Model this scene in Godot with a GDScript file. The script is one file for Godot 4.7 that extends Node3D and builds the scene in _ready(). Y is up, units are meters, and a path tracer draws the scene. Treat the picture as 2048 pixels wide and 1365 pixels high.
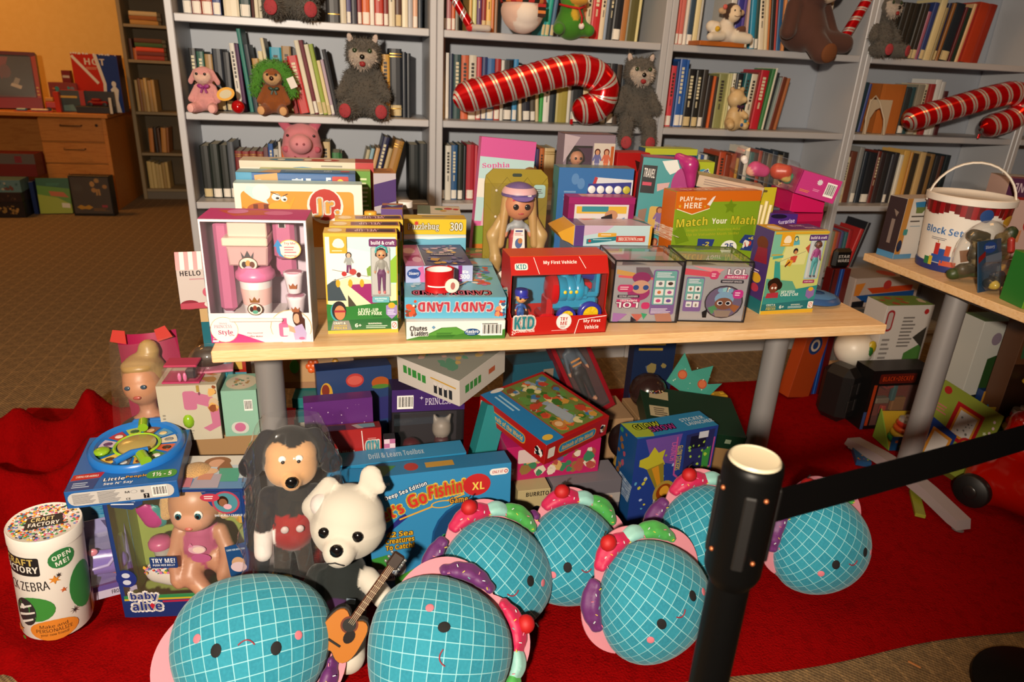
extends Node3D
# A library corner heaped with donated toys: tables, metal bookcases, a red felt runner, a belt stanchion.

class MB:
	var v := PackedVector3Array()
	var n := PackedVector3Array()
	var c := PackedColorArray()
	var uv := PackedVector2Array()
	var xf := Transform3D.IDENTITY
	var nb := Basis.IDENTITY
	var col := Color(1, 1, 1)
	func at(t: Transform3D) -> MB:
		xf = t
		nb = t.basis.inverse().transposed()
		return self
	func pos(x, y, z) -> MB:
		return at(Transform3D(Basis.IDENTITY, Vector3(x, y, z)))
	func ink(hex: String) -> MB:
		col = Color(hex).srgb_to_linear()
		return self
	func pt(p: Vector3, m: Vector3, t := Vector2.ZERO):
		v.append(xf * p)
		n.append((nb * m).normalized())
		c.append(col)
		uv.append(t)
	func tri(a: Vector3, b: Vector3, d: Vector3, out := Vector3.ZERO):
		var m := (d - a).cross(b - a)
		if m.length_squared() < 1e-20:
			return
		m = m.normalized()
		if out != Vector3.ZERO and m.dot(out) < 0:
			pt(a, -m); pt(d, -m); pt(b, -m)
		else:
			pt(a, m); pt(b, m); pt(d, m)
	func quad(a: Vector3, b: Vector3, d: Vector3, e: Vector3, out := Vector3.ZERO):
		tri(a, b, d, out)
		tri(a, d, e, out)
	func box(o: Vector3, s: Vector3, k := 0.0) -> MB:
		var h := s / 2
		k = minf(k, minf(h.x, minf(h.y, h.z)) * 0.9)
		for ax in 3:
			for sg in [-1.0, 1.0]:
				var m := Vector3.ZERO
				m[ax] = sg
				var a1 := (ax + 1) % 3
				var a2 := (ax + 2) % 3
				var p: Array = []
				for w in [[-1, -1], [1, -1], [1, 1], [-1, 1]]:
					var t := Vector3.ZERO
					t[ax] = sg * h[ax]
					t[a1] = w[0] * (h[a1] - k)
					t[a2] = w[1] * (h[a2] - k)
					p.append(o + t)
				quad(p[0], p[1], p[2], p[3], m)
		if k > 0:
			for ax in 3:
				var a1 := (ax + 1) % 3
				var a2 := (ax + 2) % 3
				for s1 in [-1.0, 1.0]:
					for s2 in [-1.0, 1.0]:
						var p: Array = []
						for w in [[-1, 0], [1, 0], [1, 1], [-1, 1]]:
							var t := Vector3.ZERO
							t[ax] = w[0] * (h[ax] - k)
							t[a1] = s1 * (h[a1] - (k if w[1] == 0 else 0.0))
							t[a2] = s2 * (h[a2] - (0.0 if w[1] == 0 else k))
							p.append(o + t)
						var m := Vector3.ZERO
						m[a1] = s1
						m[a2] = s2
						quad(p[0], p[1], p[2], p[3], m)
			for sx in [-1.0, 1.0]:
				for sy in [-1.0, 1.0]:
					for sz in [-1.0, 1.0]:
						var g := Vector3(sx, sy, sz)
						var cn := o + g * h
						tri(cn - Vector3(0, sy, sz) * k, cn - Vector3(sx, 0, sz) * k, cn - Vector3(sx, sy, 0) * k, g)
		return self
	func lathe(prof: Array, seg := 24, from := 0.0, to := TAU) -> MB:
		# prof: [r, y] pairs from bottom to top
		var k := prof.size()
		var sn: Array = []
		for i in k - 1:
			var d := Vector2(prof[i + 1][0] - prof[i][0], prof[i + 1][1] - prof[i][1])
			sn.append(Vector2(d.y, -d.x).normalized())
		for i in k - 1:
			var n0: Vector2 = sn[i]
			var n1: Vector2 = sn[i]
			if i > 0 and sn[i - 1].dot(sn[i]) > 0.6:
				n0 = (sn[i - 1] + sn[i]).normalized()
			if i < k - 2 and sn[i + 1].dot(sn[i]) > 0.6:
				n1 = (sn[i + 1] + sn[i]).normalized()
			for j in seg:
				var a0 := from + (to - from) * j / seg
				var a1 := from + (to - from) * (j + 1) / seg
				var q: Array = []
				for w in [[i, a0, n0], [i, a1, n0], [i + 1, a1, n1], [i + 1, a0, n1]]:
					var r: float = prof[w[0]][0]
					var m: Vector2 = w[2]
					q.append([Vector3(sin(w[1]) * r, prof[w[0]][1], cos(w[1]) * r), Vector3(sin(w[1]) * m.x, m.y, cos(w[1]) * m.x), Vector2((w[1] - from) / (to - from), 1.0 - float(w[0]) / (k - 1))])
				for t in [[0, 2, 1], [0, 3, 2]]:
					if (q[t[0]][0] - q[t[1]][0]).length_squared() < 1e-14 or (q[t[1]][0] - q[t[2]][0]).length_squared() < 1e-14 or (q[t[0]][0] - q[t[2]][0]).length_squared() < 1e-14:
						continue
					for x in t:
						pt(q[x][0], q[x][1], q[x][2])
		return self
	func tube(p: Array, r, seg := 8, caps := true, flat := 1.0) -> MB:
		# r: one radius or one per point; flat squashes the section
		var k := p.size()
		var up := Vector3.UP
		var d0: Vector3 = (p[1] - p[0]).normalized()
		if absf(d0.dot(up)) > 0.9:
			up = Vector3.RIGHT
		var side := d0.cross(up).normalized()
		var rings: Array = []
		for i in k:
			var d: Vector3 = (p[mini(i + 1, k - 1)] - p[maxi(i - 1, 0)]).normalized()
			side = (side - d * side.dot(d)).normalized()
			var oth := side.cross(d)
			var ri: float = r[i] if r is Array else r
			var ring: Array = []
			for j in seg:
				var a := TAU * j / seg
				var m := side * cos(a) + oth * sin(a) * flat
				ring.append([p[i] + m * ri, (side * cos(a) * flat + oth * sin(a)).normalized()])
			rings.append(ring)
		for i in k - 1:
			for j in seg:
				var j2 := (j + 1) % seg
				var q := [rings[i][j], rings[i][j2], rings[i + 1][j2], rings[i + 1][j]]
				for t in [[0, 1, 2], [0, 2, 3]]:
					for x in t:
						pt(q[x][0], q[x][1], Vector2(float(j + (1 if x == 1 or x == 2 else 0)) / seg, float(i + (1 if x > 1 else 0)) / (k - 1)))
		if caps:
			for e in [0, k - 1]:
				var m: Vector3 = (p[0] - p[1]) if e == 0 else (p[k - 1] - p[k - 2])
				for j in range(1, seg - 1):
					tri(rings[e][0][0], rings[e][j][0], rings[e][j + 1][0], m)
		return self
	func ell(o: Vector3, r: Vector3, seg := 14, lo := -1.0, hi := 1.0) -> MB:
		# ellipsoid, or the slice of it between lo and hi (share of the half height)
		var rows := maxi(4, seg / 2)
		var b0 := asin(lo)
		var b1 := asin(hi)
		for i in rows:
			for j in seg:
				var q: Array = []
				for w in [[i, j], [i, j + 1], [i + 1, j + 1], [i + 1, j]]:
					var b: float = b0 + (b1 - b0) * w[0] / rows
					var a: float = TAU * w[1] / seg
					var d := Vector3(cos(b) * sin(a), sin(b), cos(b) * cos(a))
					q.append([o + d * r, d / r])
				for t in [[0, 2, 1], [0, 3, 2]]:
					if (i == 0 and lo <= -1.0 and t[1] == 2) or (i == rows - 1 and hi >= 1.0 and t[1] == 3):
						continue
					for x in t:
						pt(q[x][0], q[x][1])
		return self
	func flat(poly: PackedVector2Array, z := 0.0) -> MB:
		var t := Geometry2D.triangulate_polygon(poly)
		for i in range(0, t.size(), 3):
			tri(Vector3(poly[t[i]].x, poly[t[i]].y, z), Vector3(poly[t[i + 1]].x, poly[t[i + 1]].y, z), Vector3(poly[t[i + 2]].x, poly[t[i + 2]].y, z), Vector3.BACK)
		return self
	func prism(poly: PackedVector2Array, z0: float, z1: float, k := 0.0) -> MB:
		# outline extruded along z, its front and back edges chamfered by k
		if Geometry2D.is_polygon_clockwise(poly):
			poly.reverse()
		var ins := poly
		if k > 0:
			var w: Array = Geometry2D.offset_polygon(poly, -k)
			if w.size() == 1 and w[0].size() == poly.size():
				ins = w[0]
				var best := 0
				for i in ins.size():
					if ins[i].distance_squared_to(poly[0]) < ins[best].distance_squared_to(poly[0]):
						best = i
				var turned := PackedVector2Array()
				for i in ins.size():
					turned.append(ins[(best + i) % ins.size()])
				ins = turned
			else:
				k = 0
		var t := Geometry2D.triangulate_polygon(ins)
		for zz in [[z0, -1.0], [z1, 1.0]]:
			for i in range(0, t.size(), 3):
				tri(Vector3(ins[t[i]].x, ins[t[i]].y, zz[0]), Vector3(ins[t[i + 1]].x, ins[t[i + 1]].y, zz[0]), Vector3(ins[t[i + 2]].x, ins[t[i + 2]].y, zz[0]), Vector3(0, 0, zz[1]))
		for i in poly.size():
			var a := poly[i]
			var b := poly[(i + 1) % poly.size()]
			var m := Vector3(b.y - a.y, a.x - b.x, 0)
			quad(Vector3(a.x, a.y, z0 + k), Vector3(b.x, b.y, z0 + k), Vector3(b.x, b.y, z1 - k), Vector3(a.x, a.y, z1 - k), m)
			if k > 0:
				var a2 := ins[i]
				var b2 := ins[(i + 1) % ins.size()]
				quad(Vector3(a.x, a.y, z1 - k), Vector3(b.x, b.y, z1 - k), Vector3(b2.x, b2.y, z1), Vector3(a2.x, a2.y, z1), m + Vector3(0, 0, m.length()))
				quad(Vector3(a.x, a.y, z0 + k), Vector3(b.x, b.y, z0 + k), Vector3(b2.x, b2.y, z0), Vector3(a2.x, a2.y, z0), m - Vector3(0, 0, m.length()))
		return self
	func grid(f: Callable, nu: int, nv: int, wrap := false) -> MB:
		# a smooth surface f(u, v) -> point, u and v from 0 to 1; colours by an optional second return
		var p: Array = []
		for i in nu + 1:
			for j in nv + 1:
				p.append(f.call(float(i) / nu, float(j) / nv))
		var nm: Array = []
		for i in nu + 1:
			for j in nv + 1:
				var i0 := (i - 1 if i > 0 else (nu - 1 if wrap else 0))
				var i1 := (i + 1 if i < nu else (1 if wrap else nu))
				var a: Vector3 = p[i1 * (nv + 1) + j] - p[i0 * (nv + 1) + j]
				var b: Vector3 = p[i * (nv + 1) + mini(j + 1, nv)] - p[i * (nv + 1) + maxi(j - 1, 0)]
				nm.append(b.cross(a).normalized())
		for i in nu:
			for j in nv:
				var q := [i * (nv + 1) + j, (i + 1) * (nv + 1) + j, (i + 1) * (nv + 1) + j + 1, i * (nv + 1) + j + 1]
				for t in [[0, 1, 2], [0, 2, 3]]:
					for x in t:
						pt(p[q[x]], nm[q[x]], Vector2(float(q[x] / (nv + 1)) / nu, float(q[x] % (nv + 1)) / nv))
		return self
	func refine(most: float):
		# split long triangles so that a flat print can be bent round a tube
		var st: Array = []
		for i in range(0, v.size(), 3):
			st.append([v[i], v[i + 1], v[i + 2], c[i]])
		v = PackedVector3Array()
		n = PackedVector3Array()
		c = PackedColorArray()
		uv = PackedVector2Array()
		while st.size():
			var t: Array = st.pop_back()
			var k := 0
			for j in 3:
				if absf(t[j].x - t[(j + 1) % 3].x) > absf(t[k].x - t[(k + 1) % 3].x):
					k = j
			if absf(t[k].x - t[(k + 1) % 3].x) <= most:
				col = t[3]
				tri(t[0], t[1], t[2], Vector3.BACK)
				continue
			var m: Vector3 = (t[k] + t[(k + 1) % 3]) / 2
			st.append([t[k], m, t[(k + 2) % 3], t[3]])
			st.append([m, t[(k + 1) % 3], t[(k + 2) % 3], t[3]])
	func mesh() -> ArrayMesh:
		var a := []
		a.resize(Mesh.ARRAY_MAX)
		a[Mesh.ARRAY_VERTEX] = v
		a[Mesh.ARRAY_NORMAL] = n
		a[Mesh.ARRAY_COLOR] = c
		a[Mesh.ARRAY_TEX_UV] = uv
		var m := ArrayMesh.new()
		m.add_surface_from_arrays(Mesh.PRIMITIVE_TRIANGLES, a)
		return m

var taken := {}
var mats := {}
var fonts := {}
var rng := RandomNumberGenerator.new()

func named(called: String) -> String:
	var k: int = taken.get(called, 0)
	taken[called] = k + 1
	return called if k == 0 else "%s_%03d" % [called, k]

func thing(called: String, label: String, category: String, at := Vector3.ZERO, yaw := 0.0, group := "", tilt := Vector3.ZERO) -> Node3D:
	var o := Node3D.new()
	o.name = named(called)
	add_child(o)
	o.position = at
	o.basis = Basis(Vector3.UP, deg_to_rad(yaw)) * Basis.from_euler(tilt * PI / 180)
	o.set_meta("label", label)
	o.set_meta("category", category)
	if group:
		o.set_meta("group", group)
	return o

func part(parent: Node, called: String, shape, m: Material, label := "") -> MeshInstance3D:
	var o := MeshInstance3D.new()
	o.name = called
	o.mesh = shape.mesh() if shape is MB else shape
	o.material_override = m
	parent.add_child(o, true)
	if label:
		o.set_meta("label", label)
	return o

func struct(called: String, shape, m: Material) -> MeshInstance3D:
	var o := part(self, called, shape, m)
	o.set_meta("kind", "structure")
	return o

func lone(o: Node, label: String, category: String, group := ""):
	o.set_meta("label", label)
	o.set_meta("category", category)
	if group:
		o.set_meta("group", group)

func mat(hex: String, rough := 0.5, metal := 0.0, sheen := 0.0, coat := 0.0) -> StandardMaterial3D:
	var key := "%s %s %s %s %s" % [hex, rough, metal, sheen, coat]
	if not mats.has(key):
		var m := StandardMaterial3D.new()
		if hex == "vc":
			m.vertex_color_use_as_albedo = true
			if sheen == 0 and rough < 0.5:
				m.albedo_color = Color(0.9, 0.9, 0.9)
		else:
			m.albedo_color = Color(hex)
		m.roughness = rough
		m.metallic = metal
		if sheen > 0:
			m.rim_enabled = true
			m.rim = sheen
			m.rim_tint = 0.6
		if coat > 0:
			m.clearcoat_enabled = true
			m.clearcoat = coat
			m.clearcoat_roughness = 0.12
		mats[key] = m
	return mats[key]

func clear(alpha := 0.07, hex := "ffffff", rough := 0.06) -> StandardMaterial3D:
	var key := "clear %s %s %s" % [alpha, hex, rough]
	if not mats.has(key):
		var m := StandardMaterial3D.new()
		m.albedo_color = Color(Color(hex), alpha * 0.16)
		m.transparency = BaseMaterial3D.TRANSPARENCY_ALPHA
		m.roughness = rough
		m.cull_mode = BaseMaterial3D.CULL_DISABLED
		mats[key] = m
	return mats[key]

func noise_image(size: int, freq: float, seed_: int, octaves := 3) -> Image:
	var f := FastNoiseLite.new()
	f.seed = seed_
	f.frequency = freq
	f.fractal_octaves = octaves
	return f.get_seamless_image(size, size)

func textured(key: String, img: Image, scale_: Vector3, rough: float, bump: Image = null, depth := 0.5, sheen := 0.0, own_uv := false) -> StandardMaterial3D:
	var m := StandardMaterial3D.new()
	img.generate_mipmaps()
	m.albedo_texture = ImageTexture.create_from_image(img)
	if not own_uv:
		m.uv1_triplanar = true
		m.uv1_world_triplanar = true
	m.uv1_scale = scale_
	m.roughness = rough
	if bump:
		var nm := bump.duplicate()
		nm.convert(Image.FORMAT_RGBA8)
		nm.bump_map_to_normal_map(4.0)
		m.normal_enabled = true
		m.normal_texture = ImageTexture.create_from_image(nm)
		m.normal_scale = depth
	if sheen > 0:
		m.rim_enabled = true
		m.rim = sheen
		m.rim_tint = 0.7
	mats[key] = m
	return m

# a picture of two or more colours mixed by noise
func blotched(size: int, hexes: Array, freq: float, seed_: int, fine := 0.15) -> Image:
	var a := noise_image(size, freq, seed_)
	var b := noise_image(size, 0.3, seed_ + 7, 1)
	var cols: Array = []
	for h in hexes:
		cols.append(Color(h))
	var out := Image.create(size, size, false, Image.FORMAT_RGB8)
	for y in size:
		for x in size:
			var t: float = clampf(a.get_pixel(x, y).r * 1.6 - 0.3 + (b.get_pixel(x, y).r - 0.5) * fine * 2, 0, 0.999) * (cols.size() - 1)
			var k: int = int(t)
			out.set_pixel(x, y, cols[k].lerp(cols[k + 1], t - k))
	return out

func font(kind: String) -> Font:
	if not fonts.has(kind):
		var s := SystemFont.new()
		s.font_names = PackedStringArray(["Droid Serif" if kind.contains("f") else "Droid Sans"])
		s.font_weight = 700 if kind.contains("b") else 400
		s.font_italic = kind.contains("i")
		fonts[kind] = s
	return fonts[kind]

var glyphs := {}
# triangles of a line of lettering, one unit of cap height, centred; [points, width]
func lettering(s: String, kind: String) -> Array:
	var key := kind + "|" + s
	if not glyphs.has(key):
		var t := TextMesh.new()
		t.text = s
		t.font = font(kind)
		t.font_size = 48
		t.pixel_size = 1.0 / 35.0
		t.depth = 0
		t.curve_step = 3.0
		var a := t.get_mesh_arrays()
		var p: PackedVector3Array = a[Mesh.ARRAY_VERTEX]
		var ix = a[Mesh.ARRAY_INDEX]
		var out := PackedVector2Array()
		var lo := Vector2(1e9, 1e9)
		var hi := -lo
		if ix != null and ix.size():
			for i in ix:
				out.append(Vector2(p[i].x, p[i].y))
		else:
			for q in p:
				out.append(Vector2(q.x, q.y))
		for q in out:
			lo = lo.min(q)
			hi = hi.max(q)
		for i in out.size():
			out[i] -= (lo + hi) / 2
		glyphs[key] = [out, hi.x - lo.x, hi.y - lo.y]
	return glyphs[key]

func oval(cx: float, cy: float, rx: float, ry: float, seg := 20) -> PackedVector2Array:
	var p := PackedVector2Array()
	for i in seg:
		p.append(Vector2(cx + rx * cos(TAU * i / seg), cy + ry * sin(TAU * i / seg)))
	return p

func rounded(x: float, y: float, w: float, h: float, r: float) -> PackedVector2Array:
	var p := PackedVector2Array()
	r = minf(r, minf(w, h) * 0.499)
	for k in 4:
		var o: Vector2 = [Vector2(x + w - r, y + h - r), Vector2(x + r, y + h - r), Vector2(x + r, y + r), Vector2(x + w - r, y + r)][k]
		for i in 5:
			var a := PI / 2 * (k + i / 4.0)
			p.append(o + Vector2(cos(a), sin(a)) * r)
	return p

# Flat print: a list of short marks in shares of a w x h face, (0, 0) its top left corner.
#  r x y w h col | e cx cy rx ry col | o x y w h radius col | p col x y x y ... | l x y x y thick col | s cx cy r points inner col
#  b x y w h (barcode) | n x y w h count size seed col,col,... (scattered flecks) | q x y w h lines col (small print)
#  k x y height skin hair top bottom (a small printed figure) | t x y height col [w:width o:outline r:turn f:font]|TEXT (centred)
func ink(mb: MB, w: float, h: float, marks: Array, dz := 0.00009):
	var z := dz
	var base := mb.xf
	for line in marks:
		var text := ""
		var s: String = line
		if s.contains("|"):
			text = s.get_slice("|", 1)
			s = s.get_slice("|", 0)
		var a := s.split(" ", false)
		var g := func(i): return float(a[i])
		z += dz
		match a[0]:
			"r":
				mb.ink(a[5])
				mb.flat(PackedVector2Array([Vector2(g.call(1) * w, -g.call(2) * h), Vector2((g.call(1) + g.call(3)) * w, -g.call(2) * h), Vector2((g.call(1) + g.call(3)) * w, -(g.call(2) + g.call(4)) * h), Vector2(g.call(1) * w, -(g.call(2) + g.call(4)) * h)]), z)
			"e":
				mb.ink(a[5])
				mb.flat(oval(g.call(1) * w, -g.call(2) * h, g.call(3) * w, g.call(4) * h), z)
			"o":
				mb.ink(a[6])
				mb.flat(rounded(g.call(1) * w, -(g.call(2) + g.call(4)) * h, g.call(3) * w, g.call(4) * h, g.call(5) * h), z)
			"p":
				mb.ink(a[1])
				var p := PackedVector2Array()
				for i in range(2, a.size() - 1, 2):
					p.append(Vector2(float(a[i]) * w, -float(a[i + 1]) * h))
				mb.flat(p, z)
			"l":
				mb.ink(a[6])
				var p0 := Vector2(g.call(1) * w, -g.call(2) * h)
				var p1 := Vector2(g.call(3) * w, -g.call(4) * h)
				var d: Vector2 = (p1 - p0).normalized().orthogonal() * g.call(5) * h / 2
				mb.flat(PackedVector2Array([p0 + d, p1 + d, p1 - d, p0 - d]), z)
			"s":
				mb.ink(a[6])
				var p := PackedVector2Array()
				var k := int(a[4])
				for i in k * 2:
					var r: float = g.call(3) * h * (1.0 if i % 2 == 0 else g.call(5))
					p.append(Vector2(g.call(1) * w + r * sin(PI * i / k), -g.call(2) * h + r * cos(PI * i / k)))
				mb.flat(p, z)
			"b":
				mb.ink("f4f2ee")
				mb.flat(PackedVector2Array([Vector2(g.call(1) * w, -g.call(2) * h), Vector2((g.call(1) + g.call(3)) * w, -g.call(2) * h), Vector2((g.call(1) + g.call(3)) * w, -(g.call(2) + g.call(4)) * h), Vector2(g.call(1) * w, -(g.call(2) + g.call(4)) * h)]), z)
				mb.ink("141414")
				z += dz
				var x := 0.08
				var k := 0
				while x < 0.92:
					var bw: float = [0.02, 0.045, 0.03, 0.02, 0.06, 0.03][k % 6]
					var X0: float = (g.call(1) + g.call(3) * x) * w
					var X1: float = (g.call(1) + g.call(3) * minf(x + bw, 0.94)) * w
					mb.quad(Vector3(X0, -(g.call(2) + g.call(4) * 0.1) * h, z), Vector3(X1, -(g.call(2) + g.call(4) * 0.1) * h, z), Vector3(X1, -(g.call(2) + g.call(4) * 0.85) * h, z), Vector3(X0, -(g.call(2) + g.call(4) * 0.85) * h, z), Vector3.BACK)
					x += bw + [0.03, 0.02, 0.04][k % 3]
					k += 1
			"n":
				var R := RandomNumberGenerator.new()
				R.seed = int(a[7])
				var cols := a[8].split(",")
				for i in int(a[5]):
					mb.ink(cols[R.randi() % cols.size()])
					var k := 5 + R.randi() % 4
					var r: float = g.call(6) * h * R.randf_range(0.5, 1.3)
					var o := Vector2((g.call(1) + g.call(3) * R.randf()) * w, -(g.call(2) + g.call(4) * R.randf()) * h)
					o.x = clampf(o.x, g.call(1) * w + r, maxf((g.call(1) + g.call(3)) * w - r, g.call(1) * w + r))
					o.y = clampf(o.y, -(g.call(2) + g.call(4)) * h + r, maxf(-g.call(2) * h - r, -(g.call(2) + g.call(4)) * h + r))
					var p := PackedVector2Array()
					for j in k:
						p.append(o + Vector2.from_angle(TAU * j / k) * r * R.randf_range(0.55, 1.0))
					mb.flat(p, z + dz * i * 0.12)
				z += dz * int(a[5]) * 0.12
			"q":
				mb.ink(a[6])
				var k := int(a[5])
				for i in k:
					var e := fmod(i * 0.37 + 0.2, 0.3)
					var y0: float = -(g.call(2) + g.call(4) * (i + 0.2) / k) * h
					var y1: float = -(g.call(2) + g.call(4) * (i + 0.65) / k) * h
					mb.quad(Vector3(g.call(1) * w, y0, z), Vector3((g.call(1) + g.call(3) * (1 - e)) * w, y0, z), Vector3((g.call(1) + g.call(3) * (1 - e)) * w, y1, z), Vector3(g.call(1) * w, y1, z), Vector3.BACK)
			"k":
				var o := Vector2(g.call(1) * w, -g.call(2) * h)
				var H: float = g.call(3) * h
				var bits := [[a[7], [-.1, .5, .1, .5, .13, 1.0, .03, 1.0, 0, .62, -.03, 1.0, -.13, 1.0]], [a[6], [-.13, .24, .13, .24, .24, .5, .17, .54, .11, .4, .13, .62, -.13, .62, -.11, .4, -.17, .54, -.24, .5]]]
				mb.ink(a[5])
				mb.flat(oval(o.x, o.y - H * 0.13, H * 0.145, H * 0.145, 14), z)
				mb.flat(oval(o.x, o.y - H * 0.2, H * 0.13, H * 0.13, 12), z)
				for e in bits:
					z += dz
					mb.ink(e[0])
					var p := PackedVector2Array()
					for i in range(0, e[1].size(), 2):
						p.append(o + Vector2(e[1][i], -e[1][i + 1]) * H)
					mb.flat(p, z)
				mb.ink(a[4])
				z += dz
				mb.flat(oval(o.x, o.y - H * 0.155, H * 0.095, H * 0.11, 14), z)
			"t":
				var opt := {}
				for i in range(5, a.size()):
					opt[a[i].get_slice(":", 0)] = a[i].get_slice(":", 1)
				var L := lettering(text, opt.get("f", "b"))
				var H: float = g.call(3) * h
				var sy: float = H / L[2]
				var sx: float = sy
				if opt.has("w"):
					sx = float(opt.w) * w / L[1]
				var turn := deg_to_rad(float(opt.get("r", "0")))
				var o := Vector2(g.call(1) * w, -g.call(2) * h)
				var lay := [[a[4], Vector2.ZERO]]
				if opt.has("o"):
					var e := float(opt.get("k", "0.11")) * H
					lay = []
					for i in 8:
						lay.append([opt.o, Vector2.from_angle(TAU * i / 8) * e])
					lay.append([a[4], Vector2.ZERO])
				for q in lay.size():
					mb.ink(lay[q][0])
					if q == lay.size() - 1:
						z += dz
					var P: PackedVector2Array = L[0]
					for i in range(0, P.size() - 2, 3):
						var t: Array = []
						for j in 3:
							var d: Vector2 = (Vector2(P[i + j].x * sx, P[i + j].y * sy)).rotated(turn) + o + lay[q][1]
							t.append(Vector3(d.x, d.y, z))
						mb.tri(t[0], t[1], t[2], Vector3.BACK)

# where a face of a box with its base centred at the origin begins (top left corner) and how it lies; [place, width, height]
func face(side: String, s: Vector3) -> Array:
	var h := s / 2
	match side:
		"f": return [Transform3D(Basis.IDENTITY, Vector3(-h.x, s.y, h.z)), s.x, s.y]
		"b": return [Transform3D(Basis(Vector3.UP, PI), Vector3(h.x, s.y, -h.z)), s.x, s.y]
		"l": return [Transform3D(Basis(Vector3.UP, -PI / 2), Vector3(-h.x, s.y, -h.z)), s.z, s.y]
		"r": return [Transform3D(Basis(Vector3.UP, PI / 2), Vector3(h.x, s.y, h.z)), s.z, s.y]
		"t": return [Transform3D(Basis(Vector3.RIGHT, -PI / 2), Vector3(-h.x, s.y, -h.z)), s.x, s.z]
	return [Transform3D(Basis(Vector3.RIGHT, PI / 2), Vector3(-h.x, 0, h.z)), s.x, s.z]

const FACES := {"f": "front_print", "l": "side_print", "r": "side_print", "t": "top_print", "b": "back_print", "u": "underside_print"}

func print_on(o: Node3D, s: Vector3, prints: Dictionary, m: Material = null):
	for k in prints:
		var f := face(k[0], s)
		var mb := MB.new()
		mb.at(f[0])
		ink(mb, f[1], f[2], prints[k])
		part(o, FACES[k[0]], mb, m if m else mat("vc", 0.38))

# a closed printed carton standing on its base; cols: body colour, or one per face as "f:hex t:hex"
func carton(o: Node3D, s: Vector3, cols: String, k := 0.0012, m: Material = null) -> MeshInstance3D:
	var mb := MB.new()
	var base := cols.get_slice(" ", 0)
	mb.ink(base)
	mb.box(Vector3(0, s.y / 2, 0), s, k)
	var over := MB.new()
	for c in cols.split(" ").slice(1):
		var f := face(c[0], s)
		mb.at(f[0]).ink(c.get_slice(":", 1))
		var e := 0.001
		mb.flat(PackedVector2Array([Vector2(e, -e), Vector2(f[1] - e, -e), Vector2(f[1] - e, -f[2] + e), Vector2(e, -f[2] + e)]), 0.00006)
	# the seam of the tuck flap on top
	mb.at(Transform3D.IDENTITY)
	return part(o, "carton", mb, m if m else mat("vc", 0.38))

func bx(called: String, label: String, category: String, at: Vector3, yaw: float, s: Vector3, cols: String, prints := {}, tilt := Vector3.ZERO, group := "") -> Node3D:
	var o := thing(called, label, category, at, yaw, group, tilt)
	carton(o, s, cols)
	for k in prints:
		var under := cols.get_slice(" ", 0)
		for c in cols.split(" ").slice(1):
			if c[0] == k[0]:
				under = c.get_slice(":", 1)
		prints[k].push_front("r .004 .004 .992 .992 " + under)
	print_on(o, s, prints)
	return o

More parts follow.
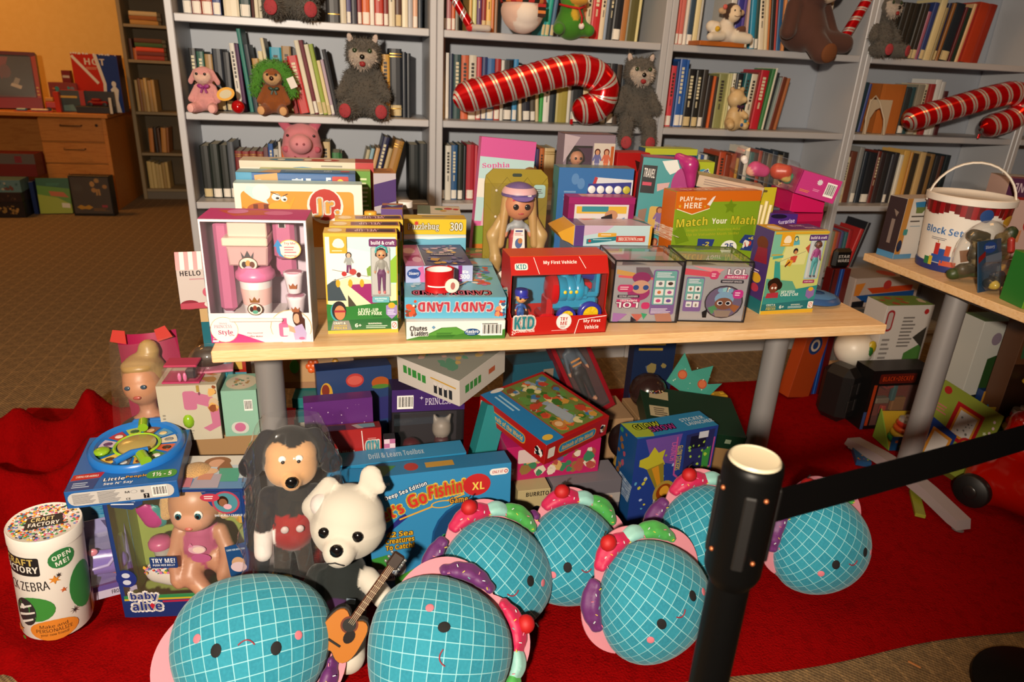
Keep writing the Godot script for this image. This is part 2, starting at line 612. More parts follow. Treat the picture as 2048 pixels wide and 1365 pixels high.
# one continuous soft body from tapered capsules: [ax ay az bx by bz ra rb colour (squash x y z)], blended by k
func blob(prims: Array, cell: float, k: float) -> ArrayMesh:
	var P: Array = []
	var lo := Vector3(1e9, 1e9, 1e9)
	var hi := -lo
	for e in prims:
		var a := Vector3(e[0], e[1], e[2])
		var b := Vector3(e[3], e[4], e[5])
		var q := Vector3.ONE if e.size() < 12 else Vector3(e[9], e[10], e[11])
		var r: float = maxf(e[6], e[7])
		var mid := (a + b) / 2
		P.append([a, b, e[6], e[7], Color(e[8]).srgb_to_linear(), q, mid])
		var ext := Vector3.ONE * r * q
		lo = lo.min(a.min(b) - ext)
		hi = hi.max(a.max(b) + ext)
	lo -= Vector3.ONE * cell * 2.5
	var N := Vector3i(((hi - lo) / cell).ceil()) + Vector3i(4, 4, 4)
	var W := N.y * N.z
	var fld := PackedFloat32Array()
	fld.resize(N.x * W)
	fld.fill(1.0)
	var own := PackedInt32Array()
	own.resize(N.x * W)
	var best := PackedFloat32Array()
	best.resize(N.x * W)
	best.fill(1.0)
	var marg := k + cell * 2
	for pi in P.size():
		var e: Array = P[pi]
		var a: Vector3 = e[0]
		var q: Vector3 = e[5]
		var mid: Vector3 = e[6]
		var r: float = maxf(e[2], e[3])
		var L := (a.min(e[1]) - Vector3.ONE * (r * maxf(q.x, maxf(q.y, q.z)) + marg) - lo) / cell
		var H := (a.max(e[1]) + Vector3.ONE * (r * maxf(q.x, maxf(q.y, q.z)) + marg) - lo) / cell
		var i0 := Vector3i(L.floor()).max(Vector3i.ZERO)
		var i1 := Vector3i(H.ceil()).min(N - Vector3i.ONE)
		var inv := Vector3.ONE / q
		var sc := minf(q.x, minf(q.y, q.z))
		var sa: Vector3 = a * inv
		var sd: Vector3 = e[1] * inv - sa
		var dd := maxf(sd.length_squared(), 1e-9)
		var r0: float = e[2]
		var dr: float = e[3] - r0
		for x in range(i0.x, i1.x + 1):
			for y in range(i0.y, i1.y + 1):
				var at := x * W + y * N.z
				for z in range(i0.z, i1.z + 1):
					var p := (lo + Vector3(x, y, z) * cell) * inv - sa
					var t := clampf(p.dot(sd) / dd, 0, 1)
					var d := ((p - sd * t).length() - r0 - dr * t) * sc
					var f := fld[at + z]
					if d < best[at + z]:
						best[at + z] = d
						own[at + z] = pi
					var hh := maxf(k - absf(f - d), 0) / k
					fld[at + z] = minf(f, d) - hh * hh * k * 0.25
	var vid := {}
	var pv := PackedVector3Array()
	var pn := PackedVector3Array()
	var pc := PackedColorArray()
	var idx := PackedInt32Array()
	var cor := [0, W, N.z, W + N.z, 1, W + 1, N.z + 1, W + N.z + 1]
	for x in N.x - 1:
		for y in N.y - 1:
			var at := x * W + y * N.z
			for z in N.z - 1:
				var i := at + z
				var f0 := fld[i]
				if f0 > 0.9 or absf(f0) > cell * 3:
					continue
				var cnt := 0
				var sum := Vector3.ZERO
				for ed in [[0, 1], [2, 3], [4, 5], [6, 7], [0, 2], [1, 3], [4, 6], [5, 7], [0, 4], [1, 5], [2, 6], [3, 7]]:
					var fa := fld[i + cor[ed[0]]]
					var fb := fld[i + cor[ed[1]]]
					if (fa < 0) != (fb < 0):
						var t := fa / (fa - fb)
						var ca := Vector3(ed[0] & 1, (ed[0] >> 1) & 1, ed[0] >> 2)
						var cb := Vector3(ed[1] & 1, (ed[1] >> 1) & 1, ed[1] >> 2)
						sum += ca.lerp(cb, t)
						cnt += 1
				if cnt == 0:
					continue
				vid[i] = pv.size()
				pv.append(lo + (Vector3(x, y, z) + sum / cnt) * cell)
				var g := Vector3(fld[i + W] + fld[i + W + 1] + fld[i + W + N.z] + fld[i + W + N.z + 1] - f0 - fld[i + 1] - fld[i + N.z] - fld[i + N.z + 1], fld[i + N.z] + fld[i + N.z + 1] + fld[i + W + N.z] + fld[i + W + N.z + 1] - f0 - fld[i + 1] - fld[i + W] - fld[i + W + 1], fld[i + 1] + fld[i + W + 1] + fld[i + N.z + 1] + fld[i + W + N.z + 1] - f0 - fld[i + W] - fld[i + N.z] - fld[i + W + N.z])
				pn.append(g.normalized())
				pc.append(P[own[i]][4])
	for i in vid:
		var f0 := fld[i]
		for ax in [[W, N.z, 1], [N.z, 1, W], [1, W, N.z]]:
			var f1 := fld[i + ax[0]]
			if (f0 < 0) == (f1 < 0):
				continue
			var b: int = i - ax[1]
			var d: int = i - ax[2]
			var e: int = i - ax[1] - ax[2]
			if not (vid.has(b) and vid.has(d) and vid.has(e)):
				continue
			var q := [vid[i], vid[b], vid[e], vid[d]]
			if f0 < 0:
				idx.append_array([q[0], q[2], q[1], q[0], q[3], q[2]])
			else:
				idx.append_array([q[0], q[1], q[2], q[0], q[2], q[3]])
	var ar := []
	ar.resize(Mesh.ARRAY_MAX)
	ar[Mesh.ARRAY_VERTEX] = pv
	ar[Mesh.ARRAY_NORMAL] = pn
	ar[Mesh.ARRAY_COLOR] = pc
	ar[Mesh.ARRAY_INDEX] = idx
	var m := ArrayMesh.new()
	m.add_surface_from_arrays(Mesh.PRIMITIVE_TRIANGLES, ar)
	return m

const BAY := 0.9332
const SHELVES := [1.377, 1.052, 0.728, 0.403, 0.078]
const TOP := 0.73

func _ready():
	rng.seed = 11
	# --- camera
	var cam := Camera3D.new()
	cam.name = "camera"
	add_child(cam)
	var yaw := 0.24571
	var pitch := -0.38101
	var roll := 0.05312
	var fwd := Vector3(sin(yaw) * cos(pitch), sin(pitch), -cos(yaw) * cos(pitch))
	var r0 := Vector3(cos(yaw), 0, sin(yaw))
	var u0 := r0.cross(fwd)
	var rr := r0 * cos(roll) + u0 * sin(roll)
	var uu := -r0 * sin(roll) + u0 * cos(roll)
	cam.transform = Transform3D(Basis(rr, uu, -fwd), Vector3(0.5531, 1.27, 2.8149))
	cam.fov = 52.54
	cam.near = 0.05
	var lens := CameraAttributesPhysical.new()
	lens.frustum_focal_length = 24.3
	lens.frustum_focus_distance = 1.62
	lens.exposure_aperture = 5.0
	cam.attributes = lens
	cam.current = true
	# --- environment: a closed room, its sky barely matters
	var env := Environment.new()
	env.background_mode = Environment.BG_COLOR
	env.background_color = Color(0.02, 0.018, 0.015)
	env.tonemap_mode = Environment.TONE_MAPPER_LINEAR
	env.tonemap_exposure = 1.0
	env.sdfgi_enabled = true
	env.ssao_enabled = true
	env.ssil_enabled = true
	var we := WorldEnvironment.new()
	we.name = "environment"
	we.environment = env
	add_child(we)
	# --- the photographer's flash, held above and behind the lens
	var flash := SpotLight3D.new()
	flash.name = "camera_flash"
	add_child(flash)
	flash.position = Vector3(0.12, 1.56, 3.4)
	flash.look_at(Vector3(0.0, 1.30, 0.0))
	flash.light_color = Color(1.0, 0.93, 0.84)
	flash.light_energy = 10.5
	flash.light_size = 0.05
	flash.spot_range = 14
	flash.spot_attenuation = 2
	flash.spot_angle = 60
	flash.spot_angle_attenuation = 0.35
	flash.shadow_enabled = true
	build_room()
	build_bookcases()
	build_tables()
	build_floor_cloth()
	fill_shelves()
	build_desk()
	shelf_toys()
	table_toys()
	heap_toys()
	floor_plush()
	right_side()
	build_stanchions()

func build_room():
	# carpet: brown loop pile ribbed one way, with paler rows crossing on the slant
	var S := 384
	var img := Image.create(S, S, false, Image.FORMAT_RGB8)
	var bump := Image.create(S, S, false, Image.FORMAT_RGB8)
	var nz := noise_image(S, 0.12, 3)
	for y in S:
		for x in S:
			var t := nz.get_pixel(x, y).r
			var cell := (x / 24 + y / 24) % 2
			var k := 0.80 + 0.34 * t + (0.05 if cell == 0 else -0.03)
			if x % 48 < 5 or y % 96 < 5:
				k += 0.16
			var loop := 0.5 + 0.5 * sin(TAU * x / 6.0) * sin(TAU * y / 8.0 + (x / 3) * 0.7)
			k *= 0.86 + 0.2 * loop
			img.set_pixel(x, y, Color(0.47 * k, 0.375 * k, 0.245 * k))
			bump.set_pixel(x, y, Color.from_hsv(0, 0, clampf(0.3 + 0.5 * loop + 0.2 * t, 0, 1)))
	var carpet := textured("carpet", img, Vector3(1.7, 1.7, 1.7), 0.95, bump, 0.8)
	struct("floor", MB.new().box(Vector3(1, -0.06, 0.4), Vector3(10.4, 0.12, 9.8)), carpet)
	var wall := textured("wall", blotched(128, ["d8b060", "dcb566"], 0.05, 5, 0.3), Vector3(2, 2, 2), 0.85)
	struct("wall_back", MB.new().box(Vector3(1, 1.4, -4.3), Vector3(10.4, 2.9, 0.14)), wall)
	struct("wall_left", MB.new().box(Vector3(-4.2, 1.4, 0.4), Vector3(0.14, 2.9, 9.6)), wall)
	struct("wall_right", MB.new().box(Vector3(6.2, 1.4, 0.4), Vector3(0.14, 2.9, 9.6)), wall)
	struct("wall_front", MB.new().box(Vector3(1, 1.4, 5.2), Vector3(10.4, 2.9, 0.14)), wall)
	struct("baseboard_back", MB.new().box(Vector3(-1.5, 0.045, -4.222), Vector3(5.2, 0.09, 0.016), 0.003), mat("b0986c", 0.6))
	struct("ceiling", MB.new().box(Vector3(1, 2.86, 0.4), Vector3(10.4, 0.1, 9.8)), mat("d8d2c4", 0.9))
	# warm ceiling panels, all above the frame
	var k := 0
	for p in [[-2.4, -2.9, "above the far desk"], [-1.0, 1.2, "nearest the left wall"], [1.3, 0.9, "above the long table"], [1.3, -2.4, "behind the bookcases"], [3.8, 1.2, "nearest the right wall"]]:
		var o := thing("ceiling_light", "square warm ceiling light panel " + p[2], "light", Vector3(p[0], 2.81, p[1]))
		part(o, "frame", MB.new().box(Vector3(0, -0.012, 0), Vector3(0.62, 0.024, 0.62), 0.004), mat("d9d6cf", 0.5))
		var glow := StandardMaterial3D.new()
		glow.albedo_color = Color("fff0d8")
		glow.emission_enabled = true
		glow.emission = Color(1.0, 0.80, 0.52)
		glow.emission_energy_multiplier = 0.8
		part(o, "diffuser", MB.new().box(Vector3(0, -0.026, 0), Vector3(0.56, 0.006, 0.56), 0.002), glow)
		var l := AreaLight3D.new()
		l.name = "panel_glow"
		o.add_child(l)
		l.position = Vector3(0, -0.034, 0)
		l.rotation_degrees = Vector3(-90, 0, 0)
		l.area_size = Vector2(0.56, 0.56)
		l.light_color = Color(1.0, 0.70, 0.36)
		l.light_energy = [3.2, 0.9, 0.8, 0.6, 0.5][k]
		l.area_range = 14
		l.shadow_enabled = true
		k += 1

func bookcase_unit(x: float, label: String, back := true):
	var o := thing("bookcase", label, "bookcase", Vector3(x, 0, 0), 0, "grey metal library bookcases in a row")
	var m := mat("b4b6bb", 0.42, 0.1)
	var H := 2.06
	for s in [0, 1]:
		var u := MB.new()
		var ux: float = 0.0133 - 0.0266 + s * (BAY - 0.0266)
		u.box(Vector3(ux, H / 2, -0.14), Vector3(0.024, H, 0.28), 0.003)
		u.box(Vector3(ux, H / 2, -0.001), Vector3(0.0255, H, 0.012), 0.003)
		part(o, "upright", u, m)
	for y in [2.03, 1.702] + SHELVES:
		var sh := MB.new()
		sh.box(Vector3(0.44, y - 0.011, -0.14), Vector3(0.879, 0.022, 0.276), 0.003)
		sh.box(Vector3(0.44, y - 0.0135, -0.006), Vector3(0.879, 0.027, 0.012), 0.003)
		part(o, "shelf", sh, m)
	part(o, "back_panel", MB.new().box(Vector3(0.44, H / 2, -0.284), Vector3(0.93, H, 0.006)), mat("a2a9b4", 0.5, 0.05))
	part(o, "kick_plate", MB.new().box(Vector3(0.44, 0.026, -0.012), Vector3(0.879, 0.052, 0.01)), m)

func build_bookcases():
	for i in 5:
		bookcase_unit(i * BAY, "grey metal bookcase, " + ["leftmost, with the pink lamb and the pig head", "second from left, with the large striped cane balloon", "third from left, with the seated brown bear", "fourth from left, with the smaller striped cane", "rightmost, mostly cut off by the picture edge"][i])
	# the older case against the far wall
	var o := thing("far_bookcase", "old bookcase of tan shelves against the far yellow wall", "bookcase", Vector3(-0.7, 0, -3.9))
	var m := mat("8b7a5a", 0.6)
	for s in [-1, 1]:
		part(o, "upright", MB.new().box(Vector3(s * 0.47, 1.0, -0.13), Vector3(0.03, 2.0, 0.28), 0.003), m)
	for y in [1.98, 1.69, 1.42, 1.15, 0.74, 0.40, 0.09]:
		part(o, "shelf", MB.new().box(Vector3(0, y - 0.012, -0.13), Vector3(0.91, 0.024, 0.27), 0.003), m)
	part(o, "back_panel", MB.new().box(Vector3(0, 1.0, -0.276), Vector3(0.94, 2.0, 0.008)), mat("5d4e36", 0.7))
	part(o, "kick_plate", MB.new().box(Vector3(0, 0.035, -0.01), Vector3(0.91, 0.07, 0.012)), mat("6d6456", 0.6))

func maple() -> StandardMaterial3D:
	if not mats.has("maple"):
		textured("maple", blotched(256, ["c9a070", "d8b384", "d0aa7a", "dcba90", "cca474"], 0.02, 21, 0.25), Vector3(0.5, 9, 7), 0.42)
	return mats["maple"]

func folding_table(called: String, label: String, x0: float, x1: float, z0: float, z1: float, legs: Array):
	var o := thing(called, label, "table", Vector3((x0 + x1) / 2, 0, (z0 + z1) / 2), 0, "maple topped T leg tables")
	part(o, "tabletop", MB.new().box(Vector3(0, TOP - 0.0125, 0), Vector3(x1 - x0, 0.025, z1 - z0), 0.002), maple())
	var g := mat("8f8c8c", 0.4, 0.35)
	var zc := (z0 + z1) / 2
	for lx in legs:
		var c: float = lx - (x0 + x1) / 2
		var lift := MB.new()
		lift.pos(c, 0, 0).lathe([[0.0, 0.04], [0.033, 0.04], [0.033, TOP - 0.045], [0, TOP - 0.045]], 20)
		var post := part(o, "post", lift, g)
		part(post, "top_bracket", MB.new().box(Vector3(c, TOP - 0.035, 0), Vector3(0.07, 0.02, 0.42), 0.005), mat("55565a", 0.5, 0.3))
		var ft := MB.new()
		var prof := PackedVector2Array()
		for q in [[-0.28, 0.018], [-0.27, 0.048], [-0.12, 0.068], [0, 0.076], [0.12, 0.068], [0.27, 0.048], [0.28, 0.018], [0.24, 0.018], [0.12, 0.034], [0, 0.04], [-0.12, 0.034], [-0.24, 0.018]]:
			prof.append(Vector2(q[0] * 0.93, q[1]))
		ft.at(Transform3D(Basis(Vector3.UP, PI / 2), Vector3(c, 0, 0))).prism(prof, -0.026, 0.026, 0.004)
		var foot := part(o, "foot", ft, mat("9b8f90", 0.45, 0.2))
		for s in [-1, 1]:
			part(foot, "glide", MB.new().pos(c, 0, s * 0.243).lathe([[0, 0], [0.017, 0.0], [0.018, 0.006], [0.008, 0.009], [0.008, 0.02], [0, 0.02]], 14), mat("c9c7c2", 0.25, 0.8))
	return o

func build_tables():
	folding_table("long_table", "long light maple table with grey post legs crowded with toys", 0.289, 1.815, 0.89, 1.5, [0.355, 1.745])
	folding_table("side_table", "light maple table at the right holding the block bucket", 2.27, 3.79, 0.845, 1.51, [2.35, 3.71])

func felt() -> StandardMaterial3D:
	if not mats.has("felt"):
		textured("felt", blotched(256, ["780203", "820304", "700102"], 0.04, 31, 0.5), Vector3(2.2, 2.2, 2.2), 0.95, noise_image(256, 0.25, 32), 0.35)
		mats["felt"].metallic_specular = 0.15
	return mats["felt"]

func build_floor_cloth():
	# the runner lies flat to the right; at the left it is bunched into folds that climb toward the heap
	var nz := FastNoiseLite.new()
	nz.seed = 4
	nz.frequency = 1.6
	var ridges := [[-.66, .66, -.06, .40, .17, .07], [-.66, .98, -.16, .74, .15, .075], [-.60, 1.22, -.24, 1.10, .09, .055], [-.34, .40, -.14, 1.02, .12, .05], [-.50, .40, -.42, 1.30, .06, .035], [-.24, 1.16, -.02, 1.22, .04, .035], [-.62, .80, -.34, .88, .05, .04], [-.05, .50, .02, .95, .03, .04], [-.02, 1.42, .22, 1.50, .018, .03], [-.30, 1.36, -.20, 1.46, .02, .03]]
	var mb := MB.new()
	var f := func(u: float, w: float) -> Vector3:
		var x := -0.62 + 4.6 * pow(u, 1.25)
		var front := 1.50 + 0.30 * clampf((x + 0.3) / 0.9, 0, 1) + 0.008 * sin(x * 9) + (0.02 * sin(x * 40) if x < 0.4 else 0.0)
		var back := 0.33 - 0.12 * clampf(-x / 0.6, 0, 1)
		var z := lerpf(back, front, w)
		var p := Vector2(x, z)
		var y := 0.0
		if x < 0.3:
			for r in ridges:
				var a := Vector2(r[0], r[1])
				var d := Vector2(r[2], r[3]) - a
				var t := clampf((p - a).dot(d) / d.length_squared(), 0, 1)
				var e: float = (p - a - d * t).length() / r[5] + 0.35 * nz.get_noise_2d(x * 2.5, z * 2.5)
				y += r[4] * exp(-e * e) * (0.75 + 0.25 * cos(t * 5.0))
			y *= smoothstep(0.0, 0.06, w) * smoothstep(0.0, 0.06, 1 - w)
		y += 0.004 + 0.002 * (1 + nz.get_noise_2d(x * 3, z * 3)) * smoothstep(0, 0.05, w) * smoothstep(0, 0.05, 1 - w)
		return Vector3(x, y, z)
	mb.grid(f, 190, 70)
	var o := part(self, "red_felt_cloth", mb, felt())
	lone(o, "red felt cloth spread over the carpet under the toys and plush", "cloth")

# ---------- books
const TONES := {"black": "16161a", "dark green": "1c3a2a", "green": "3a7a3a", "teal": "2a7a80", "pale blue": "7fb2c8", "blue": "2a5aa0", "navy": "1c2848", "purple": "5a3a70", "lilac": "b8a4c0", "maroon": "5c1a22", "red": "b82020", "orange": "d06020", "brown": "6a4428", "tan": "b09060", "yellow": "d8c040", "lime": "98a838", "cream": "dcd2b8", "white": "ecebe6", "grey": "8a8a8c", "dark grey": "48484c", "pink": "c890a0"}
const ORD := ["first", "second", "third", "fourth", "fifth", "sixth", "seventh", "eighth", "ninth", "tenth", "eleventh", "twelfth", "thirteenth", "fourteenth", "fifteenth", "sixteenth", "seventeenth", "eighteenth", "nineteenth", "twentieth", "twenty-first", "twenty-second", "twenty-third", "twenty-fourth", "twenty-fifth", "twenty-sixth", "twenty-seventh", "twenty-eighth", "twenty-ninth", "thirtieth"]

func tone(hex: String) -> String:
	var c := Color(hex)
	var best := ""
	var d := 9.0
	for k in TONES:
		var t := Color(TONES[k])
		var e := Vector3(c.r - t.r, c.g - t.g, c.b - t.b).length()
		if e < d:
			d = e
			best = k
	return best

var book_shapes := {}
func book_mesh(k: String) -> ArrayMesh:
	if book_shapes.is_empty():
		var cov := MB.new()
		for s in [-1, 1]:
			cov.box(Vector3(s * 0.47, 0.5, -0.5), Vector3(0.06, 1, 1.0))
		cov.prism(PackedVector2Array([Vector2(-0.5, -0.01), Vector2(0.5, -0.01), Vector2(0.5, 0.0), Vector2(0.34, 0.016), Vector2(0, 0.022), Vector2(-0.34, 0.016), Vector2(-0.5, 0)]), 0, 1)
		# the spine was drawn lying down: stand it up
		for i in range(72, cov.v.size()):
			var p := cov.v[i]
			cov.v[i] = Vector3(p.x, 1.0 - p.z, p.y)
			var q := cov.n[i]
			cov.n[i] = Vector3(q.x, -q.z, q.y)
		book_shapes["cover"] = cov.mesh()
		book_shapes["pages"] = MB.new().box(Vector3(0, 0.5, -0.49), Vector3(0.87, 0.965, 0.95)).mesh()
		var tag := MB.new()
		tag.grid(func(u, w): return Vector3(-0.42 + 0.84 * u, 0.02 + w * 0.16, 0.024 - 0.012 * pow(absf(u - 0.5) * 2, 2)), 4, 1)
		book_shapes["label"] = tag.mesh()
		var ti := MB.new()
		for b in [[0.5, 0.9, -0.2, 0.18], [0.35, 0.46, -0.12, 0.1]]:
			for seg in 7:
				var y0: float = lerpf(b[0], b[1], seg / 7.0)
				var y1: float = lerpf(b[0], b[1], (seg + 0.72) / 7.0)
				ti.quad(Vector3(b[2], y0, 0.0245), Vector3(b[3], y0, 0.0245), Vector3(b[3], y1, 0.0245), Vector3(b[2], y1, 0.0245), Vector3.BACK)
		book_shapes["title"] = ti.mesh()
		var bn := MB.new()
		for y in [0.12, 0.88, 0.92]:
			bn.grid(func(u, w): return Vector3(-0.49 + 0.98 * u, y + w * 0.014, 0.026 - 0.018 * pow(absf(u - 0.5) * 2, 2)), 4, 1)
		book_shapes["band"] = bn.mesh()
	return book_shapes[k]

# row: "hex:width:height[:marks][:lean]" in mm, or "-gap"; marks: L white label, C cream label, T title, B gilt bands
func books(x: float, y: float, z: float, where: String, row: String, group: String, depth := 0.15):
	var n := 0
	var was := 0.0
	var tall := 0.0
	for e in row.split(" ", false):
		if e[0] == "-":
			x += float(e.substr(1)) / 1000
			continue
		var a := e.split(":")
		var w := float(a[1]) / 1000
		var h := float(a[2]) / 1000
		var marks := a[3] if a.size() > 3 else ""
		var lean := deg_to_rad(float(a[4]) if a.size() > 4 else 0.0)
		var adv := w / cos(lean)
		x += maxf(0, (sin(lean) - sin(was)) * minf(h, tall) + (w * absf(sin(lean)) * 0.05))
		was = lean
		tall = h
		var px := x + (0.0 if lean >= 0 else adv)
		var size := ("tall " if h > 0.245 else "short " if h < 0.17 else "") + ("slim " if w < 0.016 else "thick " if w > 0.042 else "")
		var wl := " with white label" if marks.contains("L") else " with cream label" if marks.contains("C") else ""
		var o := thing("book", "%s%s book%s, %s from left, %s" % [size, tone(a[0]), wl, ORD[n], where.trim_prefix("on ")], "book", Vector3(px, y + 0.0005, z - rng.randf() * 0.012), 0, group)
		o.rotation.z = lean
		var at := Transform3D(Basis.from_scale(Vector3(w, h, depth)), Vector3(w / 2 if lean >= 0 else -w / 2, 0, 0))
		var bits := [["cover", mat(a[0], 0.45)], ["pages", mat("d9cfb4", 0.9)]]
		if marks.contains("L"):
			bits.append(["label", mat("e6e2d8", 0.6)])
		if marks.contains("C"):
			bits.append(["label", mat("cdb98a", 0.6)])
		if marks.contains("T"):
			bits.append(["title", mat("d8cfae" if Color(a[0]).get_luminance() < 0.35 else "3a3430", 0.5)])
		if marks.contains("B"):
			bits.append(["band", mat("b08a3c", 0.35, 0.6)])
		for b in bits:
			var q := part(o, {"cover": "cover", "pages": "pages", "label": "spine_label", "title": "spine_title", "band": "gilt_bands"}[b[0]], book_mesh(b[0]), b[1])
			q.transform = at
		x += adv + 0.0008
		n += 1

func fill_shelves():
	var B := func(i): return i * BAY + 0.004
	var g := "library books on the metal shelves"
	var z := -0.075
	# leftmost bookcase
	var w := "on upper shelf of leftmost bookcase"
	books(B.call(0), SHELVES[0], z, w, "-14 6a686c:30:240:L 7a3030:32:242:L 9a4a35:36:246:L 3a4a80:28:238:L -8 d8cfb8:52:244 1d3a3a:38:240:L 4a1e1a:11:242 e0d8c0:13:246 cfc8b4:12:250 -190 222226:38:240:T 2a2a2c:44:244:BT c8bfa8:22:240 5b5a86:16:236:L 2b2a38:22:238:T 8a3038:16:240:L c85a20:28:246:L e4e0d8:16:238:L b03020:32:244:LT 7a2a2a:18:240:L d0c8b0:24:246:T 4a2a1a:24:242:C e0d8c0:22:238 a8a8ac:18:240 d8a88a:18:232:L 26303c:16:240", g)
	w = "on middle shelf of leftmost bookcase"
	books(B.call(0), SHELVES[1], z - 0.02, w, "-12 26282a:26:214:T 2a5a4a:26:204:T a08050:26:196 1c2430:34:216:C 20242c:26:206:C", g)
	books(B.call(0) + 0.168, SHELVES[1], z, "right of pink lamb", "dcd8d0:18:238:T:3 4a2450:14:236::3 2c7a70:14:288::5 23303c:18:236::5 b08a50:24:190::4 dcd0a8:16:216::5 d8ceb0:12:262::7", g)
	books(B.call(0) + 0.292, SHELVES[1], z - 0.035, "behind green-haired bear", "2a9ab8:42:232:T a08054:34:238:T 1c1a1c:40:232:T 202226:18:228", g)
	books(B.call(0) + 0.37, SHELVES[1], z, "beside green-haired bear", "8a1a20:16:190:T:9 c03030:36:206:T:10 ddd4bc:17:262::10 6a1c2c:14:264:L:10 ded6ba:16:250:C:10 93a83a:15:252:C:10 e0d0a0:13:196:C:10 b8a4b4:12:200:L:10 2a2a30:14:236::10", g)
	books(B.call(0) + 0.70, SHELVES[1], z, "right of wolf", "c8963c:32:228:T 1c2028:46:250:BC 1c2430:16:240 20262e:16:236", g)
	w = "on lower shelf of leftmost bookcase"
	books(B.call(0), SHELVES[2], z, w, "-14 181c1a:34:196:C 16201a:34:204:L 181e1a:30:200:L 4a5058:24:214:L 7a2a2c:26:180:B 8a3030:26:180:B 7a282a:26:182:B 82302e:24:180:B 6a4a52:18:196 2a5aa0:18:210:T b8b8b0:18:190:T d4d0c8:10:218 d05820:20:200 c04a1a:12:198 -112 cdb484:38:222:T -6 3a7a44:30:182:T 3a6a44:8:180 -48 b8b090:14:200::-14 8ab0c0:14:206::-14 c8a070:16:208::-15 1c2048:26:252:T:-15 b8a070:16:210::-16 a87830:36:238:B:-16 -22 1c2426:40:220 20262a:34:224", g)
	books(B.call(0), SHELVES[3], z, "on lowest shelf of leftmost bookcase", "-10 6a1c20:40:220 5a181c:40:224 701e22:38:220 54161a:40:218", g)
	# second bookcase
	w = "on upper shelf of second bookcase"
	books(B.call(1), SHELVES[0], z, w, "-4 3a3c40:12:236:L a86a72:18:238:L c85a28:14:240:L 7a7a70:14:236 -38 d0a860:12:230 c8cc90:16:240 5a3a6a:18:242:T 8a2e2c:18:240:C dcb060:20:240:CT c87038:12:238 8a6a50:12:240", g)
	books(B.call(1) + 0.392, SHELVES[0], z, "left of frog", "2a9aa8:14:238:C:-6 2aa090:18:240:C:-6 4a6a8a:16:236:C:-6", g)
	books(B.call(1) + 0.555, SHELVES[0], z, "right of green frog", "d88a68:18:236::-2 d0c4a4:22:240:T:-2 c02a30:34:242:T:-2 dcccb0:20:240:T:-2 8a9ab0:14:236::-2 2a2e34:20:240:T:-2 1c1e24:36:244:L:-2 a8703c:24:242::-2 5a5630:40:236::-2 d0c890:12:240::-2", g)
	w = "on middle shelf of second bookcase"
	books(B.call(1), SHELVES[1], z - 0.02, w, "-2 cfc4ac:14:300:C dcd8d0:16:246:L 22304a:16:244 2c4a4c:30:242:T c8603c:30:240:T d4ccb8:30:242:LT c04048:20:236:L 2a3a6a:22:238:L 3a6aa0:30:234:L a82a28:24:234:L d0d0c8:14:230 1c1e22:36:232:L 3a8ac0:20:236:L d8ccb0:14:214::3 1c2030:32:218:LT:3 4a4438:22:216:L:3 c8b890:14:214::3 3aa04a:16:220 e4e2dc:26:222:T 23303a:26:222 a89a4a:48:220 d8d4c8:14:240 24282c:52:246:L c8b48a:34:252:L 2c3440:20:236 20242a:26:240 8a8a80:24:236:L 2a2a30:30:240:L 4a3a30:24:238 26303c:26:236:L", g)
	w = "on lower shelf of second bookcase"
	books(B.call(1), SHELVES[2], z, w, "-2 20262c:16:224:L d8d4c8:24:220:T 2c5a8a:26:222:LT 1c2620:22:224:L 1a2028:14:220 b02a38:32:226:L c84050:12:224 -150 3a4a78:16:232 1c2430:20:228 2c4a7a:18:224:L d0ccc0:22:222:L 2a5a98:20:224:T 4a3a6a:16:214 c87038:20:218:T d4ba86:44:220:B 3a3020:20:200 -30 2c3a48:24:220 8a6a48:22:214 222a34:24:224 3c3430:26:216", g)
	# third bookcase
	w = "on upper shelf of third bookcase"
	books(B.call(2), SHELVES[0], z, w, "-8 e0d8c8:24:240:L d87068:16:238:L c86a60:18:236:L dcd4c8:14:240:L 34485a:26:236:L d8cc9c:22:240 c4c4bc:14:236", g)
	books(B.call(2) + 0.27, SHELVES[0], z, "behind the toy monkey", "d0ccc4:26:238 3a3a90:30:240 5a4a9a:14:238 c8a8a0:12:232::5 2a8ab0:22:240:L:6 2c4a48:16:234:L:6 e0d4bc:24:246:T:8 d8caa8:14:244::8 c07038:10:236::8 2c2c2c:20:230::8 c05048:14:238::8 2a5a8a:20:232::7 d89058:12:230::7", g)
	books(B.call(2) + 0.69, SHELVES[0], z, "right of brown bear", "d8cfc0:12:230::3 2a5a80:16:226::3 5a3a5a:14:224::3 b8b0a0:14:228", g)
	w = "on middle shelf of third bookcase"
	books(B.call(2), SHELVES[1], z, w, "-2 c82028:36:246:LT d0404c:24:244:LT 2a4a80:10:262 2a5aa8:30:272:LT 2c62b0:14:270:L 1c1c1e:36:236:CT 20201e:30:232:CT 34302c:22:236:L 2a2626:22:214::-1 c8602c:12:212::-1 3a2c28:14:210 8a8c5a:38:222:T c8c48a:12:224 d0cc94:12:226 e4dfc8:16:228:T 1c2028:30:228:LT 2a6a70:28:230:LT:-3 d8cfb8:30:228:T:-3 8a3a30:10:236::-3 b82030:40:246:T:-3 3a7a44:16:254::-5 d8d4c0:10:258::-5 24282c:14:240::-6 8a9a98:10:222::-6 6a3424:22:224::-7 a06038:14:220::-7", g)
	w = "on lower shelf of third bookcase"
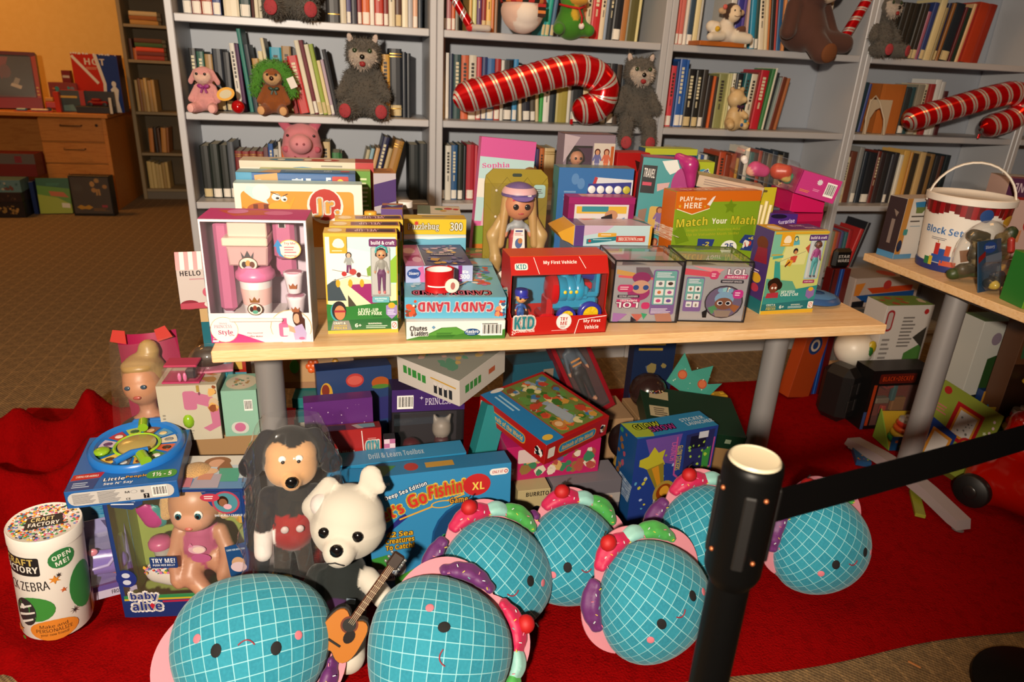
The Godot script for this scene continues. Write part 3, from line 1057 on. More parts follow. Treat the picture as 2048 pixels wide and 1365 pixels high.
	books(B.call(2), SHELVES[2], z, w, "-6 2a3036:30:214 8a8a60:26:212 1c2024:36:220 c8a060:20:206 e0d8c8:16:232 5a2a2a:30:226 d4d0c4:26:230:T 3a8a98:24:206 d8d8d0:14:208 3a5a9a:14:206 dcdcd4:16:208 2a3430:34:200 3a3020:16:204 c05030:34:222:T 8a3c28:30:210 a85030:28:214 c89a48:14:196 2c3038:24:214 e6e0d0:20:244 2a6a6a:22:224 3c3434:24:220 a83c2c:18:232 3a3a40:26:226:L 6a5a48:24:220 2c3a4a:28:230:L 8a7a60:22:214 24282c:30:226", g)
	# fourth bookcase
	w = "on upper shelf of fourth bookcase"
	books(B.call(3), SHELVES[0], z, w, "-104 4a3428:20:196:L:-4 2a2620:26:228:C:-4 2c2a26:28:228:C:-4 26241f:28:228:C:-4 2a2722:26:228:C:-4 2a2722:22:228:C:-4 2e2a28:24:230:C:-4 9a5a70:18:200::-5 2a3a70:26:238:C:-5 d0c090:34:254:C:-5 8a7a50:14:220::-5 2a2e48:18:240:C:-5 8a5a28:14:242::-6 1c2630:50:242:C:-6 5a1a20:12:230::-6 1c3028:26:228::-6 d0a878:16:246::-6 a82c2c:14:236::-6 a8361c:60:252::-6 8a2a1c:40:250::-6", g)
	w = "on middle shelf of fourth bookcase"
	books(B.call(3), SHELVES[1], z - 0.06, w, "-12 301a18:48:212 241a1c:20:226 2c4a38:16:222::-3 1f3a44:26:220::-3 3a4a88:14:214::-3", g)
	books(B.call(3) + 0.17, SHELVES[1], z - 0.02, "behind the smaller striped cane", "b0642a:130:218 2c3436:34:206:L 2a4a50:26:210 8a8474:40:222:L c8bfa0:22:226:T 9a3030:30:228 d8d8d4:36:248 c0c0bc:24:240 4a2024:26:200", g)
	w = "on lower shelf of fourth bookcase"
	books(B.call(3), SHELVES[2], z, w, "-10 3a3a3e:30:250:C d8cfae:30:214:CT 6a3a2c:36:238 8a8a88:26:260:L -8 26303c:20:240 20242a:46:236:L 6a2c24:20:244:T 34282a:28:240 2a2a2c:32:236 3a3c44:20:232:L 2c2c30:26:238 e0dac8:20:230 d8aa58:34:250 c08a40:14:244 3a342c:40:236 c8a872:34:244 302c2a:30:226 8a6a40:26:236:C 2a2c30:30:230 5a3a30:24:228 1c2a30:30:234:C", g)
	books(B.call(3), SHELVES[3], z, "on lowest shelf of fourth bookcase", "-40 b04030:18:180 8a8a70:18:184 c0623c:20:182 8a3a48:16:180 5a5a88:20:182 3a6a70:18:178 a82a30:24:190 c03030:22:196::-12 2a2a30:20:230::-12", g)
	books(B.call(2) + 0.62, SHELVES[3], z, "on lowest shelf of third bookcase", "7a3028:24:180 c0a050:18:186 3a4a60:22:190 a04038:24:180 50504a:22:186", g)
	books(B.call(4), SHELVES[2], z, "on lower shelf of rightmost bookcase", "-6 c8b040:16:230 2c6a4a:22:236 1c2a3a:24:230", g)
	# far case
	g = "old books on the far bookcase"
	var F := [["second", 1.15, "-10 5a3018:26:160 c86a28:30:90", 0], ["third", 0.74, "-12 b89a60:22:250 8a5a30:22:262 a07a40:26:256 c8a868:24:268 b08a50:30:250 c09a58:26:256"], ["fourth", 0.40, "-60 c07830:34:200::-3 2a2018:26:210 5a3a20:22:204 c88a40:38:206::-4 9a6028:20:210::-4"], ["lowest", 0.09, "-20 c8b070:34:232 d0b878:26:224 bca468:30:214 c8ae70:22:206 a88a50:26:220 c4a868:24:226"]]
	for q in F:
		books(-1.155, q[1], -3.93, "on %s shelf of far bookcase" % q[0], q[2], g)
	var sy := 1.42
	for q in [["b8863c", "tan"], ["9a5a20", "brown"], ["c8b080", "cream"]]:
		lying_book(Vector3(-1.0, sy, -3.99), q[0], "%s book lying flat on upper shelf of far bookcase" % q[1])
		sy += 0.033
	sy = 1.1506
	for q in [["a03018", "dark red"], ["7a2a1c", "maroon"], ["e0481c", "bright orange"], ["3a5a2a", "green"], ["5a3018", "dark brown"]]:
		lying_book(Vector3(-0.985, sy, -3.985), q[0], "%s book lying in flat pile on far bookcase" % q[1])
		sy += 0.033

func lying_book(at: Vector3, hex: String, label: String):
	var o := thing("flat_book", label, "book", at, rng.randf_range(-4, 4), "books lying flat on the far bookcase")
	for b in [["cover", hex], ["pages", "d9cfb4"]]:
		var q := part(o, b[0], book_mesh(b[0]), mat(b[1], 0.6))
		q.transform = Transform3D(Basis(Vector3.BACK, PI / 2) * Basis.from_scale(Vector3(0.032, 0.21, 0.15)), Vector3(0.105, 0.016, 0.07))

func fur() -> StandardMaterial3D:
	if not mats.has("fur"):
		var m := StandardMaterial3D.new()
		m.vertex_color_use_as_albedo = true
		m.roughness = 0.95
		m.rim_enabled = true
		m.rim = 0.35
		m.rim_tint = 0.7
		var nm := noise_image(256, 0.16, 77, 4)
		nm.convert(Image.FORMAT_RGBA8)
		nm.bump_map_to_normal_map(8.0)
		m.normal_enabled = true
		m.normal_texture = ImageTexture.create_from_image(nm)
		m.normal_scale = 1.0
		m.uv1_triplanar = true
		m.uv1_scale = Vector3(9, 9, 9)
		mats["fur"] = m
	return mats["fur"]

# short hair standing off a soft body
func shag(o: Node3D, skin: ArrayMesh, count: int, length: float):
	var a := skin.surface_get_arrays(0)
	var v: PackedVector3Array = a[Mesh.ARRAY_VERTEX]
	var n: PackedVector3Array = a[Mesh.ARRAY_NORMAL]
	var c: PackedColorArray = a[Mesh.ARRAY_COLOR]
	var R := RandomNumberGenerator.new()
	R.seed = 8
	var mb := MB.new()
	for i in count:
		var k := R.randi() % v.size()
		var d := (n[k] + Vector3(R.randf_range(-.5, .5), R.randf_range(-.9, .2), R.randf_range(-.5, .5))).normalized()
		var p := v[k] + Vector3(R.randf_range(-1, 1), R.randf_range(-1, 1), R.randf_range(-1, 1)) * length * 0.5 - n[k] * length * 0.25
		var s := d.cross(Vector3(R.randf() - .5, R.randf() - .5, R.randf() - .5)).normalized() * length * 0.11
		mb.col = c[k] * R.randf_range(0.7, 1.5)
		mb.tri(p - s, p + s, p + d * length, n[k])
	part(o, "fur", mb, mat("vc", 0.9)).set_meta("kind", "stuff")

func velour() -> StandardMaterial3D:
	return mat("vc", 0.9, 0.0, 0.25)

func dots(o: Node3D, called: String, spots: Array, r: float, hex: String, rough := 0.15):
	for s in spots:
		part(o, called, MB.new().ell(s, Vector3(r, r, r * 0.6), 12), mat(hex, rough))

# a seated soft toy of height H facing +z: ears "round" "point" or "flop", legs forward or hanging
func seated(o: Node3D, H: float, body: String, face: String, ear: String, sole: String, hang := 0.0, inner := "", shaggy := true):
	var P := [[0, .25, 0, 0, .48, -.02, .22, .15, body], [0, .73, .02, 0, .74, .02, .185, .185, body, 1.1, 1, 1], [0, .67, .15, 0, .68, .17, .1, .09, face, 1.15, .9, 1]]
	if face != body and ear != "round":
		for s in [-1, 1]:
			P.append([s * .08, .74, .11, s * .08, .72, .12, .085, .085, face])
	for s in [-1, 1]:
		match ear:
			"round": P.append([s * .17, .89, 0, s * .175, .9, 0, .07, .065, body, 1, 1, .6])
			"point": P.append([s * .13, .86, 0, s * .17, .99, -.01, .06, .02, body, 1, 1, .7])
			"flop": P.append([s * .18, .82, .02, s * .28, .62, .03, .05, .065, body, .8, 1, .8])
		P.append([s * .16, .5, .0, s * .27, .27, .13, .075, .07, body])
		if hang > 0:
			P.append([s * .13, .12, .06, s * .15, .08, .2, .1, .09, body])
			P.append([s * .15, .08, .2, s * .17, .08 - hang, .24, .085, .1, body])
		else:
			P.append([s * .14, .11, .08, s * .21, .1, .33, .11, .1, body])
	for p in P:
		for i in 8:
			p[i] *= H
	var skin := blob(P, H * 0.028, H * 0.05)
	part(o, "body", skin, fur() if shaggy else velour())
	if ear == "point":
		shag(o, skin, 6000, H * 0.042)
	for s in [-1, 1]:
		part(o, "foot_pad", MB.new().at(Transform3D(Basis(Vector3.UP, s * 0.2), (Vector3(s * .215, .1, .425) if hang <= 0 else Vector3(s * .17, .05 - hang, .335)) * H)).ell(Vector3.ZERO, Vector3(.075, .085, .02) * H, 14), mat(sole, 0.8))
		if inner:
			part(o, "inner_ear", MB.new().at(Transform3D(Basis(Vector3.BACK, -s * 0.3), Vector3(s * .15, .92, .035) * H)).ell(Vector3.ZERO, Vector3(.035, .06, .012) * H, 10), mat(inner, 0.9))

func cane_stripes(repeats: float) -> StandardMaterial3D:
	var key := "cane %s" % repeats
	if not mats.has(key):
		var S := 128
		var img := Image.create(S, S, false, Image.FORMAT_RGB8)
		for y in S:
			for x in S:
				var t := fmod(float(x) / S * 1.0 + float(y) / S, 1.0)
				var white := (t > 0.10 and t < 0.25) or (t > 0.32 and t < 0.47)
				img.set_pixel(x, y, Color("e2ddd6") if white else Color("d00c14"))
		var m := textured(key, img, Vector3(1, repeats, 1), 0.2, null, 0, 0, true)
		m.metallic = 0.55
	return mats[key]

func cane_balloon(label: String, pts: Array, r: float, repeats: float):
	var o := thing("candy_cane_balloon", label, "balloon", pts[0])
	var c := Curve3D.new()
	for i in pts.size():
		var d: Vector3 = (pts[mini(i + 1, pts.size() - 1)] - pts[maxi(i - 1, 0)]) / 5.0
		c.add_point(pts[i] - pts[0], -d, d)
	c.bake_interval = 0.006
	var p: Array = []
	var rs: Array = []
	var L := c.get_baked_length()
	var k := int(L / 0.008)
	for i in k + 1:
		p.append(c.sample_baked(L * i / k, true))
		var e := minf(i, k - i) * 0.008
		rs.append(r * sqrt(clampf(1 - pow(maxf(0, 1 - e / (r * 1.1)), 2), 0.02, 1)) * (1 + 0.02 * sin(i * 1.9)))
	part(o, "foil_tube", MB.new().tube(p, rs, 20), cane_stripes(repeats))
	part(o, "seam", MB.new().tube(p.slice(3, p.size() - 3).map(func(q): return q + Vector3(0, 0, 0.0)), rs.slice(3, rs.size() - 3).map(func(q): return q * 1.015), 4, false, 0.05), mat("c01018", 0.3, 0.4))
	part(o, "valve_tab", MB.new().pos((p[k] - Vector3.ZERO).x, p[k].y - r * 0.8, p[k].z).box(Vector3.ZERO, Vector3(0.012, 0.02, 0.003), 0.001), mat("c8141c", 0.3, 0.4))
	return o

func knot(o: Node3D, at: Vector3, s: float, hex: String):
	var mb := MB.new().ink(hex)
	for g in [-1, 1]:
		mb.at(Transform3D(Basis(Vector3.BACK, g * 0.35), at + Vector3(g * s * 0.55, s * 0.1, 0))).ell(Vector3.ZERO, Vector3(s * 0.55, s * 0.36, s * 0.2), 10)
		mb.at(Transform3D(Basis(Vector3.BACK, g * 0.35), at + Vector3(g * s * 0.35, -s * 0.6, 0))).box(Vector3.ZERO, Vector3(s * 0.36, s * 0.9, s * 0.06), s * 0.02)
	mb.pos(at.x, at.y, at.z).ell(Vector3(0, 0, s * 0.1), Vector3.ONE * s * 0.24, 8)
	part(o, "bow", mb, mat("vc", 0.5))

func shelf_toys():
	var S0: float = SHELVES[0] + 0.001
	var S1: float = SHELVES[1] + 0.001
	var S2: float = SHELVES[2] + 0.001
	var o := thing("plush_lamb", "pale pink plush lamb with a purple bow on the leftmost shelf", "plush toy", Vector3(0.078, S1, 0.0), -8)
	seated(o, 0.168, "d89898", "e2bcae", "flop", "e0a8a4")
	dots(o, "eye", [Vector3(-0.014, 0.131, 0.0385), Vector3(0.014, 0.131, 0.0385)], 0.0048, "101010")
	knot(o, Vector3(0.004, 0.088, 0.036), 0.02, "8a2a78")
	var tag := thing("hang_tag", "yellow oval paper tag hanging on the pink lamb", "tag", Vector3(0.152, S1 + 0.046, 0.055), -6)
	part(tag, "card", MB.new().at(Transform3D(Basis(Vector3.BACK, 0.35), Vector3(0, 0.022, 0))).prism(oval(0, 0, 0.032, 0.022), -0.0006, 0.0006), mat("e0a428", 0.5))
	part(tag, "card_print", MB.new().at(Transform3D(Basis(Vector3.BACK, 0.35), Vector3(0, 0.022, 0))).prism(oval(0, 0, 0.022, 0.014), 0.0008, 0.0012), mat("c8c0a0", 0.5))
	o = thing("red_ball", "small shiny red ball between pink lamb and green-haired bear", "ball", Vector3(0.184, S1, 0.012))
	part(o, "ball", MB.new().ell(Vector3(0, 0.023, 0), Vector3.ONE * 0.023, 24), mat("b00c10", 0.15))
	part(o, "stem", MB.new().tube([Vector3(0, 0.044, 0), Vector3(0.002, 0.054, 0)], 0.002, 6), mat("6a0a0c", 0.4))
	o = thing("plush_bear", "small brown plush bear with bright green shaggy hair and bow", "plush toy", Vector3(0.312, S1, 0.0), -4)
	seated(o, 0.178, "8a4a1c", "c8a070", "none", "c89a68")
	var hair: Array = []
	for i in 17:
		var a := PI * i / 16.0
		hair.append([cos(a) * .05, .138 + sin(a) * .034, -.004, cos(a) * .066, .108 + sin(a) * .064 - absf(cos(a)) * .03, .008, .016, .014, "4a8a28"])
	var mop := blob(hair, 0.0045, 0.008)
	part(o, "hair", mop, fur())
	shag(o, mop, 1500, 0.014)
	dots(o, "eye", [Vector3(-0.014, 0.139, 0.0385), Vector3(0.016, 0.139, 0.0385)], 0.0046, "101010")
	dots(o, "nose", [Vector3(0.001, 0.127, 0.047)], 0.008, "2a140c")
	knot(o, Vector3(0.004, 0.09, 0.036), 0.018, "1c3a2c")
	part(o, "hang_tag", MB.new().at(Transform3D(Basis(Vector3.BACK, 0.4), Vector3(0.07, 0.115, 0.035))).box(Vector3.ZERO, Vector3(0.026, 0.038, 0.001)), mat("dcd8d0", 0.6))
	var W := "grey plush wolf "
	for q in [["with pink soles on upper shelf, cut by the picture top", 0.392, S0, 0.005, 2.0, 0.30], ["seated on middle shelf of the leftmost bookcase", 0.635, S1, -0.015, -4.0, 0.30]]:
		o = thing("plush_wolf", W + q[0], "plush toy", Vector3(q[1], q[2], q[3]), q[4], "grey plush wolves on the shelves")
		wolf_parts(o, q[5], 0.0)
	o = thing("plush_wolf", W + "leaning at the post with legs hanging off the shelf", "plush toy", Vector3(1.735, S1 - 0.012, -0.015), -6, "grey plush wolves on the shelves")
	wolf_parts(o, 0.30, 0.2)
	o = thing("plush_wolf", W + "at left of the fourth bookcase, one pink sole showing", "plush toy", Vector3(2.835, S0, -0.03), 12, "grey plush wolves on the shelves")
	wolf_parts(o, 0.27, 0.0)
	# pig: round body, large head with a flat snout
	o = thing("plush_pig", "pink plush pig with big snout peering over the boxes", "plush toy", Vector3(0.398, S2, -0.02))
	part(o, "body", blob([[0, .075, 0, 0, .13, 0, .075, .06, "c47e8a"], [0, .205, .005, 0, .225, .005, .076, .07, "cc7f8c"], [0, .226, .07, 0, .228, .098, .034, .035, "d08a94", 1.15, 1, 1], [-.058, .285, 0, -.066, .298, 0, .018, .018, "b85a70", 1, 1, .6], [.05, .285, 0, .058, .298, 0, .018, .018, "b85a70", 1, 1, .6], [-.05, .14, .02, -.085, .07, .05, .02, .018, "c47e8a"], [.05, .14, .02, .085, .07, .05, .02, .018, "c47e8a"]], 0.006, 0.012), velour())
	dots(o, "nostril", [Vector3(-.011, .232, .132), Vector3(.013, .232, .132)], 0.0045, "8a4450", 0.8)
	dots(o, "eye", [Vector3(-.047, .255, .062), Vector3(.047, .255, .062)], 0.005, "241418")
	dots(o, "cheek", [Vector3(-.056, .205, .058), Vector3(.056, .205, .058)], 0.012, "b85a6c", 0.9)
	part(o, "mouth", MB.new().tube([Vector3(-.026, .182, .078), Vector3(-.012, .172, .082), Vector3(.012, .172, .082), Vector3(.026, .182, .078)], 0.0022, 6), mat("8a3044", 0.8))
	# striped stick with a pale weight
	o = thing("striped_stick", "short red and white striped stick with pale foot, second bookcase", "decoration", Vector3(1.03, S0, 0.0))
	part(o, "stick", MB.new().tube([Vector3(-0.002, 0.022, 0), Vector3(-0.09, 0.15, -0.01), Vector3(-0.10, 0.24, -0.02)], 0.016, 14), cane_stripes(6.0))
	part(o, "foot", blob([[0.0, .012, .0, .07, .012, .005, .012, .012, "b8b0a8"], [0, .012, 0, 0, .016, 0, .014, .012, "c02020"]], 0.004, 0.006), velour())
	# round snowman plush
	o = thing("plush_snowman", "round cream plush snowman with plaid scarf and red hat", "plush toy", Vector3(1.232, S0, 0.0))
	part(o, "body", blob([[0, .085, 0, 0, .12, 0, .083, .07, "d8b8a8"], [0, .06, .03, 0, .07, .04, .055, .05, "dcd2c8"]], 0.008, 0.02), velour())
	part(o, "hat", MB.new().lathe([[0.068, 0.155], [0.066, 0.175], [0.045, 0.2], [0, 0.215]], 20), mat("a82020", 0.8))
	dots(o, "eye", [Vector3(-.035, .158, .06), Vector3(.028, .158, .062)], 0.006, "101010")
	var sc := MB.new()
	for i in 24:
		sc.ink(["a82822", "1c1614", "c87838", "a82822", "c85030", "1c1614"][i % 6])
		sc.lathe([[0.086, 0.105], [0.09, 0.113], [0.086, 0.123]], 2, TAU * i / 24, TAU * (i + 1) / 24)
	for i in 4:
		sc.ink(["a82822", "1c1614", "c87838", "3a2018"][i]).pos(0.055, 0.098 - i * 0.011, 0.075).box(Vector3.ZERO, Vector3(0.03, 0.011, 0.006), 0.001)
	part(o, "scarf", sc, mat("vc", 0.9))
	# frog
	o = thing("plush_frog", "lime green plush frog with red scarf and yellow belly", "plush toy", Vector3(1.425, S0, 0.0))
	part(o, "body", blob([[0, .05, 0, 0, .09, 0, .062, .045, "3a7a1c"], [0, .14, .01, 0, .15, .01, .05, .045, "4a8a20"], [-.05, .03, .02, -.06, .025, .05, .026, .022, "3a7a1c"], [.05, .03, .02, .06, .025, .05, .026, .022, "3a7a1c"], [0, .07, .035, 0, .085, .03, .03, .026, "b89a28", .7, 1, 1], [.01, .125, .05, .02, .125, .05, .018, .018, "b8862c", 1.6, .8, 1], [-.03, .19, .01, -.03, .19, .01, .02, .02, "4a8a20"], [.03, .19, .01, .03, .19, .01, .02, .02, "4a8a20"]], 0.006, 0.012), velour())
	var sf := MB.new()
	sf.tube([Vector3(-.045, .112, .0), Vector3(-.03, .104, .045), Vector3(0.01, .098, .058), Vector3(.04, .108, .03)], 0.008, 8, true, 0.6)
	sf.tube([Vector3(.01, .098, .062), Vector3(.022, .07, .07), Vector3(.022, .045, .07)], [0.008, 0.009, 0.01], 8, true, 0.4)
	part(o, "scarf", sf, mat("b01414", 0.8))
	part(o, "pompom", MB.new().ell(Vector3(.022, .038, .07), Vector3.ONE * 0.012, 10), mat("dcd4cc", 0.95))
	dots(o, "eye", [Vector3(-.03, .193, .028), Vector3(.03, .193, .028)], 0.006, "101010")
	# the two large canes
	cane_balloon("large red and white foil candy cane lying across second bookcase", [Vector3(0.965, 1.13, 0.055), Vector3(1.18, 1.192, 0.055), Vector3(1.39, 1.252, 0.055), Vector3(1.48, 1.258, 0.055), Vector3(1.548, 1.228, 0.058), Vector3(1.564, 1.175, 0.06), Vector3(1.53, 1.125, 0.06), Vector3(1.44, 1.115, 0.06)], 0.059, 16)
	cane_balloon("smaller red and white foil candy cane on fourth bookcase", [Vector3(3.0, 1.118, 0.05), Vector3(3.22, 1.178, 0.05), Vector3(3.46, 1.243, 0.05), Vector3(3.57, 1.256, 0.052), Vector3(3.625, 1.22, 0.055), Vector3(3.595, 1.16, 0.06), Vector3(3.50, 1.122, 0.06), Vector3(3.42, 1.108, 0.06)], 0.053, 15)
	# monkey on a flat book
	o = thing("base_book", "orange covered book lying flat under the toy monkey", "book", Vector3(2.065, S0, -0.03))
	part(o, "cover", MB.new().box(Vector3(0, 0.009, 0), Vector3(0.20, 0.018, 0.12), 0.002), mat("a85a18", 0.5))
	part(o, "pages", MB.new().box(Vector3(0.104, 0.009, 0), Vector3(0.012, 0.013, 0.112)), mat("d8ceb0", 0.9))
	o = thing("plush_monkey", "white and brown plush monkey with yellow beak chick on lap", "plush toy", Vector3(2.09, S0 + 0.0185, 0.0))
	part(o, "body", blob([[0, .035, -.005, 0, .06, -.01, .04, .03, "cfc6b8"], [.01, .108, 0, .01, .11, 0, .036, .036, "3a241a"], [.012, .1, .022, .012, .112, .02, .026, .025, "d6c2a4"], [-.03, .115, 0, -.036, .115, 0, .012, .012, "b89a78"], [.05, .112, 0, .056, .112, 0, .012, .012, "b89a78"], [-.03, .02, .02, -.085, .015, .035, .018, .016, "d0c8b8"], [.03, .02, .02, .085, .016, .03, .024, .02, "d0c8b8"], [-.06, .05, .01, -.075, .055, .01, .026, .022, "d4ccbc"], [.04, .045, .03, .055, .05, .03, .014, .014, "5a3a28"]], 0.0055, 0.009), velour())
	dots(o, "eye", [Vector3(0, .116, .045), Vector3(.025, .116, .045)], 0.0035, "181010")
	part(o, "mouth", MB.new().tube([Vector3(0, .096, .047), Vector3(.012, .093, .049), Vector3(.026, .097, .046)], 0.0012, 6), mat("5a2a20", 0.8))
	part(o, "beak", MB.new().at(Transform3D(Basis.from_euler(Vector3(PI / 2, 0, 0)), Vector3(-.06, .045, .036))).lathe([[0.011, 0], [0.008, 0.008], [0, 0.014]], 12), mat("c8a020", 0.6))
	part(o, "rosette", MB.new().pos(-.03, .128, .018).ell(Vector3.ZERO, Vector3(.01, .01, .006), 10), mat("c05a50", 0.8))
	# brown bear with a hanging leg
	o = thing("plush_brown_bear", "large brown plush bear with cream muzzle, foot over shelf edge", "plush toy", Vector3(2.455, S0, -0.01), 6)
	part(o, "body", blob([[0, .09, -.01, 0, .16, -.02, .095, .072, "4a2c24"], [.01, .245, .02, .01, .25, .02, .075, .072, "4f3028"], [.03, .232, .075, .035, .235, .085, .046, .042, "c8b49a"], [-.075, .17, 0, -.115, .07, .04, .032, .03, "4a2c24"], [.075, .17, 0, .115, .07, .03, .032, .03, "4a2c24"], [.0, .05, .06, .01, .0, .12, .045, .046, "4a2c24"], [.06, .045, .05, .16, .04, .06, .042, .04, "4a2c24"], [-.05, .31, 0, -.055, .315, 0, .025, .024, "4a2c24"], [.07, .31, 0, .075, .315, 0, .025, .024, "4a2c24"]], 0.009, 0.02), velour())
	part(o, "foot_pad", MB.new().at(Transform3D(Basis(Vector3.RIGHT, 0.15), Vector3(.01, -.004, .158))).ell(Vector3.ZERO, Vector3(.038, .038, .012), 16), mat("6a3c1c", 0.9))
	dots(o, "nose", [Vector3(.05, .25, .125)], 0.016, "5a2c14", 0.5)
	dots(o, "eye", [Vector3(-.01, .275, .08), Vector3(.055, .275, .083)], 0.007, "101010")
	o = thing("foil_stick", "shiny red and white striped stick leaning by the brown bear", "decoration", Vector3(2.635, S0 + 0.01, 0.01))
	part(o, "stick", MB.new().tube([Vector3(-0.012, 0.03, 0), Vector3(0.05, 0.14, -0.01), Vector3(0.10, 0.23, -0.02)], 0.021, 16), cane_stripes(5.0))
	part(o, "end_cap", MB.new().ell(Vector3(-0.013, 0.026, 0), Vector3(0.017, 0.014, 0.017), 12), mat("b0a8a0", 0.35, 0.4))
	# cream figurine
	o = thing("bear_figurine", "small cream bear figurine with purple bow on middle shelf", "figurine", Vector3(2.185, S1, 0.0), 4)
	part(o, "body", blob([[0, .03, 0, 0, .065, 0, .036, .03, "c2a678"], [-.005, .125, 0, 0, .135, 0, .033, .031, "c8ae80"], [.02, .125, .018, .024, .125, .02, .016, .014, "d2ba8c"], [-.03, .03, .02, -.035, .02, .04, .018, .016, "c2a678"], [.03, .03, .02, .035, .02, .04, .018, .016, "c2a678"], [-.025, .16, 0, -.028, .164, 0, .011, .01, "b89c70"], [.02, .162, 0, .022, .166, 0, .011, .01, "b89c70"], [.02, .075, .02, .03, .06, .04, .013, .013, "c2a678"]], 0.005, 0.008), mat("vc", 0.5))
	knot(o, Vector3(.005, .096, .032), 0.018, "3a1c38")
	for q in [[.03, .04, .045, "2a7a8a"], [.045, .03, .045, "c8942c"], [.012, .025, .05, "3a5a90"]]:
		part(o, "painted_flower", MB.new().ell(Vector3(q[0], q[1], q[2]), Vector3(.008, .008, .004), 8), mat(q[3], 0.5))
	# wire bookend
	o = thing("bookend", "cream metal bookend with arched cut-out on fourth bookcase", "bookend", Vector3(2.905, S1, -0.005))
	var be := MB.new()
	var arch := PackedVector2Array([Vector2(-.06, 0), Vector2(-.06, .15), Vector2(.06, .15), Vector2(.06, 0), Vector2(.042, 0), Vector2(.038, .07), Vector2(.02, .105), Vector2(0, .115), Vector2(-.02, .105), Vector2(-.038, .07), Vector2(-.042, 0)])
	be.prism(arch, -.001, .001)
	be.box(Vector3(0, .001, -.03), Vector3(.12, .002, .06))
	part(o, "plate", be, mat("b0a088", 0.5))
	part(o, "wire_loop", MB.new().tube([Vector3(-.07, .002, .03), Vector3(-.075, .07, .02), Vector3(-.06, .14, .005), Vector3(-.035, .165, 0), Vector3(-.01, .14, .005), Vector3(.02, .07, .02), Vector3(.03, .002, .03)], 0.0035, 8), mat("b8aa94", 0.5))

func wolf_parts(o: Node3D, H: float, hang: float):
	seated(o, H, "54504b", "b0a498", "point", "9a3038", hang, "b8a8a0")
	dots(o, "nose", [Vector3(0, .715, .268) * H], .03 * H, "0c0c0c")
	dots(o, "eye", [Vector3(-.09, .785, .212) * H, Vector3(.09, .785, .212) * H], .028 * H, "2a3a24")
	part(o, "mouth", MB.new().ell(Vector3(0, .635, .255) * H, Vector3(.04, .032, .02) * H, 10), mat("8a1418", 0.7))




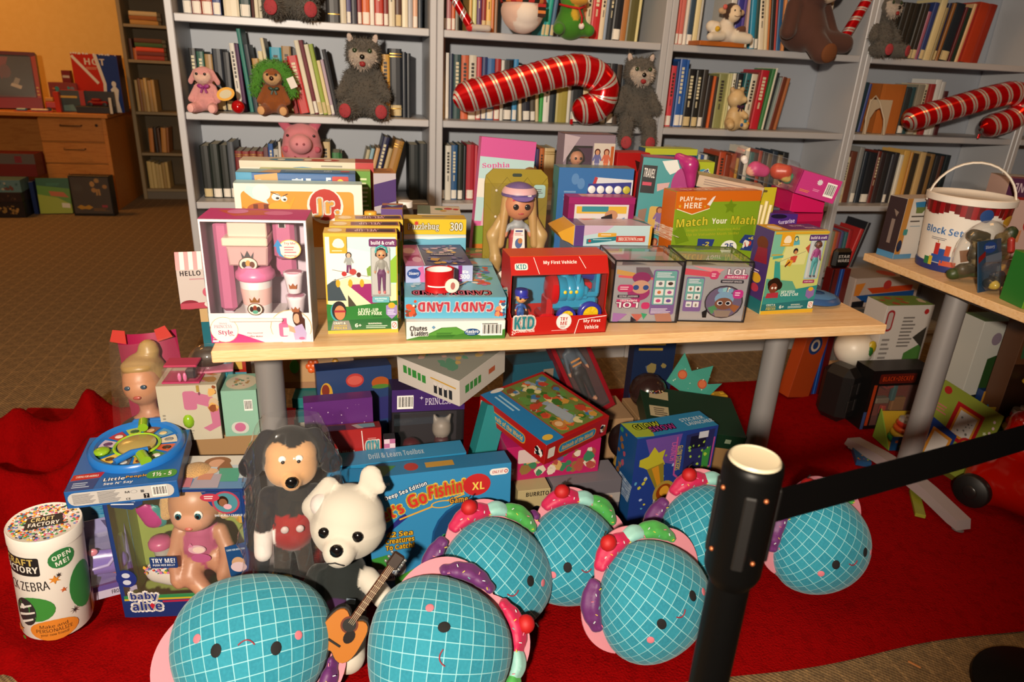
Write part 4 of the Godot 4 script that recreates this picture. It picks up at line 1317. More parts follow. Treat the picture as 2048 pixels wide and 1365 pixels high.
func build_desk():
	var o := thing("desk", "orange wood office desk with three drawers by yellow wall", "desk", Vector3(-2.1, 0, -3.8))
	var w: Material = textured("oak", blotched(128, ["a8641c", "b8742a", "b06c22"], 0.03, 41, 0.3), Vector3(1, 6, 6), 0.5)
	part(o, "desktop", MB.new().box(Vector3(0, 0.735, 0), Vector3(1.74, 0.03, 0.84), 0.003), w)
	part(o, "side_panel", MB.new().box(Vector3(0.83, 0.36, 0), Vector3(0.03, 0.72, 0.78), 0.002), w)
	part(o, "side_panel", MB.new().box(Vector3(-0.83, 0.36, 0), Vector3(0.03, 0.72, 0.78), 0.002), w)
	part(o, "modesty_panel", MB.new().box(Vector3(0, 0.42, -0.3), Vector3(1.63, 0.6, 0.02)), w)
	part(o, "pedestal", MB.new().box(Vector3(0.585, 0.36, -0.02), Vector3(0.46, 0.70, 0.7), 0.002), w)
	for q in [[0.62, 0.17], [0.445, 0.155], [0.225, 0.26]]:
		var d := part(o, "drawer", MB.new().box(Vector3(0.585, q[0], 0.345), Vector3(0.455, q[1], 0.025), 0.003), w)
		part(d, "handle", MB.new().tube([Vector3(0.51, q[0] + q[1] * 0.22, 0.36), Vector3(0.515, q[0] + q[1] * 0.2, 0.385), Vector3(0.655, q[0] + q[1] * 0.2, 0.385), Vector3(0.66, q[0] + q[1] * 0.22, 0.36)], 0.006, 8), mat("6a4a28", 0.4, 0.5))
	part(o, "lock", MB.new().at(Transform3D(Basis(Vector3.RIGHT, PI / 2), Vector3(0.765, 0.66, 0.358))).lathe([[0, 0], [0.011, 0], [0.011, 0.004], [0, 0.005]], 12), mat("2a1a10", 0.4, 0.5))
	var D := 0.7505
	# toys on it
	o = thing("window_box", "dark red window box leaning back on the far desk", "toy box", Vector3(-1.90, D, -3.62), 12, "", Vector3(-12, 0, 0))
	carton(o, Vector3(0.30, 0.42, 0.09), "5a1414")
	print_on(o, Vector3(0.30, 0.42, 0.09), {"f": ["o .08 .06 .8 .72 .05 1a1414", "p 7a1c1c .1 .1 .4 .1 .2 .5", "e .3 .35 .12 .12 5a2020", "p 8a8074 .5 .45 .6 .48 .52 .6 .42 .56", "p b8a890 .4 .55 .62 .6 .58 .66 .36 .6", "p a83818 .9 .08 1 .06 1 .95 .92 .95", "q .92 .6 .06 .25 4 c89a40", "p 8a1414 0 .82 1 .8 1 1 0 1"]})
	part(o, "window_film", MB.new().box(Vector3(-0.005, 0.235, 0.047), Vector3(0.24, 0.3, 0.001)), clear(0.12))
	bx("vehicle_box", "red and blue toy vehicle box with white swoosh on desk", "toy box", Vector3(-1.32, D, -3.66), -6, Vector3(0.34, 0.43, 0.1), "c42a1c r:3a1a18", {"f": ["p 1c3a80 .55 0 1 0 1 1 .62 1 .68 .5", "p e4ded2 .48 0 .56 0 .69 .5 .63 1 .57 1 .62 .5", "l .02 .04 .52 .5 .05 e4ded2", "t .5 .13 .11 e0d4c4 w:.44|HOT", "q .3 .22 .3 .05 2 e0a080", "p e0dcd4 .76 .6 .86 .52 .94 .6 .9 .78 .94 1 .78 1 .82 .76", "e .85 .5 .05 .05 e0dcd4", "n 0 0 1 .02 22 .02 5 e8e4dc"]})
	o = thing("open_vehicle_box", "box with black base holding red toy car on desk", "toy box", Vector3(-1.33, D, -3.50), 2)
	part(o, "tray", MB.new().box(Vector3(0, 0.025, 0), Vector3(0.26, 0.05, 0.1), 0.003), mat("1c1614", 0.5))
	part(o, "back_card", MB.new().box(Vector3(0, 0.08, -0.045), Vector3(0.26, 0.16, 0.004)), mat("2a2624", 0.5))
	var car := part(o, "toy_car", MB.new().ink("8a1418").box(Vector3(0.02, 0.075, 0.01), Vector3(0.14, 0.03, 0.06), 0.01).box(Vector3(0.01, 0.097, 0.01), Vector3(0.07, 0.025, 0.05), 0.01), mat("vc", 0.25))
	for wx in [-0.03, 0.07]:
		part(car, "wheel", MB.new().at(Transform3D(Basis(Vector3.RIGHT, PI / 2), Vector3(wx, 0.066, 0.034))).lathe([[0, 0], [0.015, 0], [0.016, 0.006], [0, 0.008]], 14), mat("141414", 0.5))
	part(o, "white_leg", MB.new().box(Vector3(0.115, 0.06, 0.052), Vector3(0.02, 0.12, 0.006), 0.002), mat("c8c0b0", 0.6))
	bx("mirrored_box", "silver fronted box with gold stripe in centre of desk", "toy box", Vector3(-1.50, D, -3.56), 4, Vector3(0.17, 0.16, 0.08), "4a4a44 t:c02c1c", {"f": ["r 0 .25 .7 .1 d8a840", "r 0 .36 1 .5 3c4640", "p 6a8a80 .1 .7 .5 .65 .6 .95 .1 .95", "r .8 0 .2 1 b83018"]})
	bx("small_red_box", "small dark red box behind the vehicle box on desk", "toy box", Vector3(-1.55, D + 0.21, -3.66), 0, Vector3(0.06, 0.09, 0.06), "7a1a18", {"f": ["r .1 .4 .8 .2 c8b8a8"]})
	bx("crate_of_toys", "brownish red carton supporting the small red box on desk", "toy box", Vector3(-1.58, D, -3.66), 0, Vector3(0.20, 0.21, 0.1), "8a3a34", {"f": ["n .05 .1 .9 .8 26 .1 8 b8402c,3a8a8a,c86a28,7a7a80,5a2a28"]})
	o = thing("toy_fire_truck", "small red and yellow toy truck on the far desk", "toy", Vector3(-1.63, D, -3.50), 10)
	part(o, "body", MB.new().ink("c42814").box(Vector3(0, 0.05, 0), Vector3(0.10, 0.05, 0.05), 0.006).ink("d08a20").box(Vector3(-0.02, 0.09, 0), Vector3(0.06, 0.03, 0.045), 0.006), mat("vc", 0.35))
	for wx in [-0.03, 0.03]:
		part(o, "wheel", MB.new().at(Transform3D(Basis(Vector3.RIGHT, PI / 2), Vector3(wx, 0.017, 0.018))).lathe([[0, 0], [0.016, 0], [0.017, 0.01], [0, 0.012]], 12), mat("1c1614", 0.6))
	bx("red_tall_pack", "narrow bright red pack at the centre of desk", "toy box", Vector3(-1.585, D, -3.47), 0, Vector3(0.035, 0.15, 0.04), "c83418")
	o = thing("blue_red_blister", "flat blue and red blister card lying along desk front", "toy pack", Vector3(-1.75, D, -3.44), 3)
	part(o, "card", MB.new().box(Vector3(0, 0.003, 0), Vector3(0.26, 0.006, 0.05), 0.001), mat("a83020", 0.5))
	part(o, "blister", MB.new().ink("4a8aa0").box(Vector3(-0.08, 0.014, 0), Vector3(0.07, 0.018, 0.04), 0.006).ink("b8a090").box(Vector3(0.04, 0.014, 0), Vector3(0.12, 0.016, 0.035), 0.006), mat("vc", 0.3))
	bx("tablet_pack", "dark rounded pack with green and red marks at desk end", "toy box", Vector3(-1.235, D, -3.84), -50, Vector3(0.16, 0.33, 0.04), "23303c", {"f": ["o .1 .06 .8 .8 .06 3a5a70", "e .5 .25 .2 .08 58a030", "p b83818 .2 .35 .8 .33 .8 .4 .2 .42", "r .15 .45 .7 .3 4a5a60"]})
	# boxes under and in front of it
	o = bx("figure_set_box", "black boxed hero figure set standing against the desk", "toy box", Vector3(-1.37, 0.0005, -3.22), -3, Vector3(0.29, 0.31, 0.09), "1c1816", {"f": ["r .03 .05 .94 .9 221e1c", "e .2 .3 .12 .1 34302a", "k .68 .06 .42 b8843c a87838 1c1c20 b8843c", "e .56 .2 .06 .07 c08a40", "e .58 .35 .06 .06 b88038", "e .86 .26 .06 .05 b07a34", "p c08a1c .1 .78 .2 .72 .3 .76 .4 .72 .5 .78 .4 .84 .3 .82 .2 .84", "q .5 .8 .4 .08 3 8a5a20", "r .72 .72 .14 .06 a02c3c"]})
	part(o, "window_film", MB.new().box(Vector3(0, 0.16, 0.0465), Vector3(0.27, 0.28, 0.001)), clear(0.1))
	o = bx("green_game_box", "green and lime picture box leaning by the desk knee-hole", "toy box", Vector3(-1.66, 0.004, -3.26), 6, Vector3(0.22, 0.27, 0.05), "5a8a24", {"f": ["p 2a5a3a 0 0 1 0 1 .3 0 .2", "p 9aa82c .0 .45 .6 .55 1 .75 1 1 0 1", "p b8602c .35 .36 .8 .4 .95 .55 .4 .5", "q .3 .14 .5 .08 2 3a7a5a", "p d8d0b8 .7 .7 .95 .72 .95 .85 .7 .83"]}, Vector3(-8, 0, 0))
	bx("blue_slim_box", "slim blue box between green box and dark stack", "toy box", Vector3(-1.80, 0.0005, -3.3), 0, Vector3(0.03, 0.25, 0.12), "1c2c5a")
	var y := 0.0005
	for q in [["1c140e", 0.12, "black box with gold print at bottom of the desk stack", "n .1 .2 .8 .6 30 .12 3 8a6a34,5a4020,a87c40"], ["2a1c16", 0.07, "dark brown box in middle of the desk stack", "n .1 .2 .8 .6 12 .12 4 5a4030,3a2a20"], ["5a7a78", 0.09, "grey green picture box near top of desk stack", "n .05 .1 .9 .8 22 .16 6 3a5a58,a8a08a,6a3a2c,2a3a40"]]:
		bx("stacked_box", q[2], "toy box", Vector3(-1.96, y, -3.2), rng.randf_range(-4, 4), Vector3(0.27, q[1], 0.2), q[0], {"f": [q[3]]}, Vector3.ZERO, "boxes stacked under the desk")
		y += q[1] + 0.001
	bx("long_grey_box", "long grey and dark red box pushed deep under the desk", "toy box", Vector3(-1.92, y, -3.36), 0, Vector3(0.34, 0.17, 0.18), "6a1a1c", {"f": ["r 0 0 1 .45 5a5450", "r .6 .1 .14 .3 7a2a34"]})

# base centre of a box whose front lower edge is centred at (x, y, z)
func fb(x: float, y: float, z: float, yaw: float, d: float) -> Vector3:
	return Vector3(x, y, z) - Basis(Vector3.UP, deg_to_rad(yaw)) * Vector3(0, 0, d / 2)

# an open-fronted carton with a clear window; win: x y w h of the opening in shares of the front
func shell(o: Node3D, s: Vector3, outer: String, inner: String, win: Array, film := 0.07):
	var t := 0.0012
	var mb := MB.new().ink(outer)
	mb.box(Vector3(0, s.y / 2, -s.z / 2 + t / 2), Vector3(s.x, s.y, t))
	for g in [-1, 1]:
		mb.box(Vector3(g * (s.x - t) / 2, s.y / 2, 0), Vector3(t, s.y, s.z))
	mb.box(Vector3(0, t / 2, 0), Vector3(s.x, t, s.z))
	mb.box(Vector3(0, s.y - t / 2, 0), Vector3(s.x, t, s.z))
	var x0: float = (win[0] - 0.5) * s.x
	var x1: float = (win[0] + win[2] - 0.5) * s.x
	var y1: float = (1 - win[1]) * s.y
	var y0: float = (1 - win[1] - win[3]) * s.y
	var zf := s.z / 2 - t / 2
	for q in [[-s.x / 2, 0, s.x / 2, y0], [-s.x / 2, y1, s.x / 2, s.y], [-s.x / 2, y0, x0, y1], [x1, y0, s.x / 2, y1]]:
		if q[2] - q[0] > 0.0005 and q[3] - q[1] > 0.0005:
			mb.box(Vector3((q[0] + q[2]) / 2, (q[1] + q[3]) / 2, zf), Vector3(q[2] - q[0], q[3] - q[1], t))
	part(o, "carton", mb, mat("vc", 0.38))
	var li := MB.new().ink(inner)
	var e := 0.0018
	li.quad(Vector3(-s.x / 2 + e, e, -s.z / 2 + e), Vector3(s.x / 2 - e, e, -s.z / 2 + e), Vector3(s.x / 2 - e, s.y - e, -s.z / 2 + e), Vector3(-s.x / 2 + e, s.y - e, -s.z / 2 + e), Vector3.BACK)
	for g in [-1.0, 1.0]:
		var X: float = g * (s.x / 2 - e)
		li.quad(Vector3(X, e, -s.z / 2 + e), Vector3(X, e, s.z / 2 - e), Vector3(X, s.y - e, s.z / 2 - e), Vector3(X, s.y - e, -s.z / 2 + e), Vector3(-g, 0, 0))
		var Yq: float = e if g < 0 else s.y - e
		li.quad(Vector3(-s.x / 2 + e, Yq, -s.z / 2 + e), Vector3(s.x / 2 - e, Yq, -s.z / 2 + e), Vector3(s.x / 2 - e, Yq, s.z / 2 - e), Vector3(-s.x / 2 + e, Yq, s.z / 2 - e), Vector3(0, -g, 0))
	part(o, "liner", li, mat("vc", 0.55))
	if film > 0:
		part(o, "window_film", MB.new().box(Vector3((x0 + x1) / 2, (y0 + y1) / 2, s.z / 2 + 0.0003), Vector3(x1 - x0, y1 - y0, 0.0004)), clear(film))

# a small standing doll with big head share hs; parts body, hair, eyes
func doll(o: Node3D, at: Vector3, H: float, skin: String, hair: String, top: String, pants: String, shoes: String, hs := 0.1, long_hair := 0.0, turn := 0.0, tilt := Vector3.ZERO) -> Node3D:
	var d := Node3D.new()
	d.name = "doll"
	o.add_child(d, true)
	d.position = at
	d.rotation_degrees = Vector3(tilt.x, turn, tilt.z)
	var hy := 1.0 - hs
	var P: Array = [[0, .46, 0, 0, .5, 0, .075, .07, pants, 1.1, 1, .8], [0, .54, 0, 0, hy - hs - .08, 0, .06, .078, top, 1.1, 1, .75], [0, hy - hs - .04, 0, 0, hy - hs + .02, 0, .03, .03, skin], [0, hy, .01, 0, hy, .01, hs, hs, skin, 1, 1.04, .95]]
	for s in [-1, 1]:
		P.append([s * .055, .05, 0, s * .05, .45, 0, .032, .05, pants])
		P.append([s * .058, .025, .01, s * .06, .02, .04, .032, .028, shoes])
		P.append([s * .09, hy - hs - .08, 0, s * .135, .52, .02, .032, .025, top])
		P.append([s * .137, .5, .025, s * .14, .47, .035, .024, .02, skin])
	for p in P:
		for i in 8:
			p[i] *= H
	part(d, "body", blob(P, H * 0.02, H * 0.02), mat("vc", 0.5))
	var h: Array = [[0, hy + hs * .25, -hs * .2, 0, hy + hs * .2, -hs * .25, hs * 1.0, hs * 1.0, hair]]
	for s in [-1, 1]:
		h.append([s * hs * .85, hy + hs * .3, 0, s * hs * (.95 + long_hair * .2), hy - hs * (.3 + long_hair * 2.2), hs * .15, hs * .32, hs * .28, hair])
	for p in h:
		for i in 8:
			p[i] *= H
	part(d, "hair", blob(h, H * 0.02, H * 0.02), mat("vc", 0.45))
	for s in [-1, 1]:
		part(d, "eye", MB.new().ell(Vector3(s * hs * .38, hy - hs * .05, hs * .93 + .006) * H, Vector3(.2, .2, .08) * hs * H, 10), mat("181418", 0.2))
	part(d, "lips", MB.new().ell(Vector3(0, hy - hs * .5, hs * .86 + .004) * H, Vector3(.2, .07, .06) * hs * H, 8), mat("a03c40", 0.4))
	return d

func coffee_box():
	var s := Vector3(0.194, 0.247, 0.1)
	var o := thing("coffee_maker_box", "pink window box with toy coffee maker and lidded cup", "toy box", fb(0.381, TOP, 1.462, -4.1, s.z), -4.1)
	shell(o, s, "e9e2e6", "b9aab8", [.02, .02, .955, .73])
	var X := func(f): return (f - 0.5) * s.x
	var Yf := func(f): return (1 - f) * s.y
	print_on(o, s, {"t": ["r 0 0 1 1 c02a78", "p c8542c .1 .2 .5 .1 .8 .5 .3 .7", "e .7 .4 .14 .2 d86aa0", "e .3 .3 .1 .2 d87ab0"], "r": ["r 0 0 1 1 a89cae"], "l": ["r 0 0 1 1 c8bcc8"], "f": ["r 0 .75 1 .25 e8dfe2", "p b8327a 0 .86 .3 .93 .52 1 0 1", "e .135 .888 .135 .108 c9b07a", "e .135 .888 .13 .104 ede4e4", "t .13 .835 .018 8a4a72 f:f|Disney", "t .125 .86 .026 a05a88 w:.17 f:f|PRINCESS", "t .145 .915 .05 a82060 w:.14 f:bfi|Style", "t .2 .936 .008 a82060 w:.05|COLLECTION", "t .43 .918 .016 9a4a70 w:.15 f:|Play Gourmet", "t .43 .945 .016 9a4a70 w:.15 f:|Coffee Maker", "e .79 .87 .205 .15 c9b07a", "e .79 .872 .198 .146 c8dce4", "r .595 .93 .39 .064 d8dce4", "e .86 .79 .05 .075 4a2a20", "e .85 .795 .032 .042 d8a488", "p 4a2a20 .87 .74 .93 .8 .93 .92 .88 .87", "p b8a8d0 .8 .87 .9 .84 .94 .92 .93 .98 .82 .98", "p d8a488 .74 .84 .82 .87 .83 .92 .76 .9", "o .67 .83 .09 .12 .02 cf6f9a", "r .7 .79 .05 .05 c85a88", "r .71 .87 .06 .07 e8e0e0", "e .89 .965 .03 .012 c86a98", "t .03 .96 .012 f0e8ec|3+", "o .015 .974 .06 .014 .007 f4eef0"]})
	# the machine
	var pk := mat("c26a92", 0.35)
	var body := MB.new().ink("c56f96")
	body.box(Vector3(X.call(.155), Yf.call(.42), -0.015), Vector3(.16 * s.x, .74 * s.y, 0.06), 0.008)
	body.box(Vector3(X.call(.46), Yf.call(.3), -0.04), Vector3(.72 * s.x, .5 * s.y, 0.03), 0.008)
	body.box(Vector3(X.call(.74), Yf.call(.2), -0.02), Vector3(.21 * s.x, .33 * s.y, 0.05), 0.008)
	part(o, "coffee_maker", body, mat("vc", 0.35))
	var hd := MB.new().ink("d3a9aa")
	hd.at(Transform3D(Basis.IDENTITY, Vector3(X.call(.42), 0, 0.012)))
	hd.prism(PackedVector2Array([Vector2(-.035, Yf.call(.37)), Vector2(.035, Yf.call(.37)), Vector2(.038, Yf.call(.22)), Vector2(-.038, Yf.call(.22))]), -0.03, 0.032, 0.003)
	hd.ink("e9cdbf").at(Transform3D(Basis(Vector3.UP, PI / 2), Vector3(X.call(.42), 0, 0)))
	hd.prism(PackedVector2Array([Vector2(.03, Yf.call(.15)), Vector2(-.03, Yf.call(.15)), Vector2(-.03, Yf.call(.03)), Vector2(0.0, Yf.call(.03))]), -.036, .036, 0.002)
	hd.ink("efd9c6").pos(X.call(.405), Yf.call(.18), 0.006).box(Vector3.ZERO, Vector3(.083, .016, .082), 0.002)
	var head := part(o, "brew_head", hd, mat("vc", 0.3))
	var bd := MB.new().pos(X.call(.42) - .02, Yf.call(.255), 0.0446)
	ink(bd, .04, .04, ["p 4a4a50 .2 .0 .35 .25 .5 -.05 .65 .25 .8 0 .75 .35 .25 .35", "e .5 .62 .44 .36 5a3c2c", "e .5 .62 .4 .32 e8dcd0", "e .32 .64 .12 .16 3a2a28", "e .5 .58 .12 .16 c89a50", "e .68 .64 .12 .16 6a3a28", "e .5 .8 .16 .1 b8a0c0"])
	part(head, "crown_badge", bd, mat("vc", 0.4))
	part(o, "switch", MB.new().ink("e4d8dc").box(Vector3(X.call(.735), Yf.call(.08), 0.006), Vector3(.014, .011, .003), .001).ink("2c2a2c").box(Vector3(X.call(.735), Yf.call(.08), 0.008), Vector3(.010, .008, .002)), mat("vc", 0.3))
	part(o, "shelf_plate", MB.new().ink("e6dcdc").box(Vector3(X.call(.46), Yf.call(.8), 0.01), Vector3(.1, .006, .1), .002).ink("d0a8a8").box(Vector3(X.call(.44), Yf.call(.86), 0.0), Vector3(.075, .026, .09), .003), mat("vc", 0.35))
	var cup := part(o, "cup", MB.new().pos(X.call(.455), Yf.call(.792), 0.022).lathe([[0, 0], [.024, 0], [.0255, .003], [.031, .076], [0, .076]], 24), mat("dcd6d8", 0.4))
	part(cup, "cup_band", MB.new().pos(X.call(.455), Yf.call(.792), 0.022).lathe([[.0272, .024], [.0302, .058]], 24), mat("d9b0ac", 0.45))
	part(cup, "lid", MB.new().pos(X.call(.455), Yf.call(.792), 0.022).lathe([[.034, .074], [.0375, .078], [.0365, .088], [.032, .092], [.03, .099], [.028, .1], [0, .098]], 28), pk)
	bd = MB.new().pos(X.call(.455) - .016, Yf.call(.61), 0.0526)
	ink(bd, .032, .04, ["p 8a5a30 .2 .05 .35 .22 .5 0 .65 .22 .8 .05 .75 .3 .25 .3", "e .5 .64 .46 .32 5a3c2c", "e .5 .64 .4 .28 e8dcd0", "e .3 .64 .12 .14 3a2a28", "e .5 .58 .12 .14 8a3a24", "e .7 .64 .12 .14 3a2a24", "e .5 .78 .16 .1 5aa08a"])
	part(cup, "crown_badge", bd, mat("vc", 0.4))
	for q in [[.84, .59, .04], [.845, .79, .035]]:
		var pod := part(o, "pod", MB.new().pos(X.call(q[0]), Yf.call(q[1]), q[2]).lathe([[0, 0], [.012, 0], [.0135, .002], [.0185, .036], [.0195, .038], [.0195, .042], [0, .042]], 20), mat("d8ccd6", 0.4))
		part(pod, "pod_lid", MB.new().pos(X.call(q[0]), Yf.call(q[1]) + .0422, q[2]).lathe([[.016, 0], [.0155, .0008], [0, .001]], 20), mat("c08098", 0.35))
		var cr := MB.new().pos(X.call(q[0]) - .008, Yf.call(q[1]) + .024, q[2] + .0178)
		ink(cr, .016, .012, ["p 9a5a3a 0 .1 .25 .5 .5 0 .75 .5 1 .1 .9 .95 .1 .95"])
		part(pod, "crown_mark", cr, mat("vc", 0.4))
	var bg := MB.new().pos(X.call(.72), Yf.call(.135), 0.0654)
	ink(bg, .045, .04, ["e .52 .46 .46 .46 d8b860", "e .52 .46 .42 .42 f0e4d0", "p 3a86c0 -.12 .34 .06 0 .24 .34 .12 .34 .16 .7 .3 .88 .1 .8 0 .6 -.02 .34", "t .55 .2 .14 b83060 w:.5 f:bi|Try Me!", "q .3 .32 .5 .36 3 b86a80", "t .54 .78 .1 c04060 w:.5 f:bi|Brewing!"])
	part(o, "badge", bg, mat("vc", 0.4))

func craft_front(theme: int) -> Array:
	if theme == 0:
		return ["r 0 0 1 1 d9b53a", "r .02 .035 .96 .67 bfdde0", "p eef0e8 .02 .1 .62 .18 .62 .5 .02 .5", "p e6e0b8 .02 .5 .35 .42 .98 .5 .98 .72 .02 .72", "p 3c4a54 .02 .5 .14 .44 .28 .66 .02 .66", "p 962a6a .3 .5 .62 .49 .98 .72 .66 .72", "p e0aa28 .52 .56 .66 .55 .62 .6 .72 .62 .76 .68 .6 .62 .64 .6", "p 4a4438 .3 .6 .44 .74 .3 .72", "e .17 .485 .03 .04 d0a428", "e .34 .485 .03 .04 d0a428", "e .5 .485 .03 .04 d0a428", "l .1 .35 .6 .42 .008 9a9a90", "l .1 .46 .4 .4 .008 9a9a90", "k .33 .18 .2 e0b090 2a3038 9aa0a0 6a3060", "e .26 .39 .035 .025 b83030", "e .38 .37 .05 .03 b84040", "e .46 .4 .03 .025 5a2a28", "p 7aa040 .57 .34 .62 .31 .7 .33 .7 .42 .58 .41", "p 8ab83a .88 .28 .99 .2 .99 .48 .88 .48", "o .63 .13 .27 .49 .01 9a9f9f", "o .645 .14 .24 .46 .01 c2c4c2", "p 2c7a34 0 .69 .3 .72 .99 .66 .99 .88 0 .88", "p 1f6430 0 .86 1 .84 1 .955 0 .965", "e .15 .77 .1 .1 3aa0a8", "e .17 .76 .1 .1 2a2428", "e .18 .78 .075 .075 c08458", "l .1 .765 .26 .765 .02 a02838", "p 8a8880 .08 .86 .3 .86 .34 .96 .04 .96", "t .58 .755 .035 e4ecd4 w:.28 f:bi|LEVEL-UP", "t .6 .79 .035 e4ecd4 w:.34 f:bi|SKATE PARK", "q .64 .815 .16 .012 1 1c4a20", "p 9a88c0 .83 .71 .91 .69 .99 .71 .99 .8 .91 .85 .83 .8", "e .91 .71 .05 .03 d8a830", "q .85 .75 .12 .06 3 e0d8f0", "t .17 .885 .02 e8ecd8 w:.17|CRAFT &", "t .18 .91 .012 e0c040 w:.18|CONSTRUCTION", "t .18 .935 .022 e0c040 w:.18|PIECES", "t .43 .91 .04 eaf0e0 w:.09|6+", "t .67 .893 .018 e0e8d8 w:.2|WARNING:", "q .54 .91 .38 .035 2 c8dcc8", "o .9 .87 .09 .085 .01 f0ece4", "e .945 .912 .035 .03 b83038", "e .945 .912 .027 .023 f0ece4", "l .925 .93 .965 .893 .006 b83038", "r .08 .025 .23 .16 e0a62c", "e .2 .09 .07 .045 f4ecd8", "e .17 .1 .05 .03 f4ecd8", "e .23 .105 .05 .03 f4ecd8", "q .11 .155 .17 .016 1 f4ecd8", "o .61 .045 .38 .075 .015 6a2a60", "t .8 .083 .036 efe6ee w:.32|build & craft", "o .64 .615 .24 .06 .01 68b0bc", "t .76 .635 .014 e8f4f4 w:.17|VALENTINA", "q .7 .652 .12 .01 1 d8ecec"]
	return ["r 0 0 1 1 c4cc74", "p 7ab8a0 0 0 .3 0 .2 .3 0 .3", "p d8d890 .3 .05 .7 .05 .66 .4 .2 .4", "p 3a9a90 .1 .35 .2 .36 .3 .66 .16 .66", "p 4aa49a .05 .3 .24 .28 .24 .31 .05 .33", "r .02 .27 .2 .014 c8a030", "p 5ab0c0 .36 .12 .48 .1 .5 .16 .34 .17", "e .42 .09 .04 .035 2a5a60", "e .42 .095 .026 .024 d8d890", "l .1 .38 .64 .24 .005 8a8a6a", "e .45 .235 .045 .035 2a2028", "e .455 .25 .03 .024 c08458", "p c8503c .38 .3 .5 .29 .48 .37 .36 .38", "p d8a030 .33 .33 .44 .35 .4 .42 .3 .4", "l .38 .36 .3 .42 .02 6a3020", "p b8503a .62 .2 .74 .12 .74 .3", "o .7 .1 .26 .48 .01 9fc0d0", "o .715 .11 .23 .455 .01 c9ced2", "p 2c8a88 0 .75 .3 .73 1 .66 1 .9 0 .9", "p 1c6c74 0 .88 1 .84 1 .955 0 .96", "p 5aa088 0 .56 .5 .6 .6 .7 .2 .78 0 .78", "e .17 .64 .12 .09 2a1814", "e .1 .62 .06 .05 2a1814", "e .27 .65 .05 .05 2a1814", "e .16 .68 .075 .065 7a3c28", "p a83040 .06 .74 .27 .73 .28 .8 .04 .8", "e .14 .675 .02 .014 e8e0d8", "e .2 .675 .02 .014 e8e0d8", "t .45 .73 .034 dcece4 w:.26 f:bi|SKY HIGH", "t .49 .765 .034 dcece4 w:.34 f:bi|CABLE CAR", "p 8a6aa8 .8 .71 .88 .69 .96 .71 .96 .79 .88 .83 .8 .79", "e .88 .705 .05 .026 d8a830", "t .17 .885 .02 e8ecd8 w:.17|CRAFT &", "t .18 .91 .012 e0c040 w:.18|CONSTRUCTION", "t .18 .935 .022 e0c040 w:.18|PIECES", "t .38 .915 .04 eaf0e0 w:.09|6+", "t .64 .893 .016 e0e8d8 w:.18|WARNING:", "q .5 .91 .36 .03 2 c8dcdc", "o .88 .86 .1 .085 .01 f0ece4", "e .93 .902 .035 .03 b83038", "e .93 .902 .027 .023 f0ece4", "l .91 .92 .95 .883 .006 b83038", "r 0 .955 1 .045 d8aa30", "r 0 0 1 .03 d8aa30", "o .64 .04 .35 .07 .01 5a3a78", "t .815 .075 .034 efe6ee w:.3|build & craft", "r .12 0 .24 .17 dca22a", "e .24 .09 .06 .045 f2e2c4", "e .21 .105 .04 .03 f2e2c4", "e .27 .105 .04 .03 f2e2c4", "q .16 .145 .16 .014 1 f2e2c4", "o .68 .585 .22 .04 .01 a03468", "t .79 .605 .014 f0dce4 w:.16|RUBY RAILS"]

